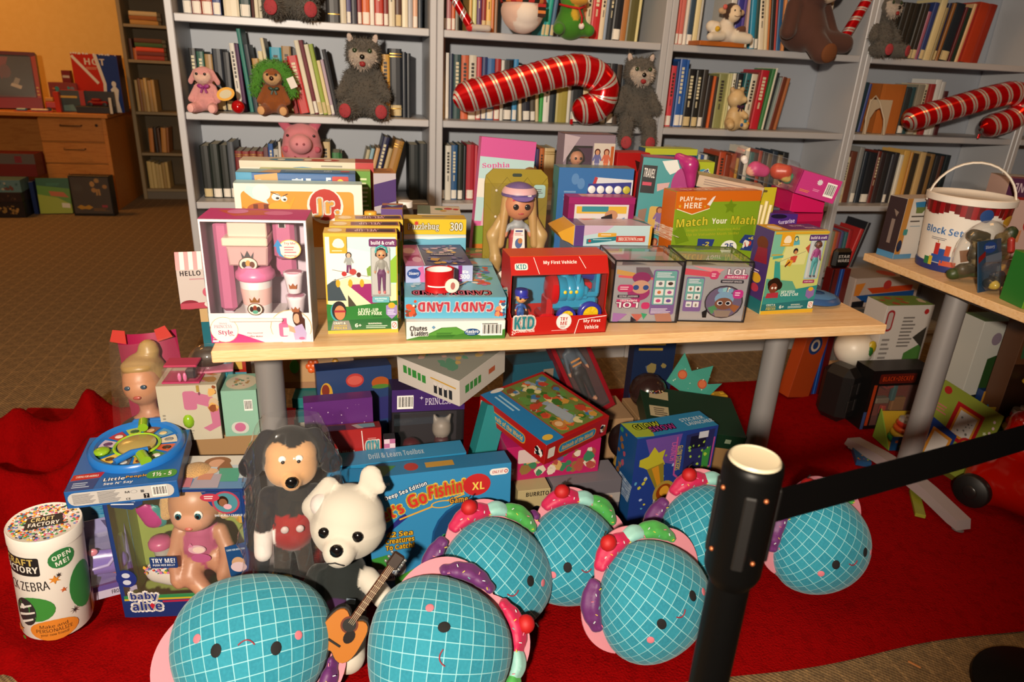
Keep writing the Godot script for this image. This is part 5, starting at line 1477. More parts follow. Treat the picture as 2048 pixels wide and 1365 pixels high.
func table_toys():
	coffee_box()
	# three alike craft sets, one behind another
	for i in 3:
		var s := Vector3(0.144, 0.213, 0.05)
		var lab: String = ["yellow edged craft kit box with skate park scene in front row", "yellow topped craft kit box directly behind skate park box", "rearmost of the three yellow topped craft kit boxes"][i]
		var o := bx("craft_kit_box", lab, "toy box", fb(0.578 + i * 0.011, TOP, 1.431 - i * 0.062, -2.4 + i * 1.5, s.z), -2.4 + i * 1.5, s, "d9b53a r:3a6a8a l:b8ccb0", {"f": craft_front(0), "t": ["r 0 0 1 1 deb432", "r .3 .2 .68 .6 6a2456", "e .15 .5 .1 .3 f0e4c0", "t .62 .5 .4 e8c8d8 w:.4 f:bi r:180|LEVEL-UP", "p 3a2028 .75 .3 .95 .3 .95 .7 .72 .7"]}, Vector3.ZERO, "yellow craft kit boxes")
		if i == 0:
			doll(o, Vector3(.04, .088, .026), 0.094, "b8845c", "1c1820", "8a8a84", "5a2a58", "c86a6c", 0.11)
			part(o, "window_film", MB.new().box(Vector3(.039, .133, .034), Vector3(.036, .1, .0004)), clear(0.06))
			part(o, "headphones", MB.new().pos(.04, .178, .03).tube([Vector3(-.0115, -.003, 0), Vector3(-.009, .007, 0), Vector3(0, .0115, 0), Vector3(.009, .007, 0), Vector3(.0115, -.003, 0)], 0.0022, 6), mat("2a9a98", 0.4))
	# bee box and what leans behind it
	var bs := Vector3(0.275, 0.27, 0.045)
	bx("bee_game_box", "white and orange game box with a cartoon bee", "board game box", fb(0.452, TOP, 1.2, -1, bs.z), -1, bs, "e6e2d6 t:8ab0b8", {"f": ["o .05 0.061 .88 0.47 0.038 d9922a", "r .05 0.376 .88 0.094 d9922a", "o .06 0.423 .4 0.047 0.009 e6e2d6", "p bcdcdc .1 0.017 .2 0.034 .26 0.169 .14 0.122 .08 0.068", "e .21 0.074 .07 0.068 cfe4e4", "e .2 0.21 .11 0.054 a8541c", "r .14 0.169 .035 0.074 6a2c14", "r .22 0.169 .035 0.081 6a2c14", "p d89a20 .28 0.169 .36 0.135 .42 0.163 .46 0.102 .47 0.108 .42 0.217 .34 0.23 .28 0.223", "e .34 0.189 .085 0.04 dba028", "e .32 0.108 .035 0.029 eef0ea", "e .38 0.122 .025 0.024 eef0ea", "e .33 0.118 .014 0.01 2a2420", "e .385 0.129 .012 0.009 2a2420", "l .28 0.068 .35 0.095 0.006 3a2418", "l .37 0.102 .41 0.081 0.006 3a2418", "p b87818 .06 0.186 .12 0.237 .12 0.253 .04 0.223", "e .7 0.179 .145 0.15 e6e2d6", "e .7 0.169 .125 0.132 b0241c", "t .71 0.197 0.16 d9922a w:.2 o:f0e8d8 k:.09|Jr.", "n .66 0.376 .3 0.085 14 .05 4 3a9ac0,5aa03a,c86a28,2a6a9a"], "t": ["r 0 0 1 1 a8ccd0"], "r": ["r 0 0 1 1 d8d4c8", "n 0 .3 1 .7 16 .05 7 3a9ac0,5aa03a,c86a28"]})
	var ls := Vector3(0.262, 0.285, 0.055)
	bx("blue_brick_set_box", "blue brick set box standing behind the bee game", "toy box", fb(0.445, TOP, 1.145, -1.5, ls.z), -1.5, ls, "1f5a96", {"f": ["r 0 0 .13 1 3a90b8", "p c89a5a .15 .02 .34 0 .36 .3 .16 .3", "e .19 .1 .04 .05 d0c0a0", "t .55 .09 .1 d8e4ec w:.14 r:180|210", "q .46 .04 .1 .12 4 b8cce0", "t .77 .09 .12 d8e4ec w:.05|5", "o .8 .02 .14 .16 .01 b02418", "e .87 .1 .04 .06 e0c040", "r .94 0 .06 1 163e70"], "t": ["r 0 0 1 1 26649c", "p 8ab8c8 0 0 .3 0 .18 1 0 1", "p c8a070 .25 .2 .36 .2 .36 1 .18 1", "t .76 .4 .35 d8e4ec w:.07 r:180|CITY", "o .87 .2 .08 .4 .1 b02418", "q .4 .3 .3 .4 2 9ab8d0"]})
	bx("green_edged_box", "thin green edged box between blue box and white box", "toy box", fb(0.485, TOP, 1.085, -1, 0.035), -1, Vector3(0.255, 0.283, 0.035), "5a8a28", {"f": ["r 0 0 1 1 5f942c", "q .9 .05 .08 .3 8 d0dca8"], "t": ["r 0 0 1 1 a8b84a", "q .1 .2 .3 .5 2 5a7a20"]})
	bx("potato_toy_box", "tall white and red box at the back of table", "toy box", fb(0.466, TOP, 1.043, -1, 0.07), -1, Vector3(0.312, 0.297, 0.07), "dcd4c4 r:a01c20", {"f": ["r .86 0 .14 1 b02024", "r 0 0 .86 .05 d0c8b4", "e .46 .16 .2 .12 4a8ab0", "e .36 .14 .04 .03 f0f0ea", "e .56 .14 .04 .03 f0f0ea", "p 2a1414 .9 .18 .98 .2 .98 .5 .92 .5", "l .9 .2 .96 .6 .02 1c1010", "q .6 .02 .2 .03 1 8a8a80"], "t": ["r 0 0 1 1 cfc4b0", "p a01c20 .86 0 1 0 1 1 .86 1", "e .35 .6 .14 .3 4a8ab0", "e .6 .6 .14 .3 b83a2c", "e .3 .6 .03 .16 f0f0ea", "e .5 .6 .03 .16 f0f0ea", "e .65 .6 .03 .16 f0f0ea"]})
	bx("orange_purple_box", "narrow orange and purple box beside the bee game", "toy box", fb(0.658, TOP, 1.15, -6, 0.07), -6, Vector3(0.05, 0.205, 0.07), "d8a878", {"f": ["r 0 0 1 .3 5a3a80", "e .5 .3 .42 .16 3a2a70", "e .5 .28 .3 .1 6ab0d0", "e .5 .32 .2 .06 3a2a70", "s .7 .46 .04 6 .5 d89a30", "r 0 .5 1 .5 c8a8b0"], "t": ["r 0 0 1 1 c08040", "p 4a3070 0 .4 1 .2 1 .7 0 .9", "p 8ac0d0 .2 .3 .8 .3 .5 .6", "q .2 .75 .6 .2 3 e0a040"]})
	bx("carton_beside", "orange striped carton stacked behind the narrow purple box", "toy box", fb(0.648, TOP, 1.06, 4, 0.08), 4, Vector3(0.055, 0.275, 0.08), "c8904a", {"t": ["r 0 0 1 1 b87a34", "q .1 .1 .8 .8 4 7a4a20"], "f": ["r 0 0 1 .4 b8b0b8", "p 4a3070 0 .1 1 .05 1 .25 0 .3"]})
	var o := thing("dough_tub", "small teal tub with yellow lid behind bee game", "tub", Vector3(0.607, TOP, 1.185))
	part(o, "tub", MB.new().lathe([[0, 0], [.013, 0], [.013, .19], [0, .19]], 18), mat("2a6a74", 0.4))
	part(o, "lid", MB.new().lathe([[.0145, .19], [.0145, .205], [.013, .207], [0, .207]], 18), mat("d8a038", 0.4))
	# the stack of flat games
	var cs := Vector3(0.206, 0.04, 0.29)
	bx("white_flat_game", "white and green flat game box at bottom of the stack", "board game box", fb(0.766, TOP, 1.486, -2.8, cs.z), -2.8, cs, "e2e4e0", {"f": ["p 3f7a2c .0 .95 .2 .7 .35 .33 .5 .3 .6 .6 .75 .8 1 .45 1 1 0 1", "p 56963a .2 .75 .36 .36 .5 .33 .6 .62 .5 .75", "t .12 .35 .28 1c1c22 w:.17 o:f4f4f0 f:bi|Chutes", "t .13 .62 .28 1c1c22 w:.17 o:f4f4f0 f:bi|& Ladders", "q .3 .6 .2 .3 5 2a5a20", "e .66 .6 .08 .2 204a80", "t .66 .56 .18 e8eef4 w:.13 f:bi|Hasbro", "q .61 .68 .1 .07 1 c8d8e8", "b .75 .12 .22 .68", "q .76 .1 .2 .1 1 2a2a2a", "s .27 .3 .1 4 .4 6a9ac0"], "l": ["r 0 0 1 1 cfd2cc", "r 0 .6 1 .4 4a8038"], "r": ["r 0 .6 1 .4 3a6a2c"]})
	var cd := Vector3(0.211, 0.046, 0.3)
	bx("sky_blue_flat_game", "sky blue flat game box second in the stack, lettering upside down", "board game box", fb(0.767, TOP + 0.0405, 1.468, -4.4, cd.z), -4.4, cd, "4f9fc0", {"f": ["r 0 0 1 1 5aaaca", "n 0 .1 .12 .85 18 .16 5 8a3a28,3a6a2a,c8502c,5a3a28,e0e0d8", "n .88 .1 .12 .85 18 .16 9 c8402c,d88a5a,e8e4e0,8a3a58,3a5a80", "t .5 .45 .44 b82a3c w:.74 o:ead8dc r:180|CANDY LAND"], "t": ["r 0 0 1 1 6ab2cc", "t .47 .9 .1 c0485a w:.78 o:e4d4dc r:180|CANDY LAND", "n .45 .2 .5 .55 80 .035 6 c84a3c,e0c040,4a9a5a,3a6ab0,e8e8e0,c86aa0,e09040", "n .05 .3 .3 .5 20 .04 3 d8e8ec,a8d0dc", "p 8ac0d8 .5 .02 1 0 1 .22 .6 .24", "p d8a090 .62 .1 .8 .08 .84 .16 .7 .18", "l .5 .8 .75 .55 .012 c8a030"], "l": ["r 0 0 1 1 4a9aba"], "r": ["r 0 0 1 1 4a92b2", "n 0 .1 1 .8 20 .16 3 c84a3c,e0c040,3a6ab0"]})
	var ci := Vector3(0.147, 0.037, 0.185)
	bx("purple_puzzle_box", "purple and blue puzzle box on the sky blue game", "puzzle box", fb(0.746, TOP + 0.087, 1.362, 0, ci.z), 0, ci, "8d96c8", {"f": ["p a8b4dc 0 0 1 0 1 1 0 1", "p c86aa4 .18 .1 .26 .0 .3 1 .22 1", "p 7a2a80 .78 0 .84 0 .84 1 .78 1", "e .12 .45 .1 .3 2a4a90", "t .12 .45 .24 dce4f0 w:.15 f:bfi|Disney", "t .88 .68 .28 f0f0f4 w:.15|300", "q .84 .28 .08 .2 2 d8dcec", "n .84 .3 .1 .2 4 .08 2 e8ecf4"], "t": ["r 0 0 1 1 34306a", "p c87ab0 0 0 .28 0 .28 1 0 1", "e .12 .3 .1 .14 e4c0d4", "p a02a70 .02 .55 .26 .5 .26 .75 .06 .78", "e .2 .72 .07 .12 d8a8c8", "n .32 .05 .6 .4 26 .05 5 d8b060,4a5aa0,c8a8c0,8a6a9a,e0d0a0", "n .32 .6 .62 .36 22 .05 8 2a3a7a,c89a40,4a5ab0,6a5a9a", "e .62 .5 .2 .06 2c2a5a", "t .62 .5 .07 d8d0e8 w:.34 f:bfi|Cinderella", "p b88a40 .42 .66 .56 .7 .5 .82 .4 .78", "r .28 0 .01 1 e0e4f0"], "l": ["r 0 0 1 1 a070a8"], "r": ["r 0 0 1 1 7a5aa0"]})
	var pz := Vector3(0.15, 0.098, 0.05)
	bx("lake_puzzle_box", "yellow banded puzzle box with lake picture standing on games", "puzzle box", fb(0.76, TOP + 0.087, 1.17, -2, pz.z), -2, pz, "9ac4d4 t:b8a030", {"f": ["r 0 0 1 .38 d8bc20", "p d8d8d0 0 .4 1 .4 1 .62 0 .6", "p 6ab0cc 0 .5 1 .46 1 1 0 1", "p 2a6a60 0 .55 .08 .52 .2 .58 .26 .6 0 .62", "p e4eef0 .05 .46 .5 .43 .9 .46 .4 .5", "t .31 .2 .2 e8e4d8 w:.5 o:8a7a20 k:.07 f:bfi|Puzzlebug", "s .2 .1 .07 8 .5 c03028", "t .84 .18 .2 e8e4d8 w:.2 o:7a6a20 k:.07|300", "q .7 .9 .25 .04 1 e8f0f4"], "t": ["r 0 0 1 1 c8a828", "q .3 .3 .5 .3 2 3a5a70"]})
	o = thing("slap_bracelet", "red curled slap bracelet with round white badge on games", "bracelet", Vector3(0.738, TOP + 0.0872, 1.42), 10)
	part(o, "band", MB.new().grid(func(u, w): return Vector3(sin(u * 9.6 - 1.0) * (0.029 + u * 0.003), w * 0.046 + u * 0.002, cos(u * 9.6 - 1.0) * (0.024 + u * 0.003)), 60, 1), mat("ac1418", 0.3))
	part(o, "lining", MB.new().grid(func(u, w): return Vector3(sin(u * 6.2) * 0.0275, 0.002 + w * 0.044, cos(u * 6.2) * 0.0225), 40, 1), mat("d8ccc8", 0.5))
	part(o, "stripe", MB.new().grid(func(u, w): return Vector3(sin(u * 2.6 - 1.1) * 0.0326, 0.014 + w * 0.003, cos(u * 2.6 - 1.1) * 0.0278), 20, 1), mat("e0d4d0", 0.4))
	var bd := part(o, "badge", MB.new().at(Transform3D(Basis.from_euler(Vector3(PI / 2, 0, 0)), Vector3(0.019, 0.017, 0.027))).lathe([[0, 0], [.0155, 0], [.0155, .002], [0, .003]], 22), mat("d8ccc0", 0.4))
	part(bd, "badge_print", MB.new().at(Transform3D(Basis.IDENTITY, Vector3(0.019, 0.017, 0.0302))).flat(oval(0.001, 0, 0.005, 0.008), 0), mat("a0605a", 0.5))
	bx("fruit_top_box", "grey box with fruit print top behind the puzzles", "toy box", fb(0.78, TOP, 1.09, -6, 0.11), -6, Vector3(0.11, 0.18, 0.11), "8a8a7a", {"t": ["r .3 .05 .7 .9 d0c8b4", "e .5 .4 .1 .12 4a7a30", "e .72 .35 .1 .12 b83028", "e .9 .4 .07 .1 c03a30", "e .6 .6 .08 .1 c89a30", "r 0 0 .3 1 5a6a4a"], "f": ["r 0 0 1 .3 c8b8a8", "q .1 .05 .8 .2 2 a04038"]})
	o = thing("clear_jar", "small clear jar with white lid behind the games", "jar", Vector3(0.70, TOP + 0.0, 1.02))
	part(o, "jar", MB.new().lathe([[0, 0], [.022, 0], [.022, .17], [.018, .185], [0, .185]], 18), clear(0.25, "d8dce0"))
	part(o, "lid", MB.new().lathe([[.02, .185], [.02, .20], [0, .202]], 18), mat("d8d4d0", 0.4))
	bx("low_green_box", "low teal and green box between games and gold doll", "toy box", fb(0.855, TOP, 1.16, -12, 0.1), -12, Vector3(0.06, 0.085, 0.1), "3a98b8", {"f": ["r 0 0 1 .4 5a8a30", "q .1 .55 .8 .2 2 1c3a4a"], "t": ["r 0 0 1 1 6a7a3a", "n 0 0 1 1 14 .14 4 8a5a30,3a6a2a,c8a060,a84038"]})
	# gold doll box
	var gs := Vector3(0.158, 0.311, 0.08)
	o = thing("gold_doll_box", "quilted gold doll box with long blonde haired doll in cap", "doll box", fb(0.957, TOP, 1.235, -1.5, gs.z), -1.5)
	var gm := MB.new().ink("8a7a28")
	gm.box(Vector3(0, gs.y / 2 - .02, -gs.z / 2 + .004), Vector3(gs.x, gs.y - .04, .008), .001)
	gm.ink("96852e").prism(PackedVector2Array([Vector2(-gs.x / 2, gs.y - .04), Vector2(gs.x / 2, gs.y - .04), Vector2(gs.x / 2 - .003, gs.y - .022), Vector2(gs.x / 2 - .02, gs.y - .006), Vector2(-gs.x / 2 + .02, gs.y - .006), Vector2(-gs.x / 2 + .003, gs.y - .022)]), -gs.z / 2, -gs.z / 2 + .006)
	gm.box(Vector3(0, .006, 0), Vector3(gs.x, .012, gs.z), .001)
	part(o, "back_card", gm, mat("vc", 0.35))
	var qm := MB.new()
	for r in 9:
		for c in 4:
			var qx := -0.075 + c * 0.05 + (0.025 if r % 2 else 0.0)
			var qy := 0.03 + r * 0.032
			if absf(qx) < gs.x / 2 - .008 and qy < gs.y - .03:
				qm.ink("d8d0c0").pos(qx, qy, -gs.z / 2 + .009).ell(Vector3.ZERO, Vector3(.0035, .0035, .002), 8)
				for g in [-1, 1]:
					qm.ink("6f611c").at(Transform3D(Basis.IDENTITY, Vector3(0, 0, -gs.z / 2 + .0083)))
					var ex: float = clampf(qx + g * .025, -gs.x / 2 + .002, gs.x / 2 - .002)
					var f: float = absf(ex - qx) / .025
					qm.quad(Vector3(qx, qy - .0006, 0), Vector3(qx, qy + .0006, 0), Vector3(ex, qy + .032 * f + .0006, 0), Vector3(ex, qy + .032 * f - .0006, 0), Vector3.BACK)
	part(o, "quilting", qm, mat("vc", 0.4))
	part(o, "hang_hole", MB.new().at(Transform3D(Basis.IDENTITY, Vector3(0, gs.y - .02, -gs.z / 2 + .0064))).flat(rounded(-.012, -.004, .024, .008, .004)), mat("1c2a1c", 0.6))
	var tg := MB.new().pos(.042, gs.y - .042, -gs.z / 2 + .0092)
	ink(tg, .03, .032, ["o 0 0 1 1 .2 9cc0be", "q .2 .3 .6 .4 3 5a5a60"])
	part(o, "corner_tag", tg, mat("vc", 0.4))
	var dl := doll(o, Vector3(0, .05, .0), 0.215, "b87a58", "b8945a", "8d949a", "a03840", "d8d4d0", 0.17, 1.1)
	part(o, "cap", MB.new().ink("5a4a80").pos(0, .248, -.004).ell(Vector3.ZERO, Vector3(.043, .032, .041), 18, 0.0, 1.0).ink("c8a0a8").pos(0, .2505, -.002).ell(Vector3(0, 0, .001), Vector3(.043, .031, .042), 18, 0.15, 0.6).ink("6a58a0").at(Transform3D(Basis(Vector3.RIGHT, 0.2), Vector3(0, .249, .034))).lathe([[0, 0], [.026, 0], [.027, .002], [0, .004]], 20), mat("vc", 0.5))
	var sash := MB.new().pos(-.028, .262, .034)
	ink(sash, .056, .024, ["p 1c1418 .3 .1 .5 .0 .7 .15 .8 .4 .6 .35 .4 .4", "p d8d0c8 .1 .55 .9 .3 .9 .42 .1 .7", "p c03040 .1 .75 .9 .5 .9 .62 .1 .9"])
	part(o, "cap_print", sash, mat("vc", 0.5))
	var sh := MB.new().pos(-.018, .172, .0205)
	ink(sh, .036, .05, ["p dcd8d4 .15 0 .85 0 .95 1 .05 1", "r .25 .08 .5 .08 2a3a7a", "q .2 .2 .6 .14 3 b03848", "e .5 .72 .25 .25 3a5a90", "e .6 .6 .16 .14 b07038"])
	part(o, "shirt_print", sh, mat("vc", 0.6))
	for g in [-1, 1]:
		part(o, "hair_tail", blob([[g * .035, .2, -.005, g * .06, .15, .0, .011, .015, "b99a62"], [g * .06, .15, 0, g * .052, .09, .005, .015, .012, "b99a62"], [g * .052, .09, .005, g * .05, .05, .01, .015, .006, "a88850"]], .005, .01), mat("vc", 0.4))
	part(o, "fur_purse", blob([[-.03, .048, .05, .03, .05, .05, .03, .028, "ddd4cc"], [.022, .07, .05, .028, .084, .05, .014, .004, "ddd4cc"], [-.02, .07, .05, -.026, .08, .05, .012, .005, "ddd4cc"]], .005, .01), fur())
	part(o, "name_card", MB.new().box(Vector3(.062, .055, .042), Vector3(.036, .016, .001)), mat("a8c8d0", 0.5))
	var nc := MB.new().pos(.045, .062, .0426)
	ink(nc, .034, .014, ["t .5 .5 .4 2a5a70 w:.85 f:b|Erika Feathertoy"])
	part(o, "name_print", nc, mat("vc", 0.5))
	part(o, "window_film", MB.new().box(Vector3(0, .14, gs.z / 2), Vector3(gs.x * .96, .27, .0004)), clear(0.03))
	# train box
	var ts := Vector3(0.218, 0.166, 0.10)
	o = thing("toy_train_box", "red open box with blue toy train and little driver", "toy box", fb(0.991, TOP, 1.48, 1.3, ts.z), 1.3)
	var tb := MB.new().ink("b51f1c")
	tb.box(Vector3(0, ts.y / 2, -ts.z / 2 + .001), Vector3(ts.x, ts.y, .002))
	tb.box(Vector3(0, .001, 0), Vector3(ts.x, .002, ts.z))
	tb.box(Vector3(0, .021, ts.z / 2 - .001), Vector3(ts.x, .042, .002))
	for g in [-1, 1]:
		tb.at(Transform3D(Basis(Vector3.UP, PI / 2), Vector3(g * (ts.x / 2 - .001), 0, 0)))
		tb.prism(PackedVector2Array([Vector2(-ts.z / 2, 0), Vector2(ts.z / 2, 0), Vector2(ts.z / 2, ts.y), Vector2(-.015, ts.y), Vector2(-.035, ts.y - .034), Vector2(-.035, .05), Vector2(-ts.z / 2, .04)]), -.001, .001)
	tb.at(Transform3D(Basis(Vector3.RIGHT, -0.5), Vector3(0, ts.y - .018, .026))).box(Vector3.ZERO, Vector3(ts.x, .04, .002))
	tb.ink("c8481c").pos(0, ts.y, -.017).box(Vector3.ZERO, Vector3(ts.x, .002, .066))
	part(o, "carton", tb, mat("vc", 0.35))
	part(o, "liner", MB.new().box(Vector3(0, .09, -ts.z / 2 + .004), Vector3(ts.x - .006, .1, .001)), mat("3a7a9a", 0.5))
	print_on(o, ts, {"f": ["t .14 .82 .17 1f7a84 w:.2 o:ece6e0 k:.14|KID", "t .15 .93 .04 ece6e0 w:.19|CONNECTION", "t .035 .955 .05 f0e8e4 w:.04|2+", "e .545 .82 .08 .11 d8d0d0", "e .545 .82 .075 .1 ece6e4", "t .545 .785 .05 b02420 w:.08|TRY", "t .545 .845 .05 b02420 w:.07|ME", "q .51 .88 .07 .03 2 a06060", "t .84 .83 .055 f0e8e4 w:.18|My First", "t .84 .91 .055 f0e8e4 w:.15|Vehicle", "l .665 .995 .7 .8 .01 f0e8e4", "l .7 .8 .99 .76 .01 f0e8e4", "q .42 .93 .2 .02 1 d8a8a8"], "l": ["t .45 .6 .26 1f7a84 w:.4 o:ece6e0 k:.12 r:-70|KID"]})
	var hp := MB.new().at(Transform3D(Basis(Vector3.RIGHT, -0.5), Vector3(-ts.x / 2, ts.y + .0003, .0176)))
	ink(hp, ts.x, .04, ["o .04 .36 .13 .36 .1 e8e0d8", "t .105 .54 .26 1f7a84 w:.1|KID", "t .5 .36 .24 f0e8e4 w:.34|My First Vehicle", "l .235 .05 .28 .95 .03 f0e8e4", "l .7 .05 .76 .7 .03 f0e8e4"])
	part(o, "header_print", hp, mat("vc", 0.38))
	# train: red nose, blue boiler, cab, wheels
	var tr := MB.new().ink("2f93bd")
	tr.at(Transform3D(Basis(Vector3.BACK, PI / 2), Vector3(.055, .092, .005))).lathe([[0, 0], [.028, 0], [.031, .005], [.031, .016], [.029, .018], [.031, .02], [.031, .034], [.029, .036], [.031, .038], [.031, .054], [0, .056]], 24)
	tr.pos(0, 0, 0).box(Vector3(.035, .066, .005), Vector3(.11, .03, .05), .008)
	tr.box(Vector3(.052, .088, .005), Vector3(.03, .03, .052), .005)
	for q in [[.0425, .11], [.0855, .11]]:
		tr.box(Vector3(q[0], q[1], .005), Vector3(.009, .05, .05), .003)
	tr.box(Vector3(.064, .085, .005), Vector3(.05, .012, .052), .004)
	tr.pos(.018, .118, .005).lathe([[.011, 0], [.01, .007], [.015, .012], [.016, .017], [.012, .019], [0, .019]], 20)
	var train := part(o, "toy_train", tr, mat("vc", 0.22))
	train.scale = Vector3.ONE * 1.04
	train.position = Vector3(0, -.007, 0)
	part(train, "cab_roof", MB.new().tube([Vector3(.03, .132, .005), Vector3(.045, .139, .005), Vector3(.07, .137, .005), Vector3(.092, .128, .005)], [.008, .0125, .0125, .011], 12, true, 2.0), mat("2c2f80", 0.25))
	part(train, "cab_seat", MB.new().box(Vector3(.064, .098, -.004), Vector3(.034, .016, .03), .003), mat("a81c20", 0.4))
	part(train, "red_nose", MB.new().at(Transform3D(Basis(Vector3.BACK, PI / 2), Vector3(-.002, .092, .005))).lathe([[0, 0], [.034, 0], [.035, .004], [.035, .012], [.026, .016], [.012, .02], [0, .021]], 24).pos(0, 0, 0).box(Vector3(-.014, .056, .005), Vector3(.018, .05, .05), .006).box(Vector3(-.02, .036, .005), Vector3(.034, .02, .054), .006), mat("a8181c", 0.22))
	for q in [[.018, .042, .021], [.07, .046, .026]]:
		var wh := part(train, "wheel", MB.new().at(Transform3D(Basis(Vector3.RIGHT, PI / 2), Vector3(q[0], q[1], .028))).lathe([[q[2] * .7, 0], [q[2] * .98, .0], [q[2], .003], [q[2], .011], [q[2] * .9, .014], [q[2] * .68, .014]], 24), mat("2a2c84", 0.25))
		var hub := MB.new().at(Transform3D(Basis(Vector3.RIGHT, PI / 2), Vector3(q[0], q[1], .028))).lathe([[0, .008], [q[2] * .72, .008], [q[2] * .7, .0075]], 20)
		for i in 8:
			hub.at(Transform3D(Basis(Vector3.BACK, TAU * i / 8), Vector3(q[0], q[1], .0375))).box(Vector3(q[2] * .36, 0, 0), Vector3(q[2] * .6, .0022, .003))
		part(train, "hub", hub, mat("c8a818", 0.35))
	for i in 3:
		part(train, "button", MB.new().ell(Vector3(.0 + .012 + i * .0125, .094, .035), Vector3(.004, .004, .003), 10), mat("d8b020", 0.3))
	var dr := doll(o, Vector3(-.082, .002 + .008, .026), 0.085, "c89458", "2a2030", "1c4a90", "1c4a90", "5a2420", 0.16)
	part(o, "driver_cap", MB.new().pos(-.082, .085, .026).lathe([[.0145, 0], [.015, .008], [.013, .013], [0, .014]], 18).pos(-.080, .084, .04).ell(Vector3.ZERO, Vector3(.011, .002, .008), 12), mat("2c3090", 0.3))
	part(o, "window_film", MB.new().box(Vector3(0, .088, .036), Vector3(ts.x - .01, .09, .0004)), clear(0.04))
	# two collectible cubes in clear covers
	for i in 2:
		var us := Vector3(0.16, 0.147, 0.135)
		var q: Array = [[1.21, 1.428, -5.2], [1.376, 1.438, -8.5]][i]
		o = thing("clear_lid_cube", ["clear capped silver cube box printed upside down, beside train", "clear capped silver cube box with round holographic doll disc"][i], "toy box", fb(q[0], TOP, q[1], q[2], us.z), q[2], "clear capped silver cubes")
		var cm := MB.new().ink("a8a6ac")
		var cs2 := us - Vector3(.006, .004, .006)
		cm.box(Vector3(0, cs2.y * .47, 0), cs2 * Vector3(1, .94, 1), .001)
		part(o, "inner_box", cm, mat("vc", 0.25, 0.25))
		var sv := Vector3(cs2.x, cs2.y * .94, cs2.z)
		var front: Array
		if i == 0:
			front = ["p c89a50 .02 .06 .3 .12 .3 .2 .02 .14", "p d85a60 .05 .16 .6 .2 .6 .24 .05 .2", "p 6a5a66 .3 .02 .5 .02 .6 .2 .32 .18", "o .58 .06 .38 .8 .04 7a5a98", "o .6 .08 .34 .6 .03 6aa8a4", "o .63 .25 .13 .11 .01 e4e4e4", "o .79 .25 .13 .11 .01 e4e4e4", "o .63 .4 .13 .11 .01 e4e4e4", "o .79 .4 .13 .11 .01 e4e4e4", "o .63 .55 .13 .11 .01 e4e4e4", "o .79 .55 .13 .11 .01 e4e4e4", "e .7 .3 .03 .03 6a6a70", "e .855 .3 .04 .03 3a2a20", "e .695 .455 .03 .03 c8743c", "e .855 .455 .035 .03 a8508a", "e .695 .605 .04 .03 c8407a", "e .855 .605 .04 .03 6a4a98", "q .63 .1 .28 .1 3 e0e0ec", "q .6 .74 .32 .1 4 e8e0f0", "e .4 .2 .14 .1 8a2a60", "e .38 .46 .17 .14 9a2c6a", "e .4 .36 .14 .12 c89880", "e .33 .37 .045 .045 2a4a8a", "e .48 .37 .045 .045 2a4a8a", "o .05 .32 .24 .13 .06 c03068", "q .09 .35 .16 .07 2 e8d0d8", "o .06 .5 .34 .05 .02 2a2430", "t .23 .525 .03 d8d0d8 w:.28 r:180|HANGOUT SPACES", "p c02c6c .05 .58 .42 .58 .38 .72 .08 .72", "t .24 .6 .04 f0e0e8 w:.26 r:180|SURPRISE!", "t .22 .68 .1 ece4ec w:.34 o:5a2048 k:.1 r:180|LOL", "o .44 .63 .13 .12 .05 c8306c", "p 9a6ab0 .02 .82 .24 .84 .1 .98 .02 .98", "p b85a50 .3 .84 .5 .84 .4 .98", "p 3a9a70 .45 .82 .55 .84 .5 .94", "p a87868 .66 .84 .9 .82 .95 .98 .7 .98", "p 2a2630 .3 .88 .4 .96 .3 .98"]
		else:
			front = ["p d04a5c .0 .05 .55 .12 .5 .2 .0 .16", "p e08a90 .1 .0 .6 .05 .5 .14", "o .04 .2 .28 .62 .03 7a5a98", "o .05 .22 .26 .4 .03 6aa8a4", "q .08 .23 .2 .09 3 e4dcec", "o .08 .36 .09 .1 .01 e4e4e4", "o .19 .36 .09 .1 .01 e4e4e4", "o .08 .5 .09 .1 .01 e4e4e4", "o .19 .5 .09 .1 .01 e4e4e4", "o .08 .64 .09 .1 .01 e4e4e4", "o .19 .64 .09 .1 .01 e4e4e4", "e .12 .41 .02 .03 8a6a50", "e .235 .41 .02 .03 4a4a50", "e .12 .56 .03 .02 8a8078", "e .235 .56 .02 .03 5a5a60", "e .12 .7 .03 .02 7a8a88", "e .235 .7 .015 .03 8a7a70", "o .38 .08 .14 .15 .06 c8386c", "q .41 .12 .08 .07 2 eed8e0", "t .8 .09 .1 ece4ec w:.3 o:7a2050 k:.1|LOL", "p c02c6c .62 .15 .98 .14 .96 .21 .6 .21", "t .79 .18 .035 f0e0e8 w:.28|SURPRISE!", "o .56 .23 .36 .06 .02 2a2430", "t .74 .26 .028 d8d0d8 w:.3|HANGOUT SPACES", "e .66 .63 .3 .3 2c2228", "e .66 .63 .28 .28 6a5a7a", "p 8ac0c8 .66 .63 .55 .4 .68 .36", "p e0e0c8 .66 .63 .7 .36 .78 .4", "p 9a5a30 .66 .63 .92 .7 .85 .82", "p 4a8a5a .66 .63 .5 .86 .42 .74", "e .66 .57 .15 .13 7aa0c0", "e .58 .42 .04 .04 7aa0c0", "e .74 .42 .04 .04 7aa0c0", "e .66 .66 .14 .11 7a4a34", "e .6 .65 .045 .04 c8c8d0", "e .73 .65 .045 .04 c8c8d0", "e .605 .65 .03 .026 1c1c24", "e .725 .65 .03 .026 1c1c24", "p 8a7a70 .52 .78 .8 .78 .76 .9 .56 .9", "o .78 .4 .16 .16 .06 b83a88", "q .81 .44 .1 .08 2 ecd0e4", "p 1c1820 .34 .82 .42 .76 .42 .92 .36 .92"]
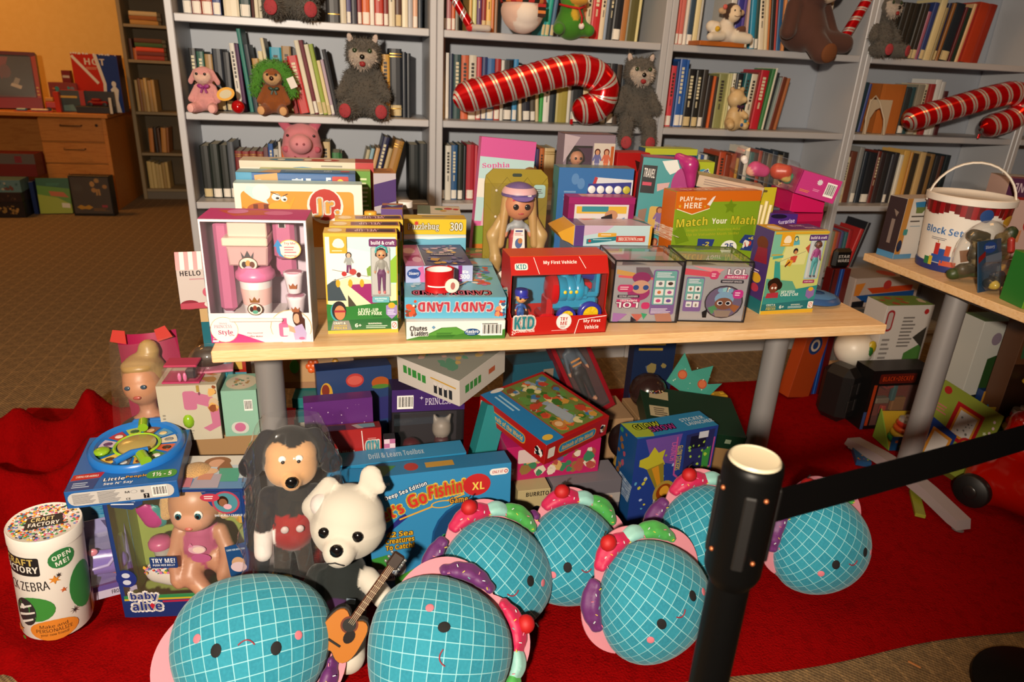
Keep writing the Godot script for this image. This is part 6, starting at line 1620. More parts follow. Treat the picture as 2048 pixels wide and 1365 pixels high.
		print_on(o, sv, {"f": front, "l": ["r 0 0 1 1 5a3038", "p 7a4a3a 0 .2 1 .1 1 .6 0 .7", "q .2 .75 .6 .2 4 a07a70"], "r": ["r 0 0 1 1 8a8a92", "p a83868 .2 0 .6 0 .4 .8"], "t": ["r 0 0 1 1 b4b0b8", "p c8a0b0 .1 .1 .6 .2 .3 .7", "p 7ab0a0 .5 .4 .9 .3 .8 .8", "p 5a4a58 .2 .6 .5 .9 .1 .95"]}, mat("vc", 0.28, 0.15))
		var ed := MB.new()
		for gx in [-1, 1]:
			for gz in [-1, 1]:
				ed.box(Vector3(gx * us.x / 2, us.y / 2, gz * us.z / 2), Vector3(.003, us.y, .003))
		for gy in [0.0015, us.y]:
			for g in [-1, 1]:
				ed.box(Vector3(0, gy, g * us.z / 2), Vector3(us.x, .003, .003))
				ed.box(Vector3(g * us.x / 2, gy, 0), Vector3(.003, .003, us.z))
		part(o, "black_edging", ed, mat("1a181c", 0.3))
		part(o, "clear_cover", MB.new().box(Vector3(0, us.y / 2 + .001, 0), us + Vector3(.001, .001, .001)), clear(0.1, "e8ecf0", 0.03))
	# cable car kit
	var ks := Vector3(0.15, 0.206, 0.075)
	o = bx("cable_car_kit_box", "green and yellow craft kit box at the right table end", "toy box", fb(1.605, TOP, 1.394, 2.5, ks.z), 2.5, ks, "c4cc74 t:4a3a78", {"f": craft_front(1), "l": ["r 0 0 1 1 4a3270", "e .5 .18 .3 .08 6a3020", "p 8a2438 .3 .24 .8 .22 .9 .4 .2 .42", "q .1 .5 .6 .06 2 e0c8e0", "e .5 .6 .25 .06 d8a830", "e .5 .72 .22 .05 b83a50", "r 0 .84 1 .16 1c6c74"], "t": ["r 0 0 1 1 4a3470", "r 0 0 .32 1 dca22a", "e .16 .5 .1 .3 f0e2c4", "t .65 .3 .2 d8c8e0 w:.25 r:180|CABLE CAR", "t .8 .6 .2 d8c8e0 w:.2 r:180|SKY HIGH", "r 0 .85 1 .15 d8aa30"]})
	doll(o, Vector3(.052, .092, .039), 0.09, "5a3020", "1c1210", "8a3070", "3a8a90", "3a3a48", 0.1)
	part(o, "window_film", MB.new().box(Vector3(.05, .138, .047), Vector3(.036, .094, .0004)), clear(0.06))
	# middle rows
	var ms := Vector3(0.245, 0.265, 0.065)
	bx("math_game_box", "lime green and orange math puzzle game box tilted slightly", "puzzle box", fb(1.468, TOP + .005, 1.245, 4, ms.z), 4, ms, "7fa022 t:c8641c l:c8641c", {"f": ["r 0 0 1 0.099 d06a1a", "p d06a1a 0 0.062 .38 0.062 .4 0.161 .2 0.211 .0 0.161", "l .02 0.161 .2 0.214 0.007 f0e4d0", "l .2 0.214 .4 0.161 0.007 f0e4d0", "t .12 0.068 0.043 f2ead8 w:.15|PLAY", "t .28 0.071 0.031 f2ead8 w:.13|Begins", "t .2 0.13 0.053 f2ead8 w:.2|HERE", "s .05 0.136 0.019 5 .45 e0b030", "p e8e4e0 .36 0.124 .42 0.056 .45 0.043 .44 0.068 .4 0.136", "s .34 0.143 0.012 5 .45 e0b030", "s .64 0.149 0.074 5 .5 6a8a1c", "p 6a8a1c .0 0.372 .1 0.31 .2 0.465 .05 0.496", "p 6f9020 .7 0.372 .95 0.31 .98 0.558 .75 0.527", "t .21 0.285 0.081 d0c438 w:.36 r:3 o:5f7a18 k:.05|Match", "t .53 0.282 0.053 f0ecdc w:.18|Your", "t .82 0.279 0.081 d0c438 w:.3 r:-3 o:5f7a18 k:.05|Math", "t .47 0.366 0.031 b8b42c w:.64 f:|Single-Solution Puzzles Add", "t .47 0.409 0.031 b8b42c w:.62 f:|Up to Valuable Math Skills!", "p 2a3c80 .3 0.446 .5 0.459 .47 0.558 .3 0.558 .27 0.533 .3 0.508", "t .4 0.502 0.043 d8c83c w:.08|-2", "p 2a3c80 .86 0.422 .99 0.434 .97 0.589 .82 0.57 .88 0.521 .8 0.496", "t .94 0.459 0.031 d8c83c w:.06|=6", "n .84 0.471 .12 0.087 6 .03 3 e8e4e0,c03a30", "e .68 0.546 .1 0.074 eef0ea", "t .68 0.533 0.062 2a3c80 w:.11|25", "q .62 0.583 .12 0.025 2 8a8a8a"], "l": ["t .5 .4 .5 f0e4d0 w:.5 r:90|PLAY Begins HERE", "r 0 .62 1 .38 7fa022", "t .5 .78 .4 c8c030 w:.3 r:90|Match"], "t": ["t .3 .5 .4 f0e4d0 w:.35 r:180|Match", "t .72 .6 .3 f0e4d0 w:.25 r:180|Your Math"]}, Vector3(-2, 0, 0.5))
	# parcel-shaped craft box on another
	var ub := Vector3(0.2, 0.125, 0.12)
	bx("teal_purple_box", "teal and lilac box under the long white box", "toy box", fb(1.197, TOP, 1.225, 0, ub.z), 0, ub, "7a8aa8", {"f": ["r 0 0 1 1 84a0b4", "r 0 0 .12 1 d8a030", "p 7a6a9a .2 0 .6 0 .55 1 .2 1", "p 5aa080 .6 0 .95 0 .9 1 .62 1", "n .35 .2 .2 .6 8 .1 2 d8d4e0"]})
	var wb := Vector3(0.203, 0.052, 0.12)
	o = thing("long_white_box", "pale box with yellow end flaps and red web address", "toy box", fb(1.203, TOP + .126, 1.21, -2, wb.z), -2)
	carton(o, wb, "c4d8de", .001)
	print_on(o, wb, {"f": ["r 0 0 .12 1 5a3c80", "p b8d4dc .12 0 1 0 1 1 .12 1", "p c8b0cc .12 0 .5 0 .4 .3 .12 .5", "o .3 .36 .24 .2 .04 d8a23a", "q .34 .42 .16 .07 1 f0e8d8", "p 2a7a8a .16 .66 .56 .52 .56 .72 .16 .9", "e .2 .75 .02 .07 c83a30", "q .24 .66 .3 .06 1 d0e4e8", "o .54 .5 .38 .3 .02 c0483c", "t .73 .65 .16 f0e4dc w:.32 f:bf|BRICKTOWN.com", "r .97 0 .03 1 d8a23a"], "t": ["r 0 0 1 1 c0acc0", "r 0 0 .13 1 5a3c80", "p d05a40 .15 .3 .25 .2 .35 .4 .2 .5", "p 7ab040 .22 .15 .4 .3 .35 .4", "p c8902a .8 0 1 .5 1 .6 .75 0", "p 2a6a70 .85 .3 .98 .6 .98 .95", "q .4 .4 .35 .3 2 d8c8d8"]})
	part(o, "end_flap", MB.new().ink("d8a030").at(Transform3D(Basis.IDENTITY, Vector3(-wb.x / 2, 0, 0))).prism(PackedVector2Array([Vector2(0, .001), Vector2(0, wb.y - .001), Vector2(-.022, wb.y * .8), Vector2(-.042, wb.y * .62), Vector2(-.03, wb.y * .3), Vector2(-.012, .008)]), -.05, .056, .001), mat("vc", 0.4))
	var pk := Vector3(0.208, 0.295, 0.06)
	o = bx("paint_set_box", "blue paint set box showing two rows of paint pots", "craft box", fb(1.205, TOP, 1.045, -2, pk.z), -2, pk, "2a5a9a l:4a8a80", {"f": ["p 3a70b0 0 0 1 0 1 1 0 1", "p d8dce4 .5 .08 1 .1 1 .6 .3 .62", "l .5 .08 .34 .5 .03 b84048", "p 3a3f8c .4 .14 .98 .12 .98 .4 .36 .44", "e .22 .1 .05 .05 5a8ac0", "e .3 .14 .05 .05 5a8ac0", "q .08 .2 .2 .1 3 7aa0cc", "q .12 .4 .14 .03 1 e0d8d0"], "t": ["r 0 0 1 1 7a9090"]})
	for r in 2:
		for c in 5:
			part(o, "paint_pot", MB.new().at(Transform3D(Basis.from_euler(Vector3(PI / 2, 0, 0)), Vector3(-.011 + c * .0245, pk.y * (.81 - r * .1), pk.z / 2))).lathe([[.0105, 0], [.0105, .003], [.0095, .004], [0, .0035]], 16), mat(["d8d8dc", "d8d8dc", "d8d8dc", "d8d8dc", "b0a840", "d8d8dc", "d8d8dc", "b84858", "c0b850", "b03040"][r * 5 + c], 0.4))
	o = thing("pink_frame_box", "magenta edged white doll-doctor box before the paint set", "toy box", fb(1.197, TOP, 1.128, -1, .05), -1)
	var pf := Vector3(0.18, 0.233, 0.05)
	carton(o, pf, "8a2060")
	print_on(o, pf, {"f": ["r .0 .0 1 .07 9a2268", "r .09 .08 .82 .9 d4d0d4", "o .12 .1 .76 .08 .01 d8b040", "r .2 .1 .4 .06 3a8a98", "p 5a4a80 .18 .3 .24 .24 .3 .3 .28 .42 .2 .42", "e .65 .2 .1 .06 b88868", "p 2a2428 .5 .22 .66 .18 .7 .34 .5 .4", "p 5a88b0 .62 .3 .86 .22 .88 .5 .6 .5", "l .66 .3 .74 .42 .015 2a5a50"], "t": ["r 0 0 1 1 a82a70", "p e0a0b8 .2 .1 .6 .1 .5 .9 .2 .8", "p d8b040 .2 .2 .3 .2 .3 .8"]})
	# back row
	o = bx("pink_castle_poster_box", "tall pink box with castle and two doll heads printed", "doll box", fb(0.955, TOP, 0.985, 4, .03), 4, Vector3(0.152, 0.355, 0.03), "d86aa4", {"f": ["p b8d8dc 0 .14 1 .14 1 .62 0 .62", "r 0 0 1 .14 d05a9c", "t .3 .2 .05 d8589a w:.5 f:bfi r:6|Sophia", "q .3 .26 .2 .02 1 d8589a", "p e8e4dc 0 .3 .2 .3 .3 .44 0 .44", "p d89ab8 .18 .56 .2 .46 .24 .42 .28 .34 .32 .42 .36 .46 .42 .56", "p e0b0c4 .14 .52 .44 .5 .46 .68 .12 .68", "p 7a9a3a 0 .66 1 .62 1 .8 0 .84", "p c8762c 0 .8 1 .77 1 .84 0 .86", "p 8aa83a 0 .86 1 .84 1 1 0 1", "e .56 .42 .09 .07 d8b878", "e .57 .43 .05 .05 d8a890", "p d8b878 .48 .42 .54 .42 .52 .56 .46 .54", "e .73 .41 .09 .08 3a2420", "e .73 .43 .05 .05 8a5238", "p 3a2420 .64 .42 .7 .42 .68 .56 .63 .54", "p c84a90 .66 .52 .82 .52 .84 .62 .64 .62", "p 7a4a98 .5 .52 .62 .52 .62 .6 .5 .6"], "t": ["r 0 0 1 1 c84a90"]}, Vector3(-3, 0, -4.5))
	o = thing("green_brown_pack", "dark green pack with brown dome beside castle box", "toy pack", Vector3(1.04, TOP, 0.95))
	part(o, "pack", MB.new().ink("24442a").box(Vector3(0, .135, 0), Vector3(.05, .27, .04), .006).ink("6a4a28").pos(0, .27, 0).ell(Vector3.ZERO, Vector3(.027, .02, .02), 14, 0.0, 1.0), mat("vc", 0.5))
	o = thing("dark_doll_window_box", "purple window box with dark haired doll in strapless dress", "doll box", fb(1.2, TOP, 0.985, 2, .06), 2)
	var ds := Vector3(0.147, 0.375, 0.06)
	shell(o, ds, "8a7a88", "3a1436", [.06, .08, .5, .86], 0.1)
	print_on(o, ds, {"f": ["p b8a8b0 0 0 .3 .02 .1 .14 0 .2", "r .58 .06 .42 .92 cfc4b8", "k .66 .1 .16 c89070 4a2a28 6a6a9a 8a8ab0", "k .84 .1 .16 c89070 6a2a20 c86a50 d87a50", "r .92 .08 .06 .28 b86030", "k .66 .36 .12 c89070 2a2028 3a3a50 4a4a60", "k .84 .36 .12 c89070 2a2028 8a4a60 4a4a60"], "t": ["r 0 0 1 1 6a5a68"]})
	doll(o, Vector3(-.025, .1, -.004), 0.23, "b87c5c", "1c1214", "5a4a50", "2a2428", "2a2428", 0.085)
	part(o, "photo_back", MB.new().box(Vector3(-.05, .2, -.026), Vector3(.03, .09, .001)), mat("7a1c4a", 0.5))
	bx("teal_travel_doll_box", "teal and pink travel doll box beside the paint set", "doll box", fb(1.367, TOP, 1.10, -17, .07), -17, Vector3(0.125, 0.33, 0.07), "3f8f96 l:7a4a58", {"f": ["r .02 .06 .3 .22 1c1c20", "t .17 .12 .07 d8d4d0 w:.24 r:-4|TRAVEL", "q .05 .18 .24 .06 1 c0405a", "p d8dcd8 .4 .02 .7 .0 .8 .08 .6 .12 .5 .08", "p c8a0a0 .36 .2 .62 .18 .6 .22 .38 .26", "e .85 .2 .2 .14 a03078", "e .85 .32 .14 .12 a83a80", "o .28 .38 .42 .22 .02 c8a050", "k .5 .38 .2 b87850 6a3020 7a5a90 8a6aa0", "o .28 .64 .42 .22 .02 4a9aa0", "k .48 .64 .22 b87850 8a3a28 c05a48 a84a60", "p 8a6a5a .05 .42 .22 .4 .2 .56 .06 .56", "p a8347a .0 .7 .2 .68 .2 1 0 1"], "t": ["r 0 0 1 1 a83a78", "q .1 .2 .8 .5 2 c86aa0"]}, Vector3(0, 0, -1.5))
	part(get_node("teal_travel_doll_box"), "pink_bag_handle", blob([[.03, .335, .02, .06, .32, .038, .012, .02, "a82c74"], [.06, .32, .038, .07, .27, .04, .02, .012, "a82c74"]], .005, .01), mat("vc", 0.3))
	bx("red_bag_box", "red carton with torn corner behind the travel doll box", "toy box", fb(1.33, TOP, 0.985, 6, .06), 6, Vector3(0.1, 0.33, 0.06), "a8181c", {"f": ["p 3a1410 .55 .06 .75 .08 .66 .16"]})
	bx("yellow_rimmed_box", "box with lime rim and dark lid at the back", "toy box", fb(1.455, TOP, 0.955, 0, .05), 0, Vector3(0.16, 0.34, 0.05), "1f4a68 t:a8b83a", {"f": ["r 0 0 1 .05 b8c03a", "r 0 .06 1 .1 1a3a58"]})
	bx("kinetic_set_box", "lime and blue toy set box with bubbly lettering", "toy box", fb(1.49, TOP, 1.05, -6, .05), -6, Vector3(0.1, 0.318, 0.05), "a8b42c", {"f": ["e .1 .1 .2 .06 6ab090", "e .7 .16 .24 .1 3a90b8", "t .8 .12 .07 2a3a70 w:.3 o:e8ece8 r:-60|ROCK", "q .5 .12 .16 .1 2 2a3a70", "p 2a6aa0 .0 .28 .5 .26 .5 .5 0 .5", "l .45 .3 .5 .5 .03 e0e4e8", "s .85 .2 .04 5 .5 d8a030", "r .5 .3 .5 .2 c89a50"], "t": ["r 0 0 1 1 b8c03a"]})
	bx("kraft_label_box", "flat tan box with oval label lying behind math game", "toy box", Vector3(1.545, TOP + .255, 1.13), -24, Vector3(0.17, 0.03, 0.08), "b8a088", {"t": ["r 0 0 1 1 c0a890", "e .6 .5 .28 .34 8a8498", "e .6 .5 .24 .28 c8c0b8", "q .46 .38 .28 .24 3 7a6a70"], "f": ["q .1 .2 .8 .6 3 8a7468"]}, Vector3(0, 0, -7))
	bx("support_stack_box", "plain brown box propping up the flat tan box", "toy box", Vector3(1.53, TOP, 1.10), -10, Vector3(0.12, 0.245, 0.07), "7a5a40")
	o = thing("yellow_hang_pack", "yellow hang card with cream finger-shaped sticks", "toy pack", fb(1.632, TOP + .12, 1.17, 0, .012), 0)
	part(o, "card", MB.new().ink("c8b82c").box(Vector3(0, .075, 0), Vector3(.078, .15, .003), .001), mat("vc", 0.4))
	for i in 4:
		part(o, "stick", MB.new().ink("d8c89a").tube([Vector3(-.022 + i * .014, .015, .006), Vector3(-.016 + i * .014, .115 - (i % 2) * .01, .007)], .005, 8), mat("vc", 0.5))
	part(o, "hang_hole", MB.new().at(Transform3D(Basis.IDENTITY, Vector3(0, .14, .0018))).flat(rounded(-.012, -.003, .024, .006, .003)), mat("5a4a20", 0.6))
	var rp := MB.new().pos(-.039, .15, .0016)
	ink(rp, .078, .15, ["r .02 .02 .96 .96 c8b82c", "p b83028 0 .2 .2 .3 0 .5", "p e0a888 .3 .85 .8 .8 .8 1 .3 1"])
	part(o, "card_print", rp, mat("vc", 0.4))
	bx("backing_box", "grey carton standing behind the yellow hang card", "toy box", fb(1.65, TOP, 1.155, 0, .06), 0, Vector3(0.1, 0.2, 0.06), "6a3a70", {"f": ["n .1 .1 .8 .8 18 .08 3 8a4a90,4a2a60,c87aa0"]})
	# right end pile
	var rs := Vector3(0.13, 0.052, 0.1)
	bx("crimson_box_low", "crimson satin pouch-like box at bottom of right pile", "toy box", Vector3(1.80, TOP + .13, 1.06), -6, Vector3(0.13, 0.07, 0.12), "8a0c34 f:9a1040", {"f": ["p b8184c 0 .2 1 .1 1 .4 0 .5"]})
	bx("pile_base_box", "purple carton carrying the right end pile", "toy box", Vector3(1.785, TOP, 1.05), -4, Vector3(0.13, 0.129, 0.13), "4a2468", {"f": ["n .1 .1 .8 .8 14 .1 5 7a3a90,b84a90,3a1a58"]})
	bx("magenta_box", "bright magenta plain box in the middle of right pile", "toy box", Vector3(1.79, TOP + .2005, 1.09), -4, Vector3(0.1, 0.055, 0.12), "c01458 f:cc1a5e")
	o = bx("purple_sweet_pack", "purple pack with white script beside magenta box", "toy pack", fb(1.692, TOP + .155, 1.19, -8, .05), -8, Vector3(0.075, 0.05, 0.05), "4a2a80", {"f": ["t .62 .45 .3 d8c8e8 w:.6 f:bi r:10|Surprise", "e .3 .15 .3 .12 1c1430", "p 6a3aa0 0 .6 1 .5 1 .8 0 .9"]})
	bx("purple_pack_base", "lilac carton under the purple script pack", "toy box", fb(1.695, TOP, 1.2, -4, .08), -4, Vector3(0.085, 0.153, 0.08), "5a3a78", {"f": ["n .1 .1 .8 .8 10 .1 5 7a5a98,3a2a58"]})
	o = thing("clear_doll_tray", "long clear tray with pink packaging end and barcode on pile", "doll pack", Vector3(1.71, TOP + .262, 1.115), -13, "", Vector3(0, 0, -13))
	var cp := Vector3(0.115, 0.062, 0.1)
	part(o, "pink_end", MB.new().ink("c03a80").box(Vector3(.08, .032, 0), cp, .001).ink("a83068").box(Vector3(.024, .032, 0), Vector3(.004, .062, .1)), mat("vc", 0.3))
	var be := MB.new().pos(.08 - cp.x / 2, .063, .0502)
	ink(be, cp.x, cp.y, ["b .68 .2 .24 .6", "s .5 .3 .14 9 .7 d8d0d8", "q .1 .75 .3 .12 2 d88a40", "q .4 .6 .2 .12 2 e090b8"])
	part(o, "end_print", be, mat("vc", 0.35))
	part(o, "tray_cover", MB.new().box(Vector3(-.06, .04, 0), Vector3(.16, .075, .09), .01), clear(0.12, "e0dcd8", 0.05))
	part(o, "toy_red", blob([[-.02, .04, 0, -.005, .045, .01, .022, .018, "b8402c"], [0, .03, .01, .008, .028, .01, .012, .01, "c8b060"]], .005, .008), mat("vc", 0.4))
	part(o, "toy_green", blob([[.012, .03, 0, .016, .034, .0, .016, .012, "3a8a6a"]], .004, .004), mat("vc", 0.4))
	part(o, "toy_pink_hair", blob([[-.09, .03, .02, -.065, .03, .02, .02, .016, "a8346a"], [-.1, .022, .02, -.1, .02, .02, .012, .012, "c08a78"]], .005, .008), mat("vc", 0.5))
	part(o, "toy_white", blob([[-.125, .045, .01, -.12, .04, .01, .01, .008, "d0ccc8"]], .003, .004), mat("vc", 0.5))
	o = thing("clear_dome_pack", "low clear dome blister on the packs beside yellow card", "toy pack", Vector3(1.66, TOP + .21, 1.085), -8)
	part(o, "dome", MB.new().ell(Vector3(0, .0, 0), Vector3(.055, .05, .035), 18, 0.0, 1.0), clear(0.14, "d8d4d0", 0.05))
	part(o, "hair_toy", blob([[-.01, .02, 0, .02, .018, 0, .015, .012, "8a5a30"], [.0, .012, .01, .006, .01, .012, .009, .008, "b88060"]], .004, .006), mat("vc", 0.5))
	part(o, "card", MB.new().box(Vector3(0, -.004, 0), Vector3(.12, .006, .08), .001), mat("4a4a58", 0.5))
	o = thing("shoe_hang_pack", "small hang card with white doll shoes behind cable box", "toy pack", Vector3(1.79, TOP, 1.20), -4)
	part(o, "card", MB.new().ink("5a3a48").box(Vector3(0, .075, 0), Vector3(.06, .12, .002), .001).ink("3a3a44").box(Vector3(0, .006, 0), Vector3(.07, .012, .05), .002), mat("vc", 0.5))
	for i in 2:
		part(o, "doll_shoe", MB.new().ell(Vector3(-.006 + i * .011, .088, .006), Vector3(.005, .016, .005), 10), mat("d8d4d0", 0.4))
	part(o, "blister", MB.new().box(Vector3(0, .07, .012), Vector3(.05, .1, .02), .005), clear(0.12))
	o = thing("blue_scarf_blister", "flat blue glitter pack lying at table edge", "toy pack", Vector3(1.745, TOP + .001, 1.315), 0)
	part(o, "pack", MB.new().lathe([[0, 0], [.05, 0], [.062, .006], [.055, .016], [.03, .022], [0, .02]], 22), mat("2a4a78", 0.35))
	part(o, "glitter", MB.new().pos(0, .001, 0).lathe([[.02, .0225], [.04, .0205], [.05, .0175]], 9), mat("4a78a8", 0.3))
	part(o, "black_insert", MB.new().box(Vector3(-.02, .05, -.035), Vector3(.04, .07, .02), .006), mat("16141a", 0.4))

func baby_doll_box():
	var s := Vector3(0.30, 0.355, 0.14)
	var o := thing("baby_doll_box", "large window box with blonde baby doll in pink top", "doll box", fb(0.155, 0.009, 1.40, -7, s.z), -7)
	shell(o, s, "1c3a7c", "8a9a4c", [.03, .02, .94, .80], 0.06)
	print_on(o, s, {"f": ["p 2c8a50 .02 .82 .98 .8 .98 .835 .02 .845", "p c8b030 .02 .845 .98 .835 .98 .85 .02 .86", "p b02848 .3 .865 .98 .85 .98 .87 .3 .88", "r 0 .88 1 .12 1c3272", "t .17 .83 .075 1c3480 w:.2 o:f2f0ee k:.2|baby", "t .18 .905 .075 1c3480 w:.22 o:f2f0ee k:.2|alive", "p c02838 .2 .9 .22 .88 .24 .9 .22 .935", "t .55 .94 .04 dce4f0 w:.2 f:|BABY GO"], "t": ["r 0 0 1 1 b8c8d4", "r 0 .7 1 .3 5a88b8", "r .38 0 .62 .3 d8d4cc", "e .72 .2 .1 .16 8a5a34", "e .72 .24 .06 .12 d0a080", "p 8a5a34 .78 .1 .86 .4 .8 .6 .74 .4", "p 4aa088 .76 .4 .92 .4 .94 .8 .8 .8", "e .5 .42 .15 .18 3a2018", "e .5 .45 .08 .12 8a5034", "p c87a88 .38 .62 .6 .6 .62 .95 .36 .95", "e .48 .66 .08 .12 9a5c40", "p a8a0b0 .62 .6 .8 .58 .82 .98 .62 .98", "e .68 .5 .08 .1 d8b088", "p c88a70 .64 .58 .74 .56 .74 .75 .64 .75"], "r": ["r 0 0 1 1 2a5a9a", "q .1 .1 .8 .3 6 9ab8d8"], "l": ["r 0 0 1 1 8a6a3a"]})
	# printed window pieces
	var w := MB.new().pos(-s.x / 2, s.y, s.z / 2 + .0012)
	ink(w, s.x, s.y, ["p 20407c .02 .02 .3 .02 .28 .1 .2 .14 .06 .12", "q .06 .03 .18 .08 4 d0d8e8", "p 20407c .7 .02 .98 .02 .98 .2 .88 .2 .76 .12", "e .87 .1 .1 .085 b04058", "e .87 .1 .085 .072 4a8a9a", "e .85 .09 .04 .04 2a1814", "e .85 .1 .03 .03 8a5a40", "e .88 .13 .03 .02 d8a8b8", "e .76 .06 .07 .03 b83a50", "q .72 .045 .08 .03 2 e8d8dc", "t .88 .195 .016 e0e8f0 w:.2|SHE REALLY CRAWLS!", "o .26 .505 .2 .09 .01 1c3c78", "t .36 .535 .035 e4eaf2 w:.17|TRY ME!", "t .36 .57 .015 e4eaf2 w:.16|PUSH HER BELLY", "p 1a4a80 .82 .44 .99 .4 .99 .66 .84 .68", "t .9 .46 .014 c8dcec w:.14 r:8|CARRY HER WITH YOU!", "e .91 .57 .05 .05 c8a07c", "e .91 .6 .06 .04 d8c0c8", "e .07 .67 .075 .07 1c3480", "e .07 .645 .03 .02 c8d0e4", "e .07 .7 .03 .02 c8d0e4"])
	part(o, "window_print", w, mat("vc", 0.35))
	# the doll, seated
	var d := part(o, "baby_doll", blob([[.04, .19, -.01, .045, .225, -.01, .045, .038, "b85a84"], [.045, .25, 0, .045, .27, 0, .02, .02, "c08c6c"], [.045, .305, .005, .045, .315, .005, .056, .055, "c4906e", 1.04, 1, .95], [.045, .285, .03, .045, .285, .035, .03, .03, "c8957a", 1.5, 1, 1], [.0, .225, 0, -.015, .17, .02, .018, .017, "c08c6c"], [-.015, .17, .02, -.005, .12, .045, .017, .014, "c08c6c"], [-.005, .12, .045, .0, .108, .05, .012, .01, "c08c6c"], [.09, .225, 0, .11, .18, .02, .018, .017, "c08c6c"], [.11, .18, .02, .1, .135, .04, .017, .014, "c08c6c"], [.1, .135, .04, .094, .122, .046, .012, .01, "c08c6c"], [.025, .155, .0, .02, .12, .03, .03, .025, "c08c6c"], [.02, .12, .03, .055, .09, .05, .024, .019, "c08c6c"], [.055, .09, .05, .07, .082, .055, .015, .012, "c08c6c"], [.07, .155, 0, .105, .13, .02, .03, .025, "c08c6c"], [.105, .13, .02, .125, .09, .035, .022, .017, "c08c6c"], [.04, .15, -.01, .06, .15, -.01, .036, .036, "b04a78"]], .006, .009), mat("vc", 0.42))
	d.position = Vector3(-.02, -.024, .012)
	for g in [-1, 1]:
		part(d, "eye", MB.new().ell(Vector3(.045 + g * .021, .307, .054), Vector3(.0105, .012, .005), 14), mat("e6e2de", 0.2))
		part(d, "iris", MB.new().ell(Vector3(.045 + g * .021, .306, .0575), Vector3(.0075, .009, .003), 12), mat("28505a", 0.1))
		part(d, "pupil", MB.new().ell(Vector3(.045 + g * .021, .306, .0598), Vector3(.004, .005, .0015), 10), mat("0c0c10", 0.1))
	part(d, "lips", MB.new().ell(Vector3(.045, .277, .063), Vector3(.009, .005, .005), 10), mat("b06058", 0.35))
	part(d, "hair", blob([[.045, .335, -.02, .045, .33, -.025, .056, .055, "b8915c"], [-.012, .32, 0, -.02, .28, .01, .02, .014, "c4a068"], [.1, .32, 0, .11, .28, .01, .02, .014, "c4a068"], [.12, .3, -.01, .135, .27, 0, .018, .012, "c4a068"], [-.025, .3, -.01, -.035, .27, 0, .014, .01, "c4a068"]], .006, .012), fur())
	var fx := MB.new().pos(.012, .222, .0345)
	ink(fx, .066, .062, ["e .5 .4 .3 .2 c8a0b0", "e .55 .42 .2 .14 d8c4b8", "p c07098 .2 .3 .3 .1 .4 .28", "e .6 .8 .34 .2 a84a80"])
	part(d, "shirt_print", fx, mat("vc", 0.6))
	part(o, "hair_brush", blob([[-.085, .275, .03, -.07, .245, .03, .018, .02, "b02c80", 1, 1, .4], [-.065, .27, .025, -.055, .24, .025, .016, .016, "2a8a8a", 1, 1, .4]], .004, .004), mat("vc", 0.35))
	part(o, "sippy_cup", MB.new().ink("c05a88").pos(-.062, .175, .03).lathe([[0, 0], [.024, 0], [.025, .012], [.02, .02], [.006, .024], [0, .024]], 18).ink("b8b8b0").pos(-.058, .135, .03).lathe([[0, 0], [.016, 0], [.02, .036], [0, .038]], 18), mat("vc", 0.35))
	var dp := part(o, "diaper", blob([[-.075, .1, .03, -.045, .09, .03, .03, .03, "c8c4bc", 1, 1, .6]], .005, .005), mat("vc", 0.9))
	var dm := MB.new().pos(-.1, .135, .052)
	ink(dm, .06, .026, ["n 0 0 1 1 30 .16 4 c8402c,e0b030,3a8a50,3a6ab0,c86aa0"])
	part(dp, "diaper_print", dm, mat("vc", 0.6))
	part(o, "carrier", MB.new().ink("c0983a").box(Vector3(.125, .245, .0), Vector3(.03, .05, .05), .01).ink("b8588c").box(Vector3(.125, .275, .0), Vector3(.032, .012, .05), .005), mat("vc", 0.5))

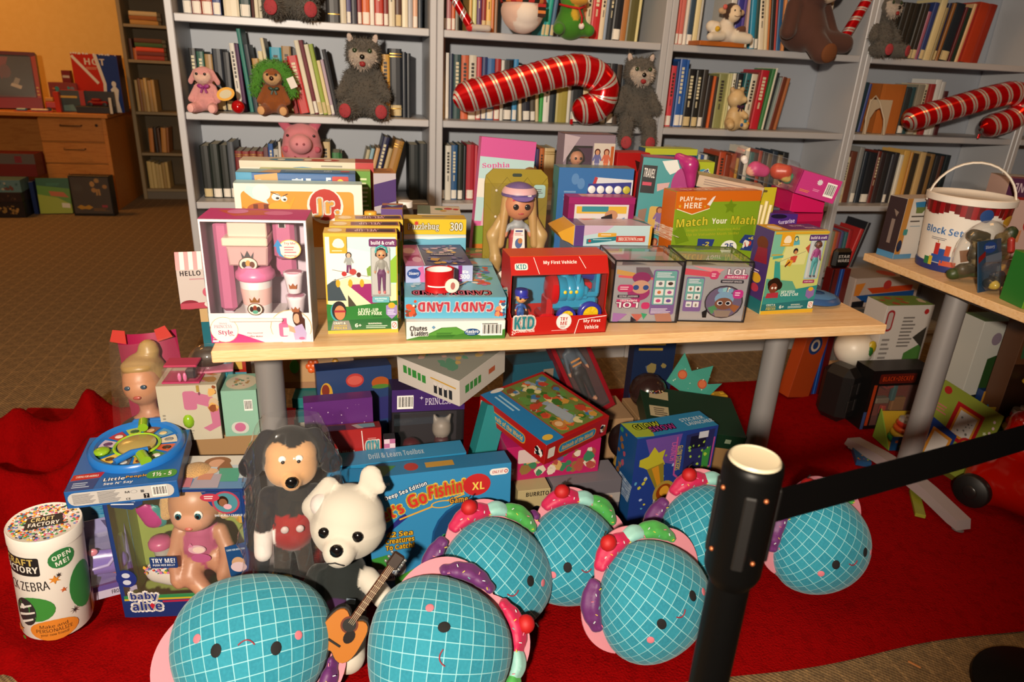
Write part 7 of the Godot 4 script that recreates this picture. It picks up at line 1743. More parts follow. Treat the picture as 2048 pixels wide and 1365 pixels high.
func heap_toys():
	baby_doll_box()
	# game on top of the doll box
	var s := Vector3(0.215, 0.042, 0.21)
	var o := bx("see_and_say_box", "blue farm sounds toy box lying on the doll box", "toy box", fb(0.068, 0.3655, 1.43, 3, s.z), 3, s, "1f60a8", {"f": ["o .02 .1 .94 .78 .35 c9c6c4", "q .06 .2 .2 .6 9 6a6a70", "q .28 .16 .2 .7 9 6a6a70", "t .54 .36 .12 2a2a2e w:.04|M", "e .6 .36 .03 .1 8a8a8c", "e .6 .36 .026 .085 c9c6c4", "r .66 .3 .03 .16 5a5a60", "r .68 .55 .05 .28 141416", "t .705 .69 .2 e8e8e8 w:.02|?", "t .54 .76 .12 2a2a2e w:.04|CE", "b .76 .14 .14 .62"], "t": ["p b02020 .02 .72 .3 .70 .27 .8 .01 .82", "t .15 .76 .035 e8dcd8 w:.2|CARING FOR ANIMALS", "p 22407c .01 .83 .27 .81 .25 .99 .0 1", "q .05 .86 .16 .1 3 a8bcd8", "t .41 .855 .055 e8ecf0 w:.19 o:1a3a78 f:bi|Little", "t .61 .85 .055 e0a830 w:.2 o:1a3a78 f:bi|People", "t .46 .94 .05 e8ecf0 w:.26 f:bi|See N' Say", "o .7 .78 .28 .14 .06 4a9038", "t .84 .85 .07 f0f0e8 w:.18|1½ - 5"], "l": ["r 0 0 1 1 8a9aa8"]}, Vector3(3, 0, 0))
	var dial := Node3D.new()
	dial.name = "animal_dial"
	o.add_child(dial)
	dial.position = Vector3(0.005, s.y, -0.042)
	part(dial, "rim", MB.new().lathe([[.088, 0], [.1, 0], [.1, .012], [.094, .017], [.086, .014], [.084, .004], [0, .004]], 36).box(Vector3(.02, .008, -.105), Vector3(.1, .014, .016), .005), mat("1f6ab8", 0.25))
	var wm := MB.new()
	for i in 12:
		wm.ink(["d8a040", "4a8a38", "c85a3a", "d8d0b8", "5a9ac0", "8a5a34", "b8c848", "b83828", "c8b8d0", "3a7a50", "e0c060", "6a6a70"][i])
		wm.lathe([[.083, .0055], [.045, .006]], 3, TAU * i / 12 + .05, TAU * (i + 1) / 12 - .05)
		wm.ink(["6a3a20", "e0e0d8", "3a2418", "8a8a88", "e0c890", "d8b080", "3a5a28", "e8d8d0", "5a3a68", "c89a50", "5a3a1c", "d0d0cc"][i])
		wm.pos(sin(TAU * (i + .5) / 12) * .066, .0065, cos(TAU * (i + .5) / 12) * .066).ell(Vector3.ZERO, Vector3(.01, .001, .008), 8)
		wm.at(Transform3D.IDENTITY)
	part(dial, "animal_pictures", wm, mat("vc", 0.35))
	part(dial, "green_ring", MB.new().lathe([[.047, .006], [.05, .009], [.046, .012], [.043, .009]], 28), mat("8ab828", 0.3))
	part(dial, "farm_dome", MB.new().lathe([[.04, .006], [.04, .012], [.03, .017], [0, .019]], 28), mat("9a8a50", 0.2))
	part(dial, "pointer", MB.new().tube([Vector3(-.03, .016, .075), Vector3(.0, .02, .05), Vector3(.03, .018, .04)], .008, 8), mat("1f6ab8", 0.25))
	part(dial, "lever", MB.new().ink("8ab828").tube([Vector3(.035, .02, .09), Vector3(.02, .02, .06)], .012, 10), mat("vc", 0.25))
	part(dial, "lever", MB.new().ink("8ab828").tube([Vector3(-.0, .02, -.085), Vector3(.004, .02, -.055)], .011, 10), mat("vc", 0.25))
	part(dial, "green_button", MB.new().ink("8ab828").pos(-.068, .012, .02).ell(Vector3.ZERO, Vector3(.017, .007, .017), 12), mat("vc", 0.25))
	part(dial, "green_knob", MB.new().ink("8ab828").pos(.1, .014, -.08).ell(Vector3.ZERO, Vector3(.014, .02, .014), 12), mat("vc", 0.25))
	# tube
	o = thing("craft_tube", "white cardboard tube with zebra print and confetti lid", "tube", Vector3(-0.122, 0.05, 1.40), 14, "", Vector3(2, 0, -4))
	part(o, "tube", MB.new().lathe([[0, 0], [.068, 0], [.069, .002], [.069, .245], [0, .245]], 40), mat("d2cec8", 0.45))
	part(o, "lid", MB.new().lathe([[.0705, .235], [.0705, .262], [.069, .264], [.066, .262], [0, .262]], 40), mat("d2cec8", 0.45))
	var cf := MB.new()
	var R := RandomNumberGenerator.new()
	R.seed = 5
	for i in 420:
		cf.ink(["c8402c", "e0b030", "3a8a50", "3a6ab0", "e8e4dc", "c86aa0", "2a2a30", "e07a28"][R.randi() % 8])
		var a := R.randf() * TAU
		var r := 0.062 * sqrt(R.randf())
		cf.pos(sin(a) * r, .2632 + i * 0.0000012, cos(a) * r).ell(Vector3.ZERO, Vector3(.003, .0007, .003), 6)
	part(o, "confetti", cf, mat("vc", 0.5)).set_meta("kind", "stuff")
	var lp := MB.new().at(Transform3D(Basis(Vector3.RIGHT, -PI / 2), Vector3(-.035, .2646, -.022)))
	ink(lp, .07, .045, ["p 2a2a2c .05 .1 .95 .0 1 .9 .0 1", "t .45 .3 .3 d8c890 w:.6|CRAFT", "t .5 .7 .3 e8e4dc w:.8|FACTORY"])
	part(o, "lid_print", lp, mat("vc", 0.5))
	# wrapped prints: flat marks bent round the tube
	var wp := MB.new()
	ink(wp, .26, .235, ["o .12 .04 .34 .2 .02 1c1c1e", "t .29 .09 .07 c8b060 w:.26|CRAFT", "t .29 .17 .07 e8e4dc w:.32|FACTORY", "o .52 .0 .2 .2 .1 2c7a40", "t .62 .07 .05 e8ece0 w:.14 r:8|OPEN", "t .62 .14 .05 e8ece0 w:.1 r:8|ME!", "t .3 .36 .1 1c1c1e w:.42 r:3 f:|SOCK ZEBRA", "e .38 .62 .15 .14 3a8a3a", "e .3 .66 .09 .16 2a2a2c", "p e0dcd8 .24 .62 .36 .56 .36 .58 .24 .65", "p e0dcd8 .23 .7 .38 .64 .38 .66 .23 .73", "p e0dcd8 .25 .78 .36 .72 .36 .74 .25 .81", "e .28 .6 .02 .03 e8e4e0", "e .76 .5 .12 .26 2c7a3c", "e .5 .87 .18 .12 d8822c", "t .5 .82 .04 3a2418 w:.2 f:i|Make and", "t .5 .87 .04 3a2418 w:.26 f:|PERSONALIZE", "t .5 .92 .04 3a2418 w:.2 f:i|your new friend!", "s .55 .3 .05 6 .4 d8882c", "s .2 .9 .06 5 .4 c87a3c", "s .6 .44 .03 5 .4 c8602c", "s .58 .26 .03 8 .3 2a2a2c", "e .24 .99 .02 .02 4a8a30", "p d8822c .84 .74 .92 .7 .92 .9 .84 .94", "s .66 .72 .05 8 .2 2a2a2c"])
	wp.refine(0.012)
	for i in wp.v.size():
		var p := wp.v[i]
		var a := (p.x - .13) / .0692
		var rr := .0692 + p.z * 1.0
		wp.v[i] = Vector3(sin(a) * rr, .232 + p.y, cos(a) * rr)
		wp.n[i] = Vector3(sin(a), 0, cos(a))
	part(o, "wrap_print", wp, mat("vc", 0.45))
	# purple blister pack and the blue box behind it
	o = thing("purple_blister_pack", "purple toy in clear blister leaning beside the tube", "toy pack", Vector3(-0.022, 0.055, 1.365), 12, "", Vector3(-10, 0, 2))
	part(o, "card", MB.new().ink("8a88b4").box(Vector3(0, .1, -.014), Vector3(.11, .2, .003), .001), mat("vc", 0.4))
	part(o, "purple_case", blob([[-.015, .1, 0, .02, .095, 0, .03, .03, "7a68b8", 1, 1, .5]], .005, .006), mat("vc", 0.3))
	part(o, "pink_button", MB.new().ell(Vector3(-.014, .132, .012), Vector3(.011, .009, .006), 12), mat("c07080", 0.3))
	part(o, "ring_handle", MB.new().tube([Vector3(-.04, .11, .014), Vector3(-.02, .093, .017), Vector3(.012, .095, .017), Vector3(.032, .115, .014)], .004, 8), mat("9a90c0", 0.3))
	part(o, "blister", MB.new().box(Vector3(0, .11, .01), Vector3(.1, .12, .045), .01), clear(0.14, "e8e8f4", 0.05))
	var pp := MB.new().pos(-.055, .2, -.0122)
	ink(pp, .11, .2, ["p 3c3860 .1 .02 .2 .0 .24 .2", "p 4a466c .6 .02 .9 .06 .7 .16", "r 0 .62 1 .38 5a4a90", "p b04a28 .5 .68 .9 .62 .8 .75", "p 2a2440 .1 .66 .4 .72 .3 .85 .1 .82", "r 0 .9 1 .1 b8b0c8", "t .7 .945 .05 2a2a30 w:.35|FROZEN II"])
	part(o, "card_print", pp, mat("vc", 0.4))
	bx("sky_blue_song_box", "sky blue box with yellow edge behind the purple blister", "toy box", fb(-0.03, 0.05, 1.29, 2, .06), 2, Vector3(0.1, 0.3, 0.06), "5a98b8 l:c8923c", {"f": ["p b83430 .16 .06 .42 .04 .46 .12 .3 .2 .18 .14", "t .5 .32 .16 2a78a8 w:.24 r:85|BABY", "t .72 .32 .16 2a78a8 w:.24 r:85|SHARK", "q .5 .06 .3 .1 3 4a80a0", "e .8 .6 .2 .1 2a5a8a"]})
	# blonde doll in a pink backed clear pack
	o = thing("blonde_doll_pack", "pink backed clear pack with blonde bun doll in black", "doll pack", Vector3(0.055, 0.12, 1.10), -6, "", Vector3(-9, 0, 5))
	part(o, "back_card", MB.new().ink("a82050").grid(func(u, w): return Vector3((u - .5) * .15, w * .47, -.035 - .03 * pow(absf(u - .5) * 2, 2)), 10, 4), mat("vc", 0.4))
	for g in [-1, 1]:
		part(o, "corner_badge", MB.new().ink("c83a30").pos(g * .055, .45, -.02).at(Transform3D(Basis(Vector3.BACK, g * .25), Vector3(g * .058, .452, -.03))).prism(PackedVector2Array([Vector2(-.02, 0), Vector2(.02, 0), Vector2(.013, .034), Vector2(-.016, .032)]), -.001, .001), mat("vc", 0.4))
	var d := part(o, "doll", blob([[0, .13, 0, 0, .215, 0, .055, .05, "202024", 1.15, 1, .7], [-.04, .235, 0, .04, .235, 0, .025, .025, "202024"], [0, .255, .005, 0, .29, .005, .022, .02, "c48c6c"], [0, .255, .01, 0, .255, .01, .034, .034, "c48c6c", 1, .5, .7], [0, .35, .012, 0, .36, .012, .05, .048, "c8906e", .92, 1.1, 1], [-.06, .23, 0, -.085, .14, .03, .02, .017, "202024"], [-.085, .14, .03, -.075, .09, .06, .015, .012, "c48c6c"], [.06, .23, 0, .085, .14, .03, .02, .017, "202024"], [-.06, .07, .02, -.03, .08, .06, .035, .03, "b87478"], [0, .09, 0, .02, .05, .02, .05, .045, "b87478"]], .007, .012), mat("vc", 0.45))
	part(d, "hair", blob([[0, .375, -.01, 0, .37, -.016, .053, .052, "b0905c"], [.02, .43, -.01, .02, .435, -.01, .026, .024, "b8985e"], [0, .4, .02, 0, .395, .03, .035, .03, "b0905c", 1.2, .5, .8]], .006, .01), mat("vc", 0.4))
	for g in [-1, 1]:
		part(d, "eye", MB.new().ell(Vector3(g * .019, .352, .058), Vector3(.008, .006, .004), 10), mat("3a4a5a", 0.15))
	part(d, "lips", MB.new().ell(Vector3(0, .326, .06), Vector3(.01, .005, .004), 10), mat("a05048", 0.3))
	part(o, "clear_cover", MB.new().grid(func(u, w): return Vector3((u - .5) * (.16 + .12 * (1 - w)), w * .46, -.03 + .115 * (1 - .35 * w) * sin(PI * u)), 16, 6), clear(0.16, "ffffff", 0.04))
	# mixer and mint boxes on their supports
	bx("heap_carton", "plain brown carton under the toy mixer box", "carton", fb(0.20, 0.01, 1.19, 0, .17), 0, Vector3(0.25, 0.365, 0.17), "a5825a")
	bx("toy_mixer_box", "cream box picturing a pink stand mixer", "toy box", fb(0.166, 0.376, 1.205, -2, .12), -2, Vector3(0.135, 0.148, 0.12), "c4bca8", {"f": ["o .42 .1 .22 .34 .05 c07090", "p c07090 .6 .12 .9 .2 1 .4 1 .75 .8 .85 .7 .78 .86 .7 .84 .4 .6 .32", "e .7 .15 .02 .03 7a4a58", "n .8 .0 .2 .5 12 .08 4 b87a40,8a4a28,d8a860,c8b090", "q .05 .5 .06 .3 5 8a8478", "r .66 0 .05 .12 a88a40", "q .3 .8 .3 .1 2 9a9488"], "t": ["r 0 0 1 1 b8b09c", "n .4 .1 .6 .8 16 .12 6 b85a40,c87a90,a8804a,d8d0c0"]})
	bx("mint_box", "pale mint box with round label on top beside post", "toy box", fb(0.28, 0.376, 1.20, -2, .1), -2, Vector3(0.082, 0.125, 0.1), "8ab8a4", {"f": ["b .62 .2 .24 .24", "o .2 .68 .5 .26 .12 c8ccc4", "e .45 .8 .16 .1 c06a90", "o .3 .75 .14 .1 .03 c06a90"], "t": ["e .5 .5 .45 .42 c8c4ae", "n .25 .25 .5 .5 16 .06 3 5a8a78,b87a88,a88a5a"], "r": ["r 0 0 1 1 7aa894"]})
	o = thing("pink_blister_pack", "small pink blister with doll shoes on the mixer box", "toy pack", Vector3(0.155, 0.5245, 1.16), -4)
	part(o, "card", MB.new().ink("b83a68").box(Vector3(0, .002, 0), Vector3(.085, .004, .07), .001), mat("vc", 0.35))
	part(o, "tray", MB.new().ink("b83a60").box(Vector3(0, .04, 0), Vector3(.075, .006, .05), .002), mat("vc", 0.35))
	for i in 2:
		part(o, "doll_shoe", MB.new().ell(Vector3(.0 + i * .012, .018, .036), Vector3(.005, .012, .005), 10), mat("c86a94", 0.3))
	part(o, "hair_clip", MB.new().box(Vector3(.022, .022, .02), Vector3(.022, .024, .02), .004), mat("2a2028", 0.4))
	part(o, "blister", MB.new().box(Vector3(0, .022, .004), Vector3(.08, .038, .068), .008), clear(0.16, "f4e8ec", 0.04))
	o = thing("brown_dome_blister", "clear brown dome blister behind the pink pack", "toy pack", Vector3(0.205, 0.5245, 1.11), 6)
	part(o, "hair_piece", MB.new().ell(Vector3(0, .03, 0), Vector3(.04, .028, .025), 14, -0.6, 1.0), mat("2a1c14", 0.5))
	part(o, "dome", MB.new().ell(Vector3(0, .012, 0), Vector3(.052, .055, .034), 18, 0.0, 1.0), clear(0.14, "e8dcd0", 0.04))
	part(o, "card", MB.new().box(Vector3(0, .004, 0), Vector3(.11, .006, .07), .001), mat("b06a80", 0.4))
	# beside the table's left end
	o = bx("popcorn_carton", "pink and white striped popcorn style carton left of table", "toy box", fb(0.212, 0.688, 1.12, 6, .09), 6, Vector3(0.105, 0.1, 0.09), "cfc4c0 t:cfb8b4", {"f": ["t .5 .12 .12 241c20 w:.86|HELLO KITTY", "q .25 .24 .5 .06 1 c08a94", "e .62 .6 .13 .13 c85a74", "e .9 .5 .07 .16 d8ccc8", "e .2 .9 .2 .12 8a2a38", "p b8485c 0 .86 1 .84 1 1 0 1", "e .62 .9 .12 .08 e0d8d4"], "l": ["r 0 0 1 1 b8a09c"], "t": ["r 0 0 1 1 d8c8c0"]})
	var sl := MB.new().at(Transform3D(Basis(Vector3.RIGHT, -0.35), Vector3(0, .098, .046)))
	for i in 11:
		sl.ink("c8686c" if i % 2 == 0 else "dcd0c8").box(Vector3(-.0525 + .0095 * (i + .5), .02, 0), Vector3(.0095, .042, .0015))
	part(o, "striped_awning", sl, mat("vc", 0.45))
	bx("tall_teal_box", "tall teal edged box standing against the table end", "toy box", fb(0.225, 0.009, 1.10, 0, .07), 0, Vector3(0.06, 0.677, 0.07), "1c6a7a", {"f": ["r 0 0 .3 .06 c8a878", "q .4 .1 .4 .2 4 3a90a0"]})
	bx("red_picture_box", "red box with yellow arch picture by the table corner", "toy box", fb(0.262, 0.455, 1.075, -4, .06), -4, Vector3(0.045, 0.16, 0.06), "9a2418", {"f": ["p c8a048 .2 .5 .5 .35 .8 .5 .8 .7 .2 .7", "q .1 .1 .8 .1 2 d8b0a8", "r 0 .75 1 .25 3a88a0"], "t": ["r 0 0 1 1 a82a1c"]})
	bx("thin_pile_box", "slim blue carton under the red picture box", "toy box", fb(0.266, 0.01, 1.075, -4, .06), -4, Vector3(0.04, 0.444, 0.06), "2a6a98")
	# plush in a bag
	o = thing("bagged_plush", "black and tan plush toy in red shorts inside clear bag", "plush toy", Vector3(0.40, 0.145, 1.46), 4, "", Vector3(-6, 0, -3))
	part(o, "body", blob([[0, .15, -.01, 0, .21, -.01, .045, .04, "16161a"], [0, .12, -.005, 0, .14, -.005, .05, .048, "8a1214"], [0, .3, .0, 0, .31, .0, .062, .06, "16161a"], [-.012, .29, .035, .012, .29, .035, .042, .042, "c09468"], [-.022, .32, .03, .022, .32, .03, .03, .03, "c09468"], [0, .278, .07, 0, .278, .075, .024, .022, "c09468"], [.05, .345, -.005, .085, .28, .0, .02, .026, "141418", 1, 1, .6], [-.05, .345, -.005, -.085, .28, .0, .02, .026, "141418", 1, 1, .6], [-.05, .21, 0, -.062, .14, .02, .02, .017, "141418"], [-.062, .125, .02, -.062, .085, .03, .02, .02, "d4ccc8"], [.05, .21, 0, .07, .2, .04, .02, .018, "141418"], [.065, .2, .045, .075, .185, .05, .028, .024, "d4ccc8"], [.02, .09, .0, .03, .02, .01, .02, .018, "2a2018"], [-.02, .09, 0, -.025, .02, .02, .02, .018, "2a2018"], [-.03, -.01, .03, -.02, -.015, .055, .036, .036, "c8a83a"]], .006, .008), velour())
	dots(o, "eye", [Vector3(-.018, .322, .062), Vector3(.016, .322, .062)], 0.0085, "e8e4e0")
	dots(o, "pupil", [Vector3(-.017, .318, .068), Vector3(.015, .318, .068)], 0.004, "101014")
	dots(o, "nose", [Vector3(0, .286, .1)], 0.013, "0c0c0e")
	dots(o, "shorts_button", [Vector3(-.016, .145, .045), Vector3(.016, .145, .045)], 0.009, "b8a8a8", 0.5)
	var nz := FastNoiseLite.new()
	nz.frequency = 14.0
	part(o, "clear_bag", MB.new().grid(func(u, w):
		var a: float = u * TAU
		var r: float = 1.0 + 0.10 * nz.get_noise_3d(cos(a) * .1, w * .35, sin(a) * .1) * 2.0
		var t := 1.0 - 0.5 * pow(w, 6)
		return Vector3(sin(a) * .108 * r * t, -.05 + w * .455, .012 + cos(a) * .085 * r * (1.0 - .75 * pow(w, 5))), 44, 30, true), clear(0.12, "ffffff", 0.04))
	# fishing game and the blue tool boxes
	s = Vector3(0.345, 0.352, 0.065)
	o = bx("fishing_game_box", "large blue fishing game box with window of round fish", "board game box", fb(0.752, 0.009, 1.432, 3, s.z), 3, s, "2a7ab0 r:24689a", {"f": ["p 3488bc 0 0 1 0 1 1 0 1", "t .1 .06 .022 c8dce8 w:.08|PRESSMAN", "t .25 .13 .045 eef2f2 w:.3 r:17 o:1c4a80|Deep Sea Edition", "t .13 .285 .09 d0302c w:.2 r:24 o:e8c048 k:.12|Let's", "t .325 .2 .1 d0302c w:.13 r:16 o:e8c048 k:.12|Go", "t .535 .145 .105 d0302c w:.26 r:6 o:e8c048 k:.12|Fishin'", "e .75 .14 .1 .085 c0282c", "t .76 .15 .06 ecd060 w:.09|XL", "p 2a2c7a .1 .42 .2 .32 .24 .3 .26 .33 .14 .42 .1 .44", "l .2 .34 .66 .2 .012 e0a830", "e .5 .26 .08 .03 e0a830", "e .5 .26 .07 .022 3488bc", "t .62 .24 .045 e0a02c w:.13 o:2a3a50|Game", "e .68 .56 .26 .3 1c4f84", "e .68 .56 .245 .28 16406e", "t .2 .45 .04 e0b034 w:.18 o:6a4a20|42 Sea", "t .2 .5 .04 e0b034 w:.2 o:6a4a20|Creatures", "t .2 .55 .04 e0b034 w:.2 o:6a4a20|To Catch!", "o .84 .03 .14 .05 .025 ece8e6", "t .9 .055 .022 b83038 w:.08|ONLY AT", "e .96 .055 .013 .014 b83038", "e .96 .055 .007 .008 ece8e6", "e .14 .72 .1 .1 e4ecf0", "t .14 .68 .028 1c3a70 w:.07|Two", "t .14 .715 .028 1c3a70 w:.13|Speeds-", "t .14 .75 .028 1c3a70 w:.12|Easy &", "t .14 .785 .028 1c3a70 w:.1|Hard!", "p 3a8a3a .0 .62 .12 .6 .2 .68 .1 .72 .0 .7", "p 4a9a3a .16 .8 .3 .74 .34 .9 .16 1", "e .34 .84 .07 .07 d8952c", "e .36 .82 .035 .035 f0ece0", "e .37 .82 .02 .02 2a1c14", "s .34 .84 .1 14 .75 d8952c", "e .33 .84 .06 .06 e0a83a"], "t": ["r 0 0 1 1 2f7cac", "p 4a8a40 0 .1 .2 .3 .1 1 0 1", "e .3 .5 .05 .3 b83a30", "p c89a40 .4 .3 .6 .3 .6 .7 .4 .7"]}, Vector3(-4, 0, 0))
	for q in [[.52, .52, "3a9a60"], [.58, .47, "7a5aa8"], [.68, .42, "c8b848"], [.75, .38, "c03a30"], [.82, .42, "3a8ac0"], [.5, .6, "3a9a70"], [.62, .55, "c86030"], [.72, .5, "3a9a58"], [.56, .64, "3ab0a8"], [.66, .62, "3a9a60"], [.48, .68, "3a9a60"], [.78, .48, "3a9a60"], [.6, .42, "b83a30"]]:
		part(o, "fish_piece", MB.new().ell(Vector3((q[0] - .5) * s.x, (1 - q[1]) * s.y, s.z / 2 + .004), Vector3(.009, .009, .005), 12), mat(q[2], 0.2))
	bx("tool_box_toy_box", "long light blue box behind the fishing game", "toy box", fb(0.655, 0.01, 1.345, 4, .07), 4, Vector3(0.345, 0.338, 0.07), "2a86b8", {"f": ["o .02 .03 .24 .1 .05 1a2c6a", "t .14 .08 .05 c8d8ec w:.2 f:bi|vtech", "t .5 .07 .05 c0d4e4 w:.36|Drill & Learn Toolbox", "p c8a030 .72 .04 .84 .02 .84 .1 .72 .12", "p 2a3a7a .86 .03 .98 .02 .98 .1 .86 .11"], "t": ["r 0 0 1 1 3a90c0", "t .5 .5 .4 c0d8e8 w:.4|Drill & Learn Toolbox"]}, Vector3(-3, 0, 0))
	bx("small_blue_box", "small sky blue box between bagged toy and fishing game", "toy box", fb(0.525, 0.009, 1.415, -8, .07), -8, Vector3(0.075, 0.34, 0.07), "2a88c0", {"f": ["q .2 .18 .4 .04 1 b0d0e4", "o .2 .34 .7 .12 .06 1a2c6a", "t .55 .4 .06 c8d8ec w:.5 f:bi|vtech"]})
	# pile under the table
	bx("wooden_shape_puzzle", "wooden board puzzle with green and orange knobs under table", "puzzle", fb(0.455, 0.40, 1.0, -4, .015), -4, Vector3(0.2, 0.26, 0.012), "a87c44", {"f": ["r 0 .93 1 .07 8a5c2c", "r .95 0 .05 1 8a5c2c"]}, Vector3(-14, 0, 0))
	o = get_node("wooden_shape_puzzle")
	for q in [[-.06, .062, "3a8a2c", 1], [-.01, .062, "c8541c", 6], [.05, .062, "c8922c", 4], [.0, .13, "c04a28", 6], [.055, .13, "8a6a2c", 1], [-.05, .13, "b83a30", 1]]:
		var pc := MB.new()
		if q[3] == 1:
			pc.at(Transform3D.IDENTITY).prism(oval(q[0], q[1], .013, .019, 14), .006, .013, .001)
		else:
			for i in q[3]:
				pc.pos(q[0] + cos(TAU * i / q[3]) * .012, q[1] + sin(TAU * i / q[3]) * .012, .01).ell(Vector3.ZERO, Vector3(.009, .009, .004), 10)
			pc.pos(q[0], q[1], .011).ell(Vector3.ZERO, Vector3(.01, .01, .005), 10)
		part(o, "puzzle_knob", pc, mat(q[2], 0.35))
	var y := 0.0095
	for q in [["5a6a5a", .2, .16, "grey green carton at the bottom of rear heap"], ["b0a898", .12, .15, "dirty white flat game under teal boards"], ["1c6a74", .035, .17, "dark teal flat box under the wooden puzzle"], ["2a7a7c", .03, .16, "upper teal flat box under the wooden puzzle"]]:
		bx("flat_box", q[3], "toy box", Vector3(0.515, y, 0.98), rng.randf_range(-5, 3), Vector3(0.24, q[1], q[2]), q[0], {"f": ["n .05 .1 .9 .8 8 .2 4 8a8a80,3a5a58,6a4a40"]} if q[1] > .1 else {})
		y += q[1] + .001
	bx("dough_set_box", "dark blue dough toy box with red logo under table", "toy box", fb(0.56, 0.27, 1.10, 6, .08), 6, Vector3(0.2, 0.215, 0.08), "203a6a", {"f": ["e .5 .16 .12 .09 b03430", "e .5 .16 .1 .06 c8564c", "e .12 .3 .08 .14 c8982c", "e .11 .26 .05 .08 7a2a1c", "e .84 .22 .12 .08 a8501c", "e .84 .27 .12 .03 4a7a2c", "q .36 .36 .3 .06 2 5a78a8", "p 2a2a6a 0 .5 1 .4 1 .7 0 .8", "q .1 .55 .4 .1 2 7a3a6a"]}, Vector3(-8, 0, 0))
	bx("heap_prop_box", "plain brown carton buried under the dough toy box", "carton", fb(0.56, 0.009, 1.12, 2, .09), 2, Vector3(0.22, 0.255, 0.09), "b08c62")
	bx("purple_speckled_box", "open purple box with tiny white specks", "toy box", fb(0.515, 0.29, 1.2, 4, .05), 4, Vector3(0.172, 0.16, 0.05), "5a2474", {"f": ["n .02 .05 .96 .6 22 .012 3 c8b0d0,9a78a8", "p 1c1020 .3 .62 .7 .56 .9 .7 .9 1 .3 1", "p 7ab0b8 .55 .66 .8 .6 .78 .8"], "t": ["r 0 0 1 1 6a3080"]}, Vector3(-6, 0, 0))
	bx("speckled_prop_box", "plain brown carton under the purple speckled box", "carton", fb(0.515, 0.009, 1.2, 0, .06), 0, Vector3(0.17, 0.278, 0.06), "9a784f")
	o = bx("upturned_vehicle_box", "red vehicle box lying upside down under the table", "toy box", fb(0.545, 0.30, 1.262, 4, .05), 4, Vector3(0.145, 0.095, 0.05), "a01c1c", {"f": ["t .32 .6 .12 e8dcd8 w:.42 r:180|My First Vehicle", "t .84 .5 .3 2a8a98 w:.22 o:e4dcd4 r:180|KID", "q .76 .27 .18 .03 1 d8b0ac", "l .66 .05 .7 .98 .025 e4d4d0"], "t": ["r 0 0 1 1 8a1818", "p 7ab0b8 .6 .2 .9 .2 .9 .8 .66 .8", "p c8b8b0 .5 .3 .6 .2 .7 .9 .6 .9", "p 2a1414 .1 .2 .4 .2 .4 .9 .1 .9"]}, Vector3(-10, 0, -1))
	bx("vehicle_prop_box", "plain brown carton beneath the upturned box", "carton", fb(0.56, 0.009, 1.262, 0, .05), 0, Vector3(0.185, 0.288, 0.05), "ad8a66")
	o = thing("purple_header_box", "black window box with purple header and barcode", "doll box", fb(0.74, 0.19, 1.20, 2, .1), 2, "", Vector3(-8, 0, -2))
	s = Vector3(0.195, 0.265, 0.1)
	shell(o, s, "17121c", "1c1218", [.03, .24, .94, .72], 0.03)
	print_on(o, s, {"f": ["r 0 0 1 .23 3a1c62", "b .07 .06 .22 .14", "t .62 .06 .03 d8d0e4 w:.14 f:fi|Disney", "t .63 .13 .07 d8d0e4 w:.36 f:f|PRINCESS", "s .4 .09 .02 4 .4 c8c0d8"], "t": ["r 0 0 1 1 2c1650"]})
	part(o, "kitten_toy", blob([[.045, .13, 0, .045, .14, 0, .026, .026, "8a8078"], [.028, .16, 0, .024, .172, 0, .008, .004, "8a8078"], [.062, .16, 0, .068, .172, 0, .008, .004, "8a8078"], [.045, .07, 0, .045, .1, 0, .022, .02, "4a2a2c"]], .004, .006), mat("vc", 0.5))
	part(o, "red_toy", blob([[-.04, .08, 0, -.02, .05, .01, .03, .03, "4a1418"]], .006, .006), mat("vc", 0.5))
	bx("header_prop_box", "plain brown carton holding up the purple header box", "carton", fb(0.74, 0.009, 1.21, 0, .14), 0, Vector3(0.2, 0.18, 0.14), "a5825a")
	bx("checked_pink_pack", "small pink and white checked pack", "toy pack", fb(0.637, 0.298, 1.262, 0, .03), 0, Vector3(0.028, 0.075, 0.03), "b86a94", {"f": ["r 0 .0 .5 .17 e0c8d4", "r .5 .17 .5 .17 e0c8d4", "r 0 .34 .5 .17 e0c8d4", "r .5 .51 .5 .17 e0c8d4", "r 0 .68 .5 .17 e0c8d4"], "t": ["r 0 0 1 1 2a2a2c"]})
	o = bx("white_card_game_box", "white game box with green marks tilted under table", "board game box", Vector3(0.809, 0.495, 1.166), -46.3, Vector3(0.2, 0.075, 0.2), "cfc8c0", {"f": ["r .1 .24 .06 .3 3a8a3c", "r .18 .26 .05 .3 3a8a3c", "r .25 .28 .07 .3 3a8a3c", "r .34 .31 .05 .3 3a8a3c", "r .41 .33 .06 .3 3a8a3c", "l .55 .3 .95 .35 .05 c8982c", "r .6 .5 .05 .36 2a2a2c", "r .68 .5 .05 .36 2a2a2c", "r .76 .5 .05 .36 2a2a2c", "r .84 .5 .05 .36 2a2a2c", "e .625 .48 .03 .08 d8d0cc", "e .705 .48 .03 .08 d8d0cc", "e .785 .48 .03 .08 d8d0cc"], "r": ["r .12 .36 .08 .3 3a8a3c", "r .22 .36 .06 .3 3a8a3c", "r .3 .36 .07 .3 3a8a3c", "r .39 .36 .06 .3 3a8a3c", "r .62 .4 .14 .2 b85a3c"], "t": ["r 0 0 1 1 8a8a80", "n .1 .1 .8 .8 26 .08 6 c8a090,5a8a70,b89a60,a84a40,d0c8bc"]}, Vector3(7.3, 0, -3))
	bx("teal_leaning_tube_box", "slim teal box leaning between heaps", "toy box", Vector3(0.872, 0.22, 1.22), 10, Vector3(0.06, 0.2, 0.05), "2a8488", {"f": ["r .2 .7 .2 .1 8a4a58", "r .55 .72 .2 .08 a88a90"], "t": ["r 0 0 1 1 3a9494"]}, Vector3(-12, 0, -18))
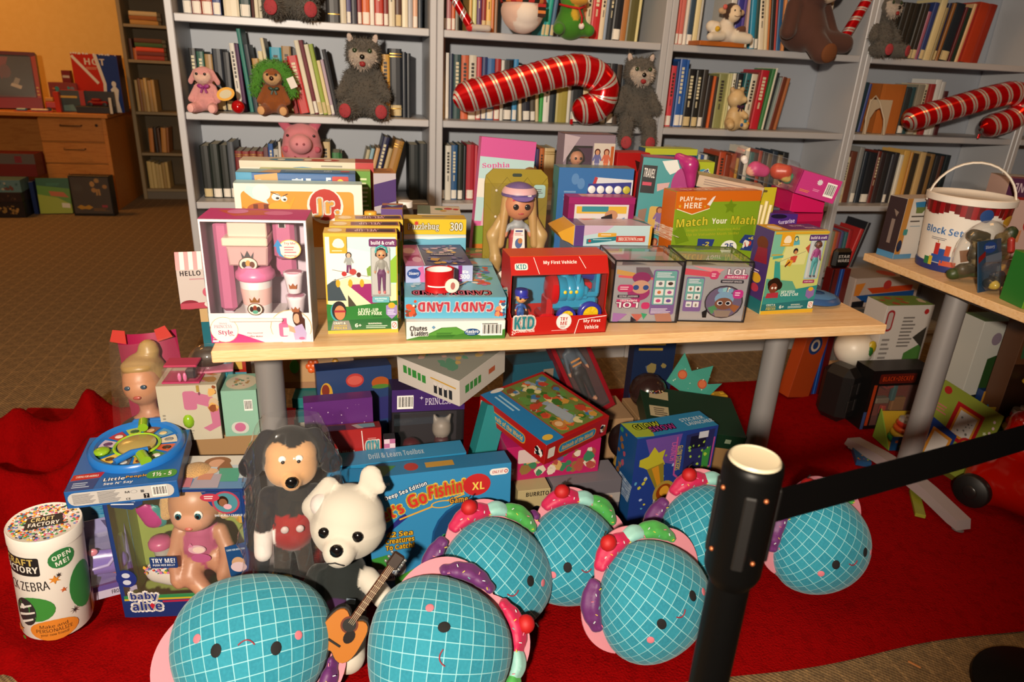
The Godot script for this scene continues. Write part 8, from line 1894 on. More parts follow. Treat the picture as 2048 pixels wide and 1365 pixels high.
	bx("teal_prop_box", "plain brown carton under the slim teal box", "carton", fb(0.885, 0.009, 1.25, 0, .1), 0, Vector3(0.06, 0.21, 0.1), "b08c62")
	# puzzle box on edge of the heap
	o = bx("animals_puzzle_box", "red and blue animals of the world puzzle box, tilted", "puzzle box", Vector3(1.055, 0.352, 1.20), -62, Vector3(0.268, 0.062, 0.234), "a81a1a", {"t": ["r 0 .74 1 .26 2478b0", "o .04 .05 .92 .68 .02 6a7a3a", "n .05 .06 .9 .66 110 .07 7 c8903c,3a6a2a,8a9aa8,c85a30,5a8a40,d8c890,3a70a0,7a4a28,a8a8a0,b8402c", "p 9aa4ac .5 .4 .8 .36 .85 .5 .55 .56", "e .82 .62 .07 .08 b87a3c", "e .82 .62 .04 .05 d8b080", "q .12 .8 .4 .12 2 9ac4dc", "e .04 .78 .03 .1 d8d4cc", "e .92 .9 .04 .07 d8b040"], "f": ["o .12 .28 .6 .5 .2 c88a2c", "o .13 .33 .58 .4 .18 2a80b0", "t .42 .54 .24 e0b040 w:.52|Animals of the World", "o .02 .2 .07 .6 .05 d8d4cc", "n .85 .3 .13 .5 12 .14 3 e8e4e0,1c1c1e"], "r": ["o .2 .28 .6 .5 .2 c88a2c", "o .21 .33 .58 .4 .18 2a80b0", "t .5 .54 .24 e0b040 w:.5|Animals of the World", "o .04 .25 .1 .5 .05 d8d4cc", "n .86 .3 .12 .5 10 .14 3 e8e4e0,1c1c1e,8a5a30"]}, Vector3(2.5, 0, -7))
	bx("pink_doll_house_box", "hot pink doll box under the animals puzzle", "doll box", fb(1.075, 0.225, 1.27, 3, .16), 3, Vector3(0.27, 0.105, 0.16), "b0205c", {"f": ["t .05 .7 .2 e0b0c8 w:.07 r:80 f:bfi|Barbie", "n .12 .2 .86 .75 44 .16 8 c8a060,6a4a8a,3a7a58,d8c8b8,a84a40,8a6a3a", "o .12 .1 .2 .4 .05 d0b8b8"], "t": ["r 0 0 1 1 b82468"]})
	bx("cream_card_game", "cream card game box printed with black lettering", "board game box", fb(1.01, 0.115, 1.325, 1, .1), 1, Vector3(0.09, 0.11, 0.1), "b8a87c", {"f": ["t .6 .12 .12 1c1c1c w:.7|BURRITO", "e .6 .6 .14 .14 1c1c1e", "r .3 .62 .5 .1 1c1c1e", "r 0 .75 1 .25 c8c0b0"]})
	bx("silver_case_box", "grey silver box in the heap behind the plush", "toy box", fb(1.165, 0.115, 1.31, 2, .1), 2, Vector3(0.2, 0.108, 0.1), "68646c", {"f": ["r 0 .4 1 .3 a09a98", "n .5 .4 .4 .3 6 .1 3 6a3a34,c8a890"], "t": ["r 0 0 1 1 7a767e"]})
	bx("white_purple_box", "white and purple box with yellow seal behind plush", "toy box", fb(1.105, 0.009, 1.375, 1, .14), 1, Vector3(0.29, 0.105, 0.13), "b8b4b8", {"f": ["r .24 .06 .5 .9 3a2c5a", "r .36 .1 .2 .8 3a7a98", "s .12 .4 .32 14 .85 c8a83c", "q .05 .3 .14 .24 3 8a7420", "r .8 0 .2 1 5a2c88", "r .9 .2 .04 .6 d8c040", "p 8a3a7a .0 .7 .2 .9 .2 1 0 1"]})
	# glow sticker launcher
	s = Vector3(0.265, 0.345, 0.09)
	bx("sticker_launcher_box", "blue starry sticker launcher box standing behind plush", "toy box", fb(1.42, 0.009, 1.30, 9, s.z), 9, s, "1d3a80", {"f": ["p 243c8a 0 0 1 0 1 1 0 1", "p 6a4a9a .1 .02 .55 .02 .5 .3 .2 .22", "n .02 .05 .96 .9 44 .02 5 8a9a30,5aa0c8,c8c040,a8b8e0", "p b8b030 .06 .2 .16 .18 .22 .1 .28 .16 .36 .14 .34 .22 .38 .28 .28 .28 .2 .32 .12 .28 .06 .26", "p 8a7a28 .16 .3 .36 .26 .4 .46 .3 .5", "p c88a24 .22 .3 .3 .28 .36 .46 .32 .48", "e .42 .56 .14 .12 a88a38", "e .42 .55 .1 .08 8a3c14", "e .42 .54 .06 .05 d89a30", "p c4b8b0 .3 .6 .42 .7 .36 .8 .28 .72", "p b84a20 .5 .66 .62 .62 .62 .74 .52 .76", "p b04a90 .48 .04 .5 .4 .62 .48 .98 .38 .98 .1 .96 .1 .96 .37 .62 .46 .52 .39 .5 .04", "p 2a2c60 .6 .04 .96 .02 .96 .36 .62 .44", "r .66 .06 .2 .12 161830", "r .76 .03 .12 .06 c8ccd8", "p 3a8a40 .84 .22 .94 .18 .94 .4 .86 .42", "n .62 .1 .3 .3 14 .02 2 8ab848,a8c848", "t .46 .17 .05 c05a9c w:.22 r:-90|LAUNCH", "t .54 .24 .05 c8b040 w:.3 r:-90|GLOW STICKERS", "r .84 .46 .16 .1 c8b83c", "t .92 .53 .05 1c3a80 w:.1|GLOW"], "t": ["r 0 0 1 1 2a88b8", "p a8b838 0 0 .3 .2 .2 1 .0 .9", "t .24 .36 .3 c8d038 w:.3 o:1c3a28|GLOW", "t .38 .62 .3 b03a90 w:.3 o:1c1c40|SHOW", "t .8 .4 .2 d0e0e8 w:.3|STICKER", "t .84 .66 .2 d0e0e8 w:.34|LAUNCHER"], "l": ["r 0 0 1 1 1c4a80", "t .6 .5 .2 b8c8d8 w:.66 r:80|STICKER LAUNCHER", "n .0 .0 .5 .5 12 .03 3 8a5a30,3a8a60,a84a60"]})
	# farther under the table
	bx("dark_green_flat_box", "dark green flat box with two paper labels", "toy box", Vector3(1.555, 0.262, 1.10), -14, Vector3(0.30, 0.05, 0.2), "14301f", {"t": ["p b8a884 .1 .1 .3 .1 .28 .32 .08 .3", "p b8a884 .06 .5 .26 .5 .24 .78 .05 .76", "q .1 .54 .14 .2 4 5a5040"], "f": ["r .8 .3 .06 .3 8a9a80"]}, Vector3(10, 0, -6))
	bx("green_prop_box", "plain brown carton propping the dark green box", "carton", fb(1.59, 0.009, 1.16, 0, .18), 0, Vector3(0.22, 0.225, 0.18), "9a784f")
	o = thing("red_frame_doll_box", "red framed window box with doll in striped top", "doll box", Vector3(1.30, 0.26, 0.985), 4, "", Vector3(-14, 0, 24))
	s = Vector3(0.12, 0.3, 0.05)
	shell(o, s, "8a1420", "3a1218", [.12, .05, .76, .9], 0.1)
	doll(o, Vector3(0, .04, .0), 0.23, "b07a5c", "2a1814", "3a4a5a", "141418", "b07a5c", 0.075)
	part(o, "shirt_stripes", MB.new().ink("b87a38").box(Vector3(0, .19, .016), Vector3(.032, .006, .003)).box(Vector3(0, .176, .016), Vector3(.032, .006, .003)), mat("vc", 0.6))
	bx("doll_prop_box", "plain brown carton under the red framed doll", "carton", fb(1.29, 0.009, 1.03, 0, .16), 0, Vector3(0.24, 0.245, 0.16), "ad8a66")
	o = thing("dark_haired_doll", "dark haired doll head down beside the launcher box", "doll", Vector3(1.325, 0.009, 1.18), 0)
	part(o, "hair", blob([[0, .255, 0, .01, .25, 0, .055, .05, "1f1210"], [.02, .22, .02, .01, .14, .03, .045, .03, "1f1210"]], .007, .012), mat("vc", 0.4))
	part(o, "dress", MB.new().ink("8a6a28").lathe([[0, 0], [.05, 0], [.045, .06], [.03, .2], [0, .22]], 16), mat("vc", 0.6))
	o = thing("glitter_ball", "dark glitter filled ball lying under the table", "ball", Vector3(1.475, 0.255, 0.97))
	part(o, "ball", MB.new().ell(Vector3(0, .06, 0), Vector3.ONE * .06, 22), mat("2a1a18", 0.2))
	var gl := MB.new()
	for i in 90:
		gl.ink(["c8a040", "b84a40", "4a9a50", "d8d0c0", "5a70b0"][R.randi() % 5])
		var dv := Vector3(R.randf_range(-.6, .6), R.randf_range(-.5, .5), 1).normalized()
		gl.pos(dv.x * .0595, .06 + dv.y * .0595, dv.z * .0595).ell(Vector3.ZERO, Vector3(.002, .002, .001), 5)
	part(o, "glitter", gl, mat("vc", 0.3)).set_meta("kind", "stuff")
	part(o, "pink_tab", MB.new().box(Vector3(.045, .008, .04), Vector3(.02, .016, .01), .003), mat("a82c50", 0.4))
	bx("ball_prop_box", "plain brown carton beneath the glitter ball", "carton", fb(1.49, 0.009, 1.03, 0, .14), 0, Vector3(0.13, 0.244, 0.14), "a5825a")
	o = thing("mint_crown_card", "mint card crown with red seals poking from the heap", "toy pack", Vector3(1.60, 0.30, 0.97), -8, "", Vector3(-16, 0, -34))
	part(o, "card", MB.new().ink("3f9484").prism(PackedVector2Array([Vector2(-.07, 0), Vector2(.07, 0), Vector2(.09, .1), Vector2(.05, .07), Vector2(.03, .13), Vector2(-.02, .075), Vector2(-.075, .11)]), -.001, .001), mat("vc", 0.4))
	var cs := MB.new().pos(-.08, .12, .0014)
	ink(cs, .16, .12, ["p 429888 .1 .95 .9 .95 .9 .4 .1 .4", "e .26 .6 .1 .13 b0482c", "e .26 .6 .08 .1 c86a40", "e .72 .5 .1 .13 b0482c", "e .72 .5 .08 .1 c86a40", "n .1 .2 .8 .7 14 .02 4 c8d8c0"])
	part(o, "seal_print", cs, mat("vc", 0.4))
	o = thing("block_bundle", "yellow and white plastic blocks at right of heap", "toy", Vector3(1.735, 0.009, 0.93))
	bx("block_prop_box", "plain brown carton under the yellow and white blocks", "carton", Vector3(1.735, 0.0095, 0.90), 0, Vector3(0.1, 0.165, 0.1), "b08c62")
	o.position.y = 0.1755
	for q in [["c8922c", 0, .02, .0], ["c8b8a0", -.01, .05, .01], ["c89a2c", .02, .075, -.01]]:
		part(o, "block", MB.new().ink(q[0]).box(Vector3(q[1], q[2], q[3]), Vector3(.07, .026, .04), .004).box(Vector3(q[1] - .018, q[2] + .015, q[3]), Vector3(.014, .006, .014), .002).box(Vector3(q[1] + .018, q[2] + .015, q[3]), Vector3(.014, .006, .014), .002), mat("vc", 0.35))
	bx("dusky_blue_box", "dusky blue box far under the table middle", "toy box", fb(1.11, 0.30, 0.95, 8, .08), 8, Vector3(0.17, 0.125, 0.08), "24566a", {"f": ["r .6 .2 .2 .4 8a7a6a"]})
	bx("blue_prop_box", "plain brown carton below the dusky blue box", "carton", fb(1.10, 0.009, 0.96, 0, .1), 0, Vector3(0.2, 0.288, 0.12), "9a784f")
	bx("gold_cap_box", "navy box with gold lettering near table post", "toy box", fb(1.52, 0.01, 0.9, -6, .08), -6, Vector3(0.14, 0.46, 0.06), "1a2a4a", {"f": ["q .1 .04 .8 .08 2 b8963c", "n .1 .2 .8 .6 20 .05 4 8a7a4a,4a5a7a,a89a80"], "t": ["n .1 .1 .8 .8 12 .2 2 b8963c,d0c8a8"]})

func waffle() -> StandardMaterial3D:
	if not mats.has("waffle"):
		var S := 256
		var img := Image.create(S, S, false, Image.FORMAT_RGB8)
		var bump := Image.create(S, S, false, Image.FORMAT_RGB8)
		var nz := noise_image(S, 0.05, 9)
		for y in S:
			for x in S:
				var cx := x % 64
				var cy := y % 64
				var e := mini(mini(cx, 63 - cx), mini(cy, 63 - cy))
				var c := Color("14778e").lerp(Color("20869d"), nz.get_pixel(x, y).r)
				if (x / 64 + y / 64) % 2 == 0:
					c = c.lerp(Color("2991a6"), 0.4)
				if e < 2:
					c = Color("8ec4cc")
				img.set_pixel(x, y, c)
				bump.set_pixel(x, y, Color.from_hsv(0, 0, clampf(e / 16.0, 0, 1) * 0.8 + nz.get_pixel(x, y).r * 0.2))
		textured("waffle", img, Vector3.ONE, 0.85, bump, 0.5, 0.3, true)
	return mats["waffle"]

func squish(label: String, x: float, z: float, yaw: float, tilt: float, roll: float, weave: float, R := 0.143):
	var o := thing("waffle_plush", label, "plush toy", Vector3.ZERO, 0, "turquoise waffle plush on the red cloth")
	var bas := Basis(Vector3.UP, deg_to_rad(yaw)) * Basis(Vector3.RIGHT, deg_to_rad(tilt)) * Basis(Vector3.BACK, deg_to_rad(roll))
	var rad := Vector3(1.0, 1.06, 0.84) * R
	var up := bas.inverse() * Vector3.UP
	o.transform = Transform3D(bas, Vector3(x, (up * rad).length() * 0.985 + 0.008, z))
	var mb := MB.new()
	mb.grid(func(u, w):
		var t: float = 0.0006 + (PI - 0.0012) * w
		var a: float = -u * TAU
		var d := Vector3(sin(t) * cos(a), sin(t) * sin(a), cos(t))
		var p := d * rad
		p.x *= 1.0 - 0.13 * d.y + 0.05 * (1 - d.y * d.y)
		p.y *= 1.0 - 0.10 * maxf(-d.y, 0) * maxf(-d.y, 0)
		return p * (1.0 - 0.035 * exp(-pow((t - 1.75) * 14, 2))), 56, 40, true)
	for i in mb.uv.size():
		var t := PI * mb.uv[i].y
		var a := mb.uv[i].x * TAU + deg_to_rad(weave)
		mb.uv[i] = Vector2(cos(a), sin(a)) * t * R / 0.0262 / 4.0
	part(o, "body", mb, waffle())
	var at := func(ax: float, ay: float) -> Vector3:
		var dy := ay / 1.06
		var dx := ax / (1.0 - 0.13 * dy + 0.05 * (1 - dy * dy))
		return Vector3(ax * R, ay * R, sqrt(maxf(0.05, 1 - dx * dx - dy * dy)) * rad.z + 0.0006)
	for g in [-1, 1]:
		for q in [["eye", .36, .05, .0105, .0125, "0c0c10"], ["cheek", .62, -.1, .0085, .0085, "c8707e"]]:
			var p: Vector3 = at.call(g * q[1], q[2])
			part(o, q[0], MB.new().at(Transform3D(Basis.looking_at(-p / (rad * rad), Vector3.UP), p)).ell(Vector3.ZERO, Vector3(q[3], q[4], .0016), 14), mat(q[5], 0.85))
	var mp: Array = []
	for i in 7:
		var f := -1.0 + i / 3.0
		mp.append(at.call(f * .1, -.06 + f * f * .06) + Vector3(0, 0, .001))
	part(o, "mouth", MB.new().tube(mp, .0014, 6), mat("8a2030", 0.7))
	# scalloped felt crest over the crown
	var poly := PackedVector2Array()
	for i in 61:
		var a := deg_to_rad(lerpf(-20, 200, i / 60.0))
		var k := R * (1.02 + 0.22 * absf(sin(deg_to_rad(lerpf(0, 540, i / 60.0)))) + 0.06)
		poly.append(Vector2(cos(a), sin(a) * 1.05) * k)
	for i in 31:
		var a := deg_to_rad(lerpf(200, -20, i / 30.0))
		poly.append(Vector2(cos(a), sin(a) * 1.05) * R * 0.95)
	part(o, "pink_crest", MB.new().prism(poly, -0.022, -0.018), mat("c8818e", 0.9))
	for q in [["5c2464", 150.0, "purple_icing"], ["b81c4c", 98.0, "pink_icing"], ["46a04a", 50.0, "green_icing"], ["8cc0b8", 72.0, "mint_icing"]]:
		var big: bool = q[2] != "mint_icing"
		var P: Array = []
		for i in 5:
			var a := deg_to_rad(q[1] + (i - 2) * (9.5 if big else 5.0))
			var p := Vector3(cos(a), sin(a) * 1.05, 0) * R * (1.12 + .02 * (2 - absi(i - 2)))
			var r: float = [.010, .0165, .019, .0165, .010][i] * (1.0 if big else .6)
			P.append([p.x, p.y, -.014, p.x * .96, p.y * .96, -.004, r, r * .8, q[0]])
		var ic := part(o, q[2], blob(P, .005, .02), mat("vc", 0.55, 0.0, 0.3))
		if big:
			var sp := MB.new()
			for i in 7:
				sp.ink(["d8c040", "c8d8d8", "d87a90", "5aa8a0"][i % 4])
				var a := deg_to_rad(q[1] - 16 + i * 5.3)
				var rr := R * (1.06 + .06 * (i % 3))
				sp.at(Transform3D(Basis(Vector3.BACK, i * 1.3), Vector3(cos(a) * rr, sin(a) * 1.05 * rr, .0095))).box(Vector3.ZERO, Vector3(.006, .0016, .002))
			part(ic, "sprinkles", sp, mat("vc", 0.6))
		if q[2] == "pink_icing":
			var c := Vector3(cos(deg_to_rad(98)), sin(deg_to_rad(98)) * 1.05, 0) * R * 1.26
			var ch := part(o, "cherry", MB.new().ell(c, Vector3(.02, .019, .018), 14), mat("b01014", 0.6))
			part(ch, "stem", MB.new().tube([c + Vector3(0, .014, 0), c + Vector3(.002, .022, 0), c + Vector3(.01, .026, 0)], .0016, 6), mat("14100e", 0.7))

func floor_plush():
	squish("turquoise waffle plush upside down, frontmost at lower left", 0.333, 1.665, 4, -46, 172, 12, 0.148)
	squish("turquoise waffle plush rolled sideways, nearest bottom centre", 0.699, 1.745, 0, -42, -88, -14, 0.147)
	squish("turquoise waffle plush between fishing game and sideways plush", 0.855, 1.55, 12, -24, 4, 30, 0.136)
	squish("turquoise waffle plush in second row before the silver box", 1.068, 1.49, 2, -22, -2, 38, 0.124)
	squish("turquoise waffle plush in front row left of stanchion", 1.203, 1.675, 10, -26, 24, 20, 0.133)
	squish("turquoise waffle plush mostly hidden behind the stanchion post", 1.43, 1.50, 0, -20, 6, 18, 0.135)
	squish("turquoise waffle plush alone at right under the belt", 1.725, 1.56, 8, -12, 8, 40, 0.132)
	# white dog with guitar
	var o := thing("plush_dog", "white plush dog in dark shirt sitting with a guitar", "plush toy", Vector3(0.497, 0.018, 1.545), -14, "", Vector3(-12, 0, -4))
	part(o, "body", blob([[0, .07, 0, 0, .16, -.01, .058, .05, "14161c"], [0, .285, .0, 0, .305, .0, .078, .072, "c2bcb0", 1.08, 1, 1], [0, .262, .05, 0, .256, .07, .046, .036, "c6c0b4"], [-.05, .37, 0, -.078, .315, .0, .022, .03, "c2bcb0", 1, 1, .6], [.035, .37, 0, .04, .405, 0, .024, .02, "c2bcb0", 1, 1, .6], [.04, .405, 0, .062, .385, .012, .02, .016, "c2bcb0", 1, 1, .6], [.055, .165, .01, .1, .14, .04, .026, .024, "c2bcb0"], [-.055, .16, .01, -.075, .1, .05, .026, .024, "14161c"], [-.03, .04, .04, -.035, .03, .1, .034, .036, "c2bcb0"], [.035, .04, .04, .045, .03, .1, .034, .036, "c2bcb0"], [0, .1, .045, 0, .07, .05, .03, .03, "3a1c48"]], .0065, .01), velour())
	dots(o, "eye", [Vector3(-.037, .292, .07), Vector3(.035, .292, .07)], 0.0125, "0c0c0e")
	dots(o, "nose", [Vector3(0, .272, .104)], 0.0145, "0c0c0e")
	part(o, "mouth", MB.new().tube([Vector3(-.018, .238, .098), Vector3(0, .246, .106), Vector3(.018, .238, .098)], .0016, 6), mat("1c1c1e", 0.8))
	part(o, "label_tag", MB.new().at(Transform3D(Basis(Vector3.BACK, -.3), Vector3(.03, .045, .085))).box(Vector3.ZERO, Vector3(.022, .014, .001)), mat("c8c4bc", 0.6))
	part(o, "shirt_pattern", MB.new().ink("6a7a8a").box(Vector3(.03, .13, .052), Vector3(.02, .012, .002)), mat("vc", 0.8))
	var g := thing("toy_guitar", "small plush acoustic guitar held by the white dog", "guitar", Vector3(0.484, 0.132, 1.69), -6, "", Vector3(-22, 0, -36))
	var body := PackedVector2Array()
	for i in 40:
		var a := TAU * i / 40
		var r := .042 + .012 * cos(2 * a) - .008 * sin(a) - .006 * cos(4 * a)
		body.append(Vector2(cos(a) * r * .9, .05 + sin(a) * r * 1.35))
	part(g, "guitar_body", MB.new().ink("a8641c").prism(body, -.012, .012, .003), mat("vc", 0.5))
	part(g, "binding", MB.new().ink("14120f").prism(Geometry2D.offset_polygon(body, .003)[0], -.0125, .006), mat("vc", 0.6))
	part(g, "sound_hole", MB.new().ink("5a2410").prism(oval(0, .07, .018, .018), .0121, .0127).ink("14100e").prism(oval(0, .07, .014, .014), .0127, .0133), mat("vc", 0.5))
	part(g, "pick_guard", MB.new().ink("1c1412").prism(oval(.014, .05, .011, .015, 14), .0121, .0131), mat("vc", 0.4))
	part(g, "neck", MB.new().ink("4a2a18").box(Vector3(0, .15, .012), Vector3(.016, .13, .01), .002), mat("vc", 0.5))
	var st := MB.new().ink("c8b898")
	for i in 4:
		st.box(Vector3(-.005 + i * .0034, .145, .0178), Vector3(.0007, .14, .0006))
	for i in 8:
		st.box(Vector3(0, .1 + i * .013, .0174), Vector3(.015, .0009, .0006))
	part(g, "strings", st, mat("vc", 0.4))
	part(g, "headstock", MB.new().ink("2a1a12").box(Vector3(0, .228, .012), Vector3(.026, .034, .01), .003), mat("vc", 0.5))
	for i in 3:
		for s in [-1, 1]:
			part(g, "tuning_peg", MB.new().ell(Vector3(s * .016, .217 + i * .011, .012), Vector3(.004, .0035, .003), 8), mat("8a8a88", 0.3, 0.6))
	part(g, "bridge", MB.new().ink("14100e").box(Vector3(-.004, .024, .0128), Vector3(.03, .005, .002), .001), mat("vc", 0.5))

# rings on a cone, as sold in an open wedge box
func ring_stack(o: Node3D, at: Vector3, cols: Array, r: float):
	for i in cols.size():
		var rr: float = r * (1.0 - i * .1)
		part(o, "ring", MB.new().pos(at.x, at.y + i * r * .42, at.z).lathe([[rr * .4, 0], [rr * .85, 0], [rr, r * .14], [rr, r * .28], [rr * .85, r * .42], [rr * .4, r * .42]], 24), mat(cols[i], 0.3))
	part(o, "knob", MB.new().pos(at.x, at.y + cols.size() * r * .42, at.z).lathe([[r * .6, 0], [r * .55, r * .2], [r * .25, r * .28], [r * .22, r * .45], [0, r * .5]], 20), mat("b8b0a8", 0.25, 0.5))

func right_side():
	var T := TOP + 0.0005
	bx("dice_game_box", "white game box with dark spine on the right table", "board game box", Vector3(2.385, T, 0.885), 6, Vector3(0.15, 0.2, 0.07), "d4cec8 l:3a2c30", {"f": ["r 0 0 .16 1 b8803a", "p 3a80b0 .24 .06 .62 .04 .6 .16 .3 .16", "p 6a7a40 .3 .14 .6 .14 .5 .24 .32 .24", "q .22 .27 .44 .05 1 4a4440", "q .22 .35 .34 .05 1 4a4440", "q .25 .44 .36 .03 1 8aa0b0", "o .1 .5 .12 .1 .02 3a8a88", "e .08 .78 .07 .1 1a2a48", "n .62 .1 .36 .7 26 .05 3 2a3a60,8a3a38,5a6a70,3a2a50", "r 0 .92 .5 .08 5a90b8"], "l": ["p 8a7a70 .4 .2 .7 .24 .6 .32", "r .4 .36 .2 .4 8a7a74", "r 0 .9 1 .1 4a88b8"], "t": ["r 0 0 1 1 c8bcb0"]})
	# bucket of blocks
	var o := thing("block_bucket", "white toy block bucket with red striped lid and handle", "bucket", Vector3(2.45, T, 1.03), -10)
	part(o, "bucket", MB.new().lathe([[0, .008], [.1, .008], [.102, .02], [.118, .215], [0, .215]], 40), mat("d8d2ca", 0.45))
	part(o, "blue_base", MB.new().lathe([[0, 0], [.104, 0], [.105, .004], [.1055, .024], [.1, .026]], 40), mat("1c2a68", 0.4))
	var aw := MB.new()
	for i in 48:
		aw.ink("9a1418" if i % 2 == 0 else "6a0e12")
		var dip: float = .028 * absf(sin(i * PI / 8))
		aw.lathe([[.1162, .178 - dip * .6 + .012], [.1188, .216]], 1, TAU * i / 48, TAU * (i + 1) / 48)
	part(o, "striped_awning", aw, mat("vc", 0.45))
	part(o, "lid", MB.new().lathe([[.119, .212], [.124, .214], [.125, .232], [.121, .235], [.113, .232], [.108, .226], [0, .226]], 40), mat("dcd6ce", 0.4))
	var hp: Array = []
	for i in 17:
		var a := PI * i / 16
		hp.append(Vector3(cos(a) * .118, .205 + sin(a) * .125, sin(a) * .0))
	part(o, "handle", MB.new().at(Transform3D(Basis(Vector3.UP, -.5), Vector3.ZERO)).tube(hp, .011, 8, true, 0.35), mat("dcd6cc", 0.4))
	var bw := MB.new()
	ink(bw, .3, .2, ["e .5 .12 .06 .1 2a4a88", "t .16 .42 .11 3a70b0 w:.38 o:e8e4e0|Block Set", "q .06 .53 .2 .05 2 8a8a90", "r .12 .62 .05 .3 b8302c", "r .17 .7 .06 .22 2a50a0", "r .23 .64 .05 .3 c84a24", "r .1 .8 .2 .12 2a50a0", "r .2 .88 .16 .08 c8502c", "r .08 .84 .04 .14 c8b030", "p c8902c .14 .6 .145 .56 .155 .62", "r .02 .86 .06 .12 2c7a48", "p 8a5a38 .36 .68 .5 .62 .52 .8 .4 .86", "n .5 .5 .4 .3 12 .02 3 8a8a90", "e .84 .6 .05 .08 2a3a78", "e .78 .2 .09 .09 c89a2c"])
	bw.refine(0.012)
	for i in bw.v.size():
		var p := bw.v[i]
		var a := (p.x - .17) / .112
		var rr := .1035 + (.21 + p.y) * .073 + p.z
		bw.v[i] = Vector3(sin(a) * rr, .212 + p.y, cos(a) * rr)
		bw.n[i] = Vector3(sin(a), 0, cos(a))
	part(o, "wrap_print", bw, mat("vc", 0.45))
	bx("xylophone_box", "grey pink box with purple lid band behind bucket", "toy box", Vector3(2.70, T, 1.0), -20, Vector3(0.2, 0.285, 0.12), "b89c94 t:8a2c38", {"f": ["r 0 0 1 .2 4a2444", "t .45 .1 .1 b8a4b0 w:.7 r:180|XYLOPHONE", "r 0 .2 1 .03 8a2420", "e .55 .5 .15 .1 a82a28", "p b87a50 .3 .6 .4 .56 .4 .7 .32 .7"], "t": ["r 0 0 .5 .6 8a8a84", "b .1 .2 .3 .4"]})
	o = thing("dinosaur_bag", "clear zip bag of green and brown toy dinosaurs", "toy pack", Vector3(2.395, T, 1.175), 6)
	var dn: Array = []
	for i in 16:
		dn.append([R2(i, -.075, .075), .02 + .01 * (i % 14), R2(i + 7, -.025, .025), R2(i + 3, -.07, .07), .03 + .009 * (i % 13), R2(i + 9, -.02, .02), .018, .012, ["3a4a24", "6a5a38", "4a4434", "2c3c22", "7a6a48"][i % 5]])
	part(o, "dinosaurs", blob(dn, .007, .005), mat("vc", 0.45)).set_meta("kind", "stuff")
	part(o, "bag", MB.new().ell(Vector3(0, .085, 0), Vector3(.1, .1, .05), 20), clear(0.1, "d8dcd0", 0.06))
	part(o, "red_figure", blob([[.06, .13, .03, .065, .1, .035, .01, .01, "a83028"], [.055, .05, .035, .03, .04, .04, .01, .008, "c89a50"]], .004, .004), mat("vc", 0.4))
	o = thing("race_car_blister", "blue car blister card with dark race car", "toy pack", Vector3(2.365, T, 1.285), 18, "", Vector3(-16, 0, 0))
	part(o, "card", MB.new().ink("2a4a6a").box(Vector3(0, .075, -.02), Vector3(.13, .15, .003), .001), mat("vc", 0.35))
	var cp := MB.new().pos(-.065, .15, -.018)
	ink(cp, .13, .15, ["e .5 .14 .28 .11 1c4a9a", "t .5 .14 .08 c8d4e8 w:.4 f:bfi|Disney", "p 8a1c20 .0 .3 .3 .2 .3 .3 .0 .42", "p 6a7a90 .3 .3 1 .26 1 .4 .3 .5"])
	part(o, "card_print", cp, mat("vc", 0.35))
	part(o, "toy_car", blob([[-.04, .03, 0, .04, .03, 0, .016, .016, "14161c", 1, 1, 1.2], [-.015, .048, 0, .02, .048, 0, .012, .012, "2a3040"], [-.045, .024, .012, -.045, .024, .016, .012, .012, "b8a03a"], [.0, .022, .02, .02, .022, .02, .008, .008, "b8b8b8"]], .004, .006), mat("vc", 0.25))
	part(o, "blister", MB.new().box(Vector3(0, .05, .008), Vector3(.12, .08, .05), .01), clear(0.12, "e0e8f0", 0.04))
	bx("green_brick_box", "lime green toddler brick box at right table edge", "toy box", Vector3(2.365, T, 1.395), -12, Vector3(0.12, 0.14, 0.09), "6a9a24 l:2c7a30", {"f": ["o .06 .4 .44 .55 .06 c8d0b8", "o .08 .42 .4 .51 .05 6ab0d0", "p c89a2c .12 .55 .3 .5 .36 .6 .2 .68", "p 3a8a38 .2 .62 .32 .6 .34 .8 .16 .82", "r .14 .84 .24 .05 b8382c", "r .18 .8 .14 .04 d8d8d0", "p b83028 .08 .08 .2 .12 .2 .3 .06 .28", "e .2 .18 .08 .08 2a4a98", "e .3 .22 .06 .06 c8a030", "r .68 .06 .16 .14 b02820", "r .71 .1 .1 .06 e8e0d8", "e .64 .3 .06 .08 c84028", "e .62 .36 .05 .05 d8b030", "q .6 .5 .05 .2 3 b8d080", "p 6ab0d0 .8 .4 1 .36 1 .7 .82 .7", "e .92 .55 .06 .1 3a8a38"], "t": ["r 0 0 1 1 5a8a20"]})
	# floor pile beyond the gap between the tables
	var C := 0.009
	bx("grey_base_carton", "grey carton with orange band on the floor between tables", "carton", fb(2.74, C, 0.50, 4, .22), 4, Vector3(0.4, 0.39, 0.22), "6a6460", {"f": ["r 0 .18 1 .2 a84018", "r 0 0 1 .18 4a4846"]})
	bx("blaster_box", "picture box with orange and blue toy blaster", "toy box", fb(2.74, C + .391, 0.48, 4, .14), 4, Vector3(0.34, 0.125, 0.14), "b0a098", {"f": ["p b8401c .2 .35 .9 .3 .9 .5 .3 .55", "p 1c4a8a .05 .6 .95 .5 .95 .8 .2 .85", "p c8902c .3 .7 .5 .66 .46 .95 .3 .95", "p c87a2c .02 .2 .16 .16 .1 .6 .02 .6", "e .5 .26 .06 .16 a8302c", "p 1c1c20 .02 .8 .2 .78 .2 1 .02 1"], "t": ["r 0 0 1 1 9a8c84", "e .6 .6 .1 .3 b84a38"]})
	o = bx("light_sword_pack", "upright red and blue light sword pack with black header", "toy pack", fb(2.49, C + .0, 0.50, 2, .05), 2, Vector3(0.085, 0.56, 0.045), "5a1014", {"f": ["r .36 0 .28 1 1c3a80", "r .0 0 .1 1 2a0c10", "r .46 0 .06 1 3a70c8"]})
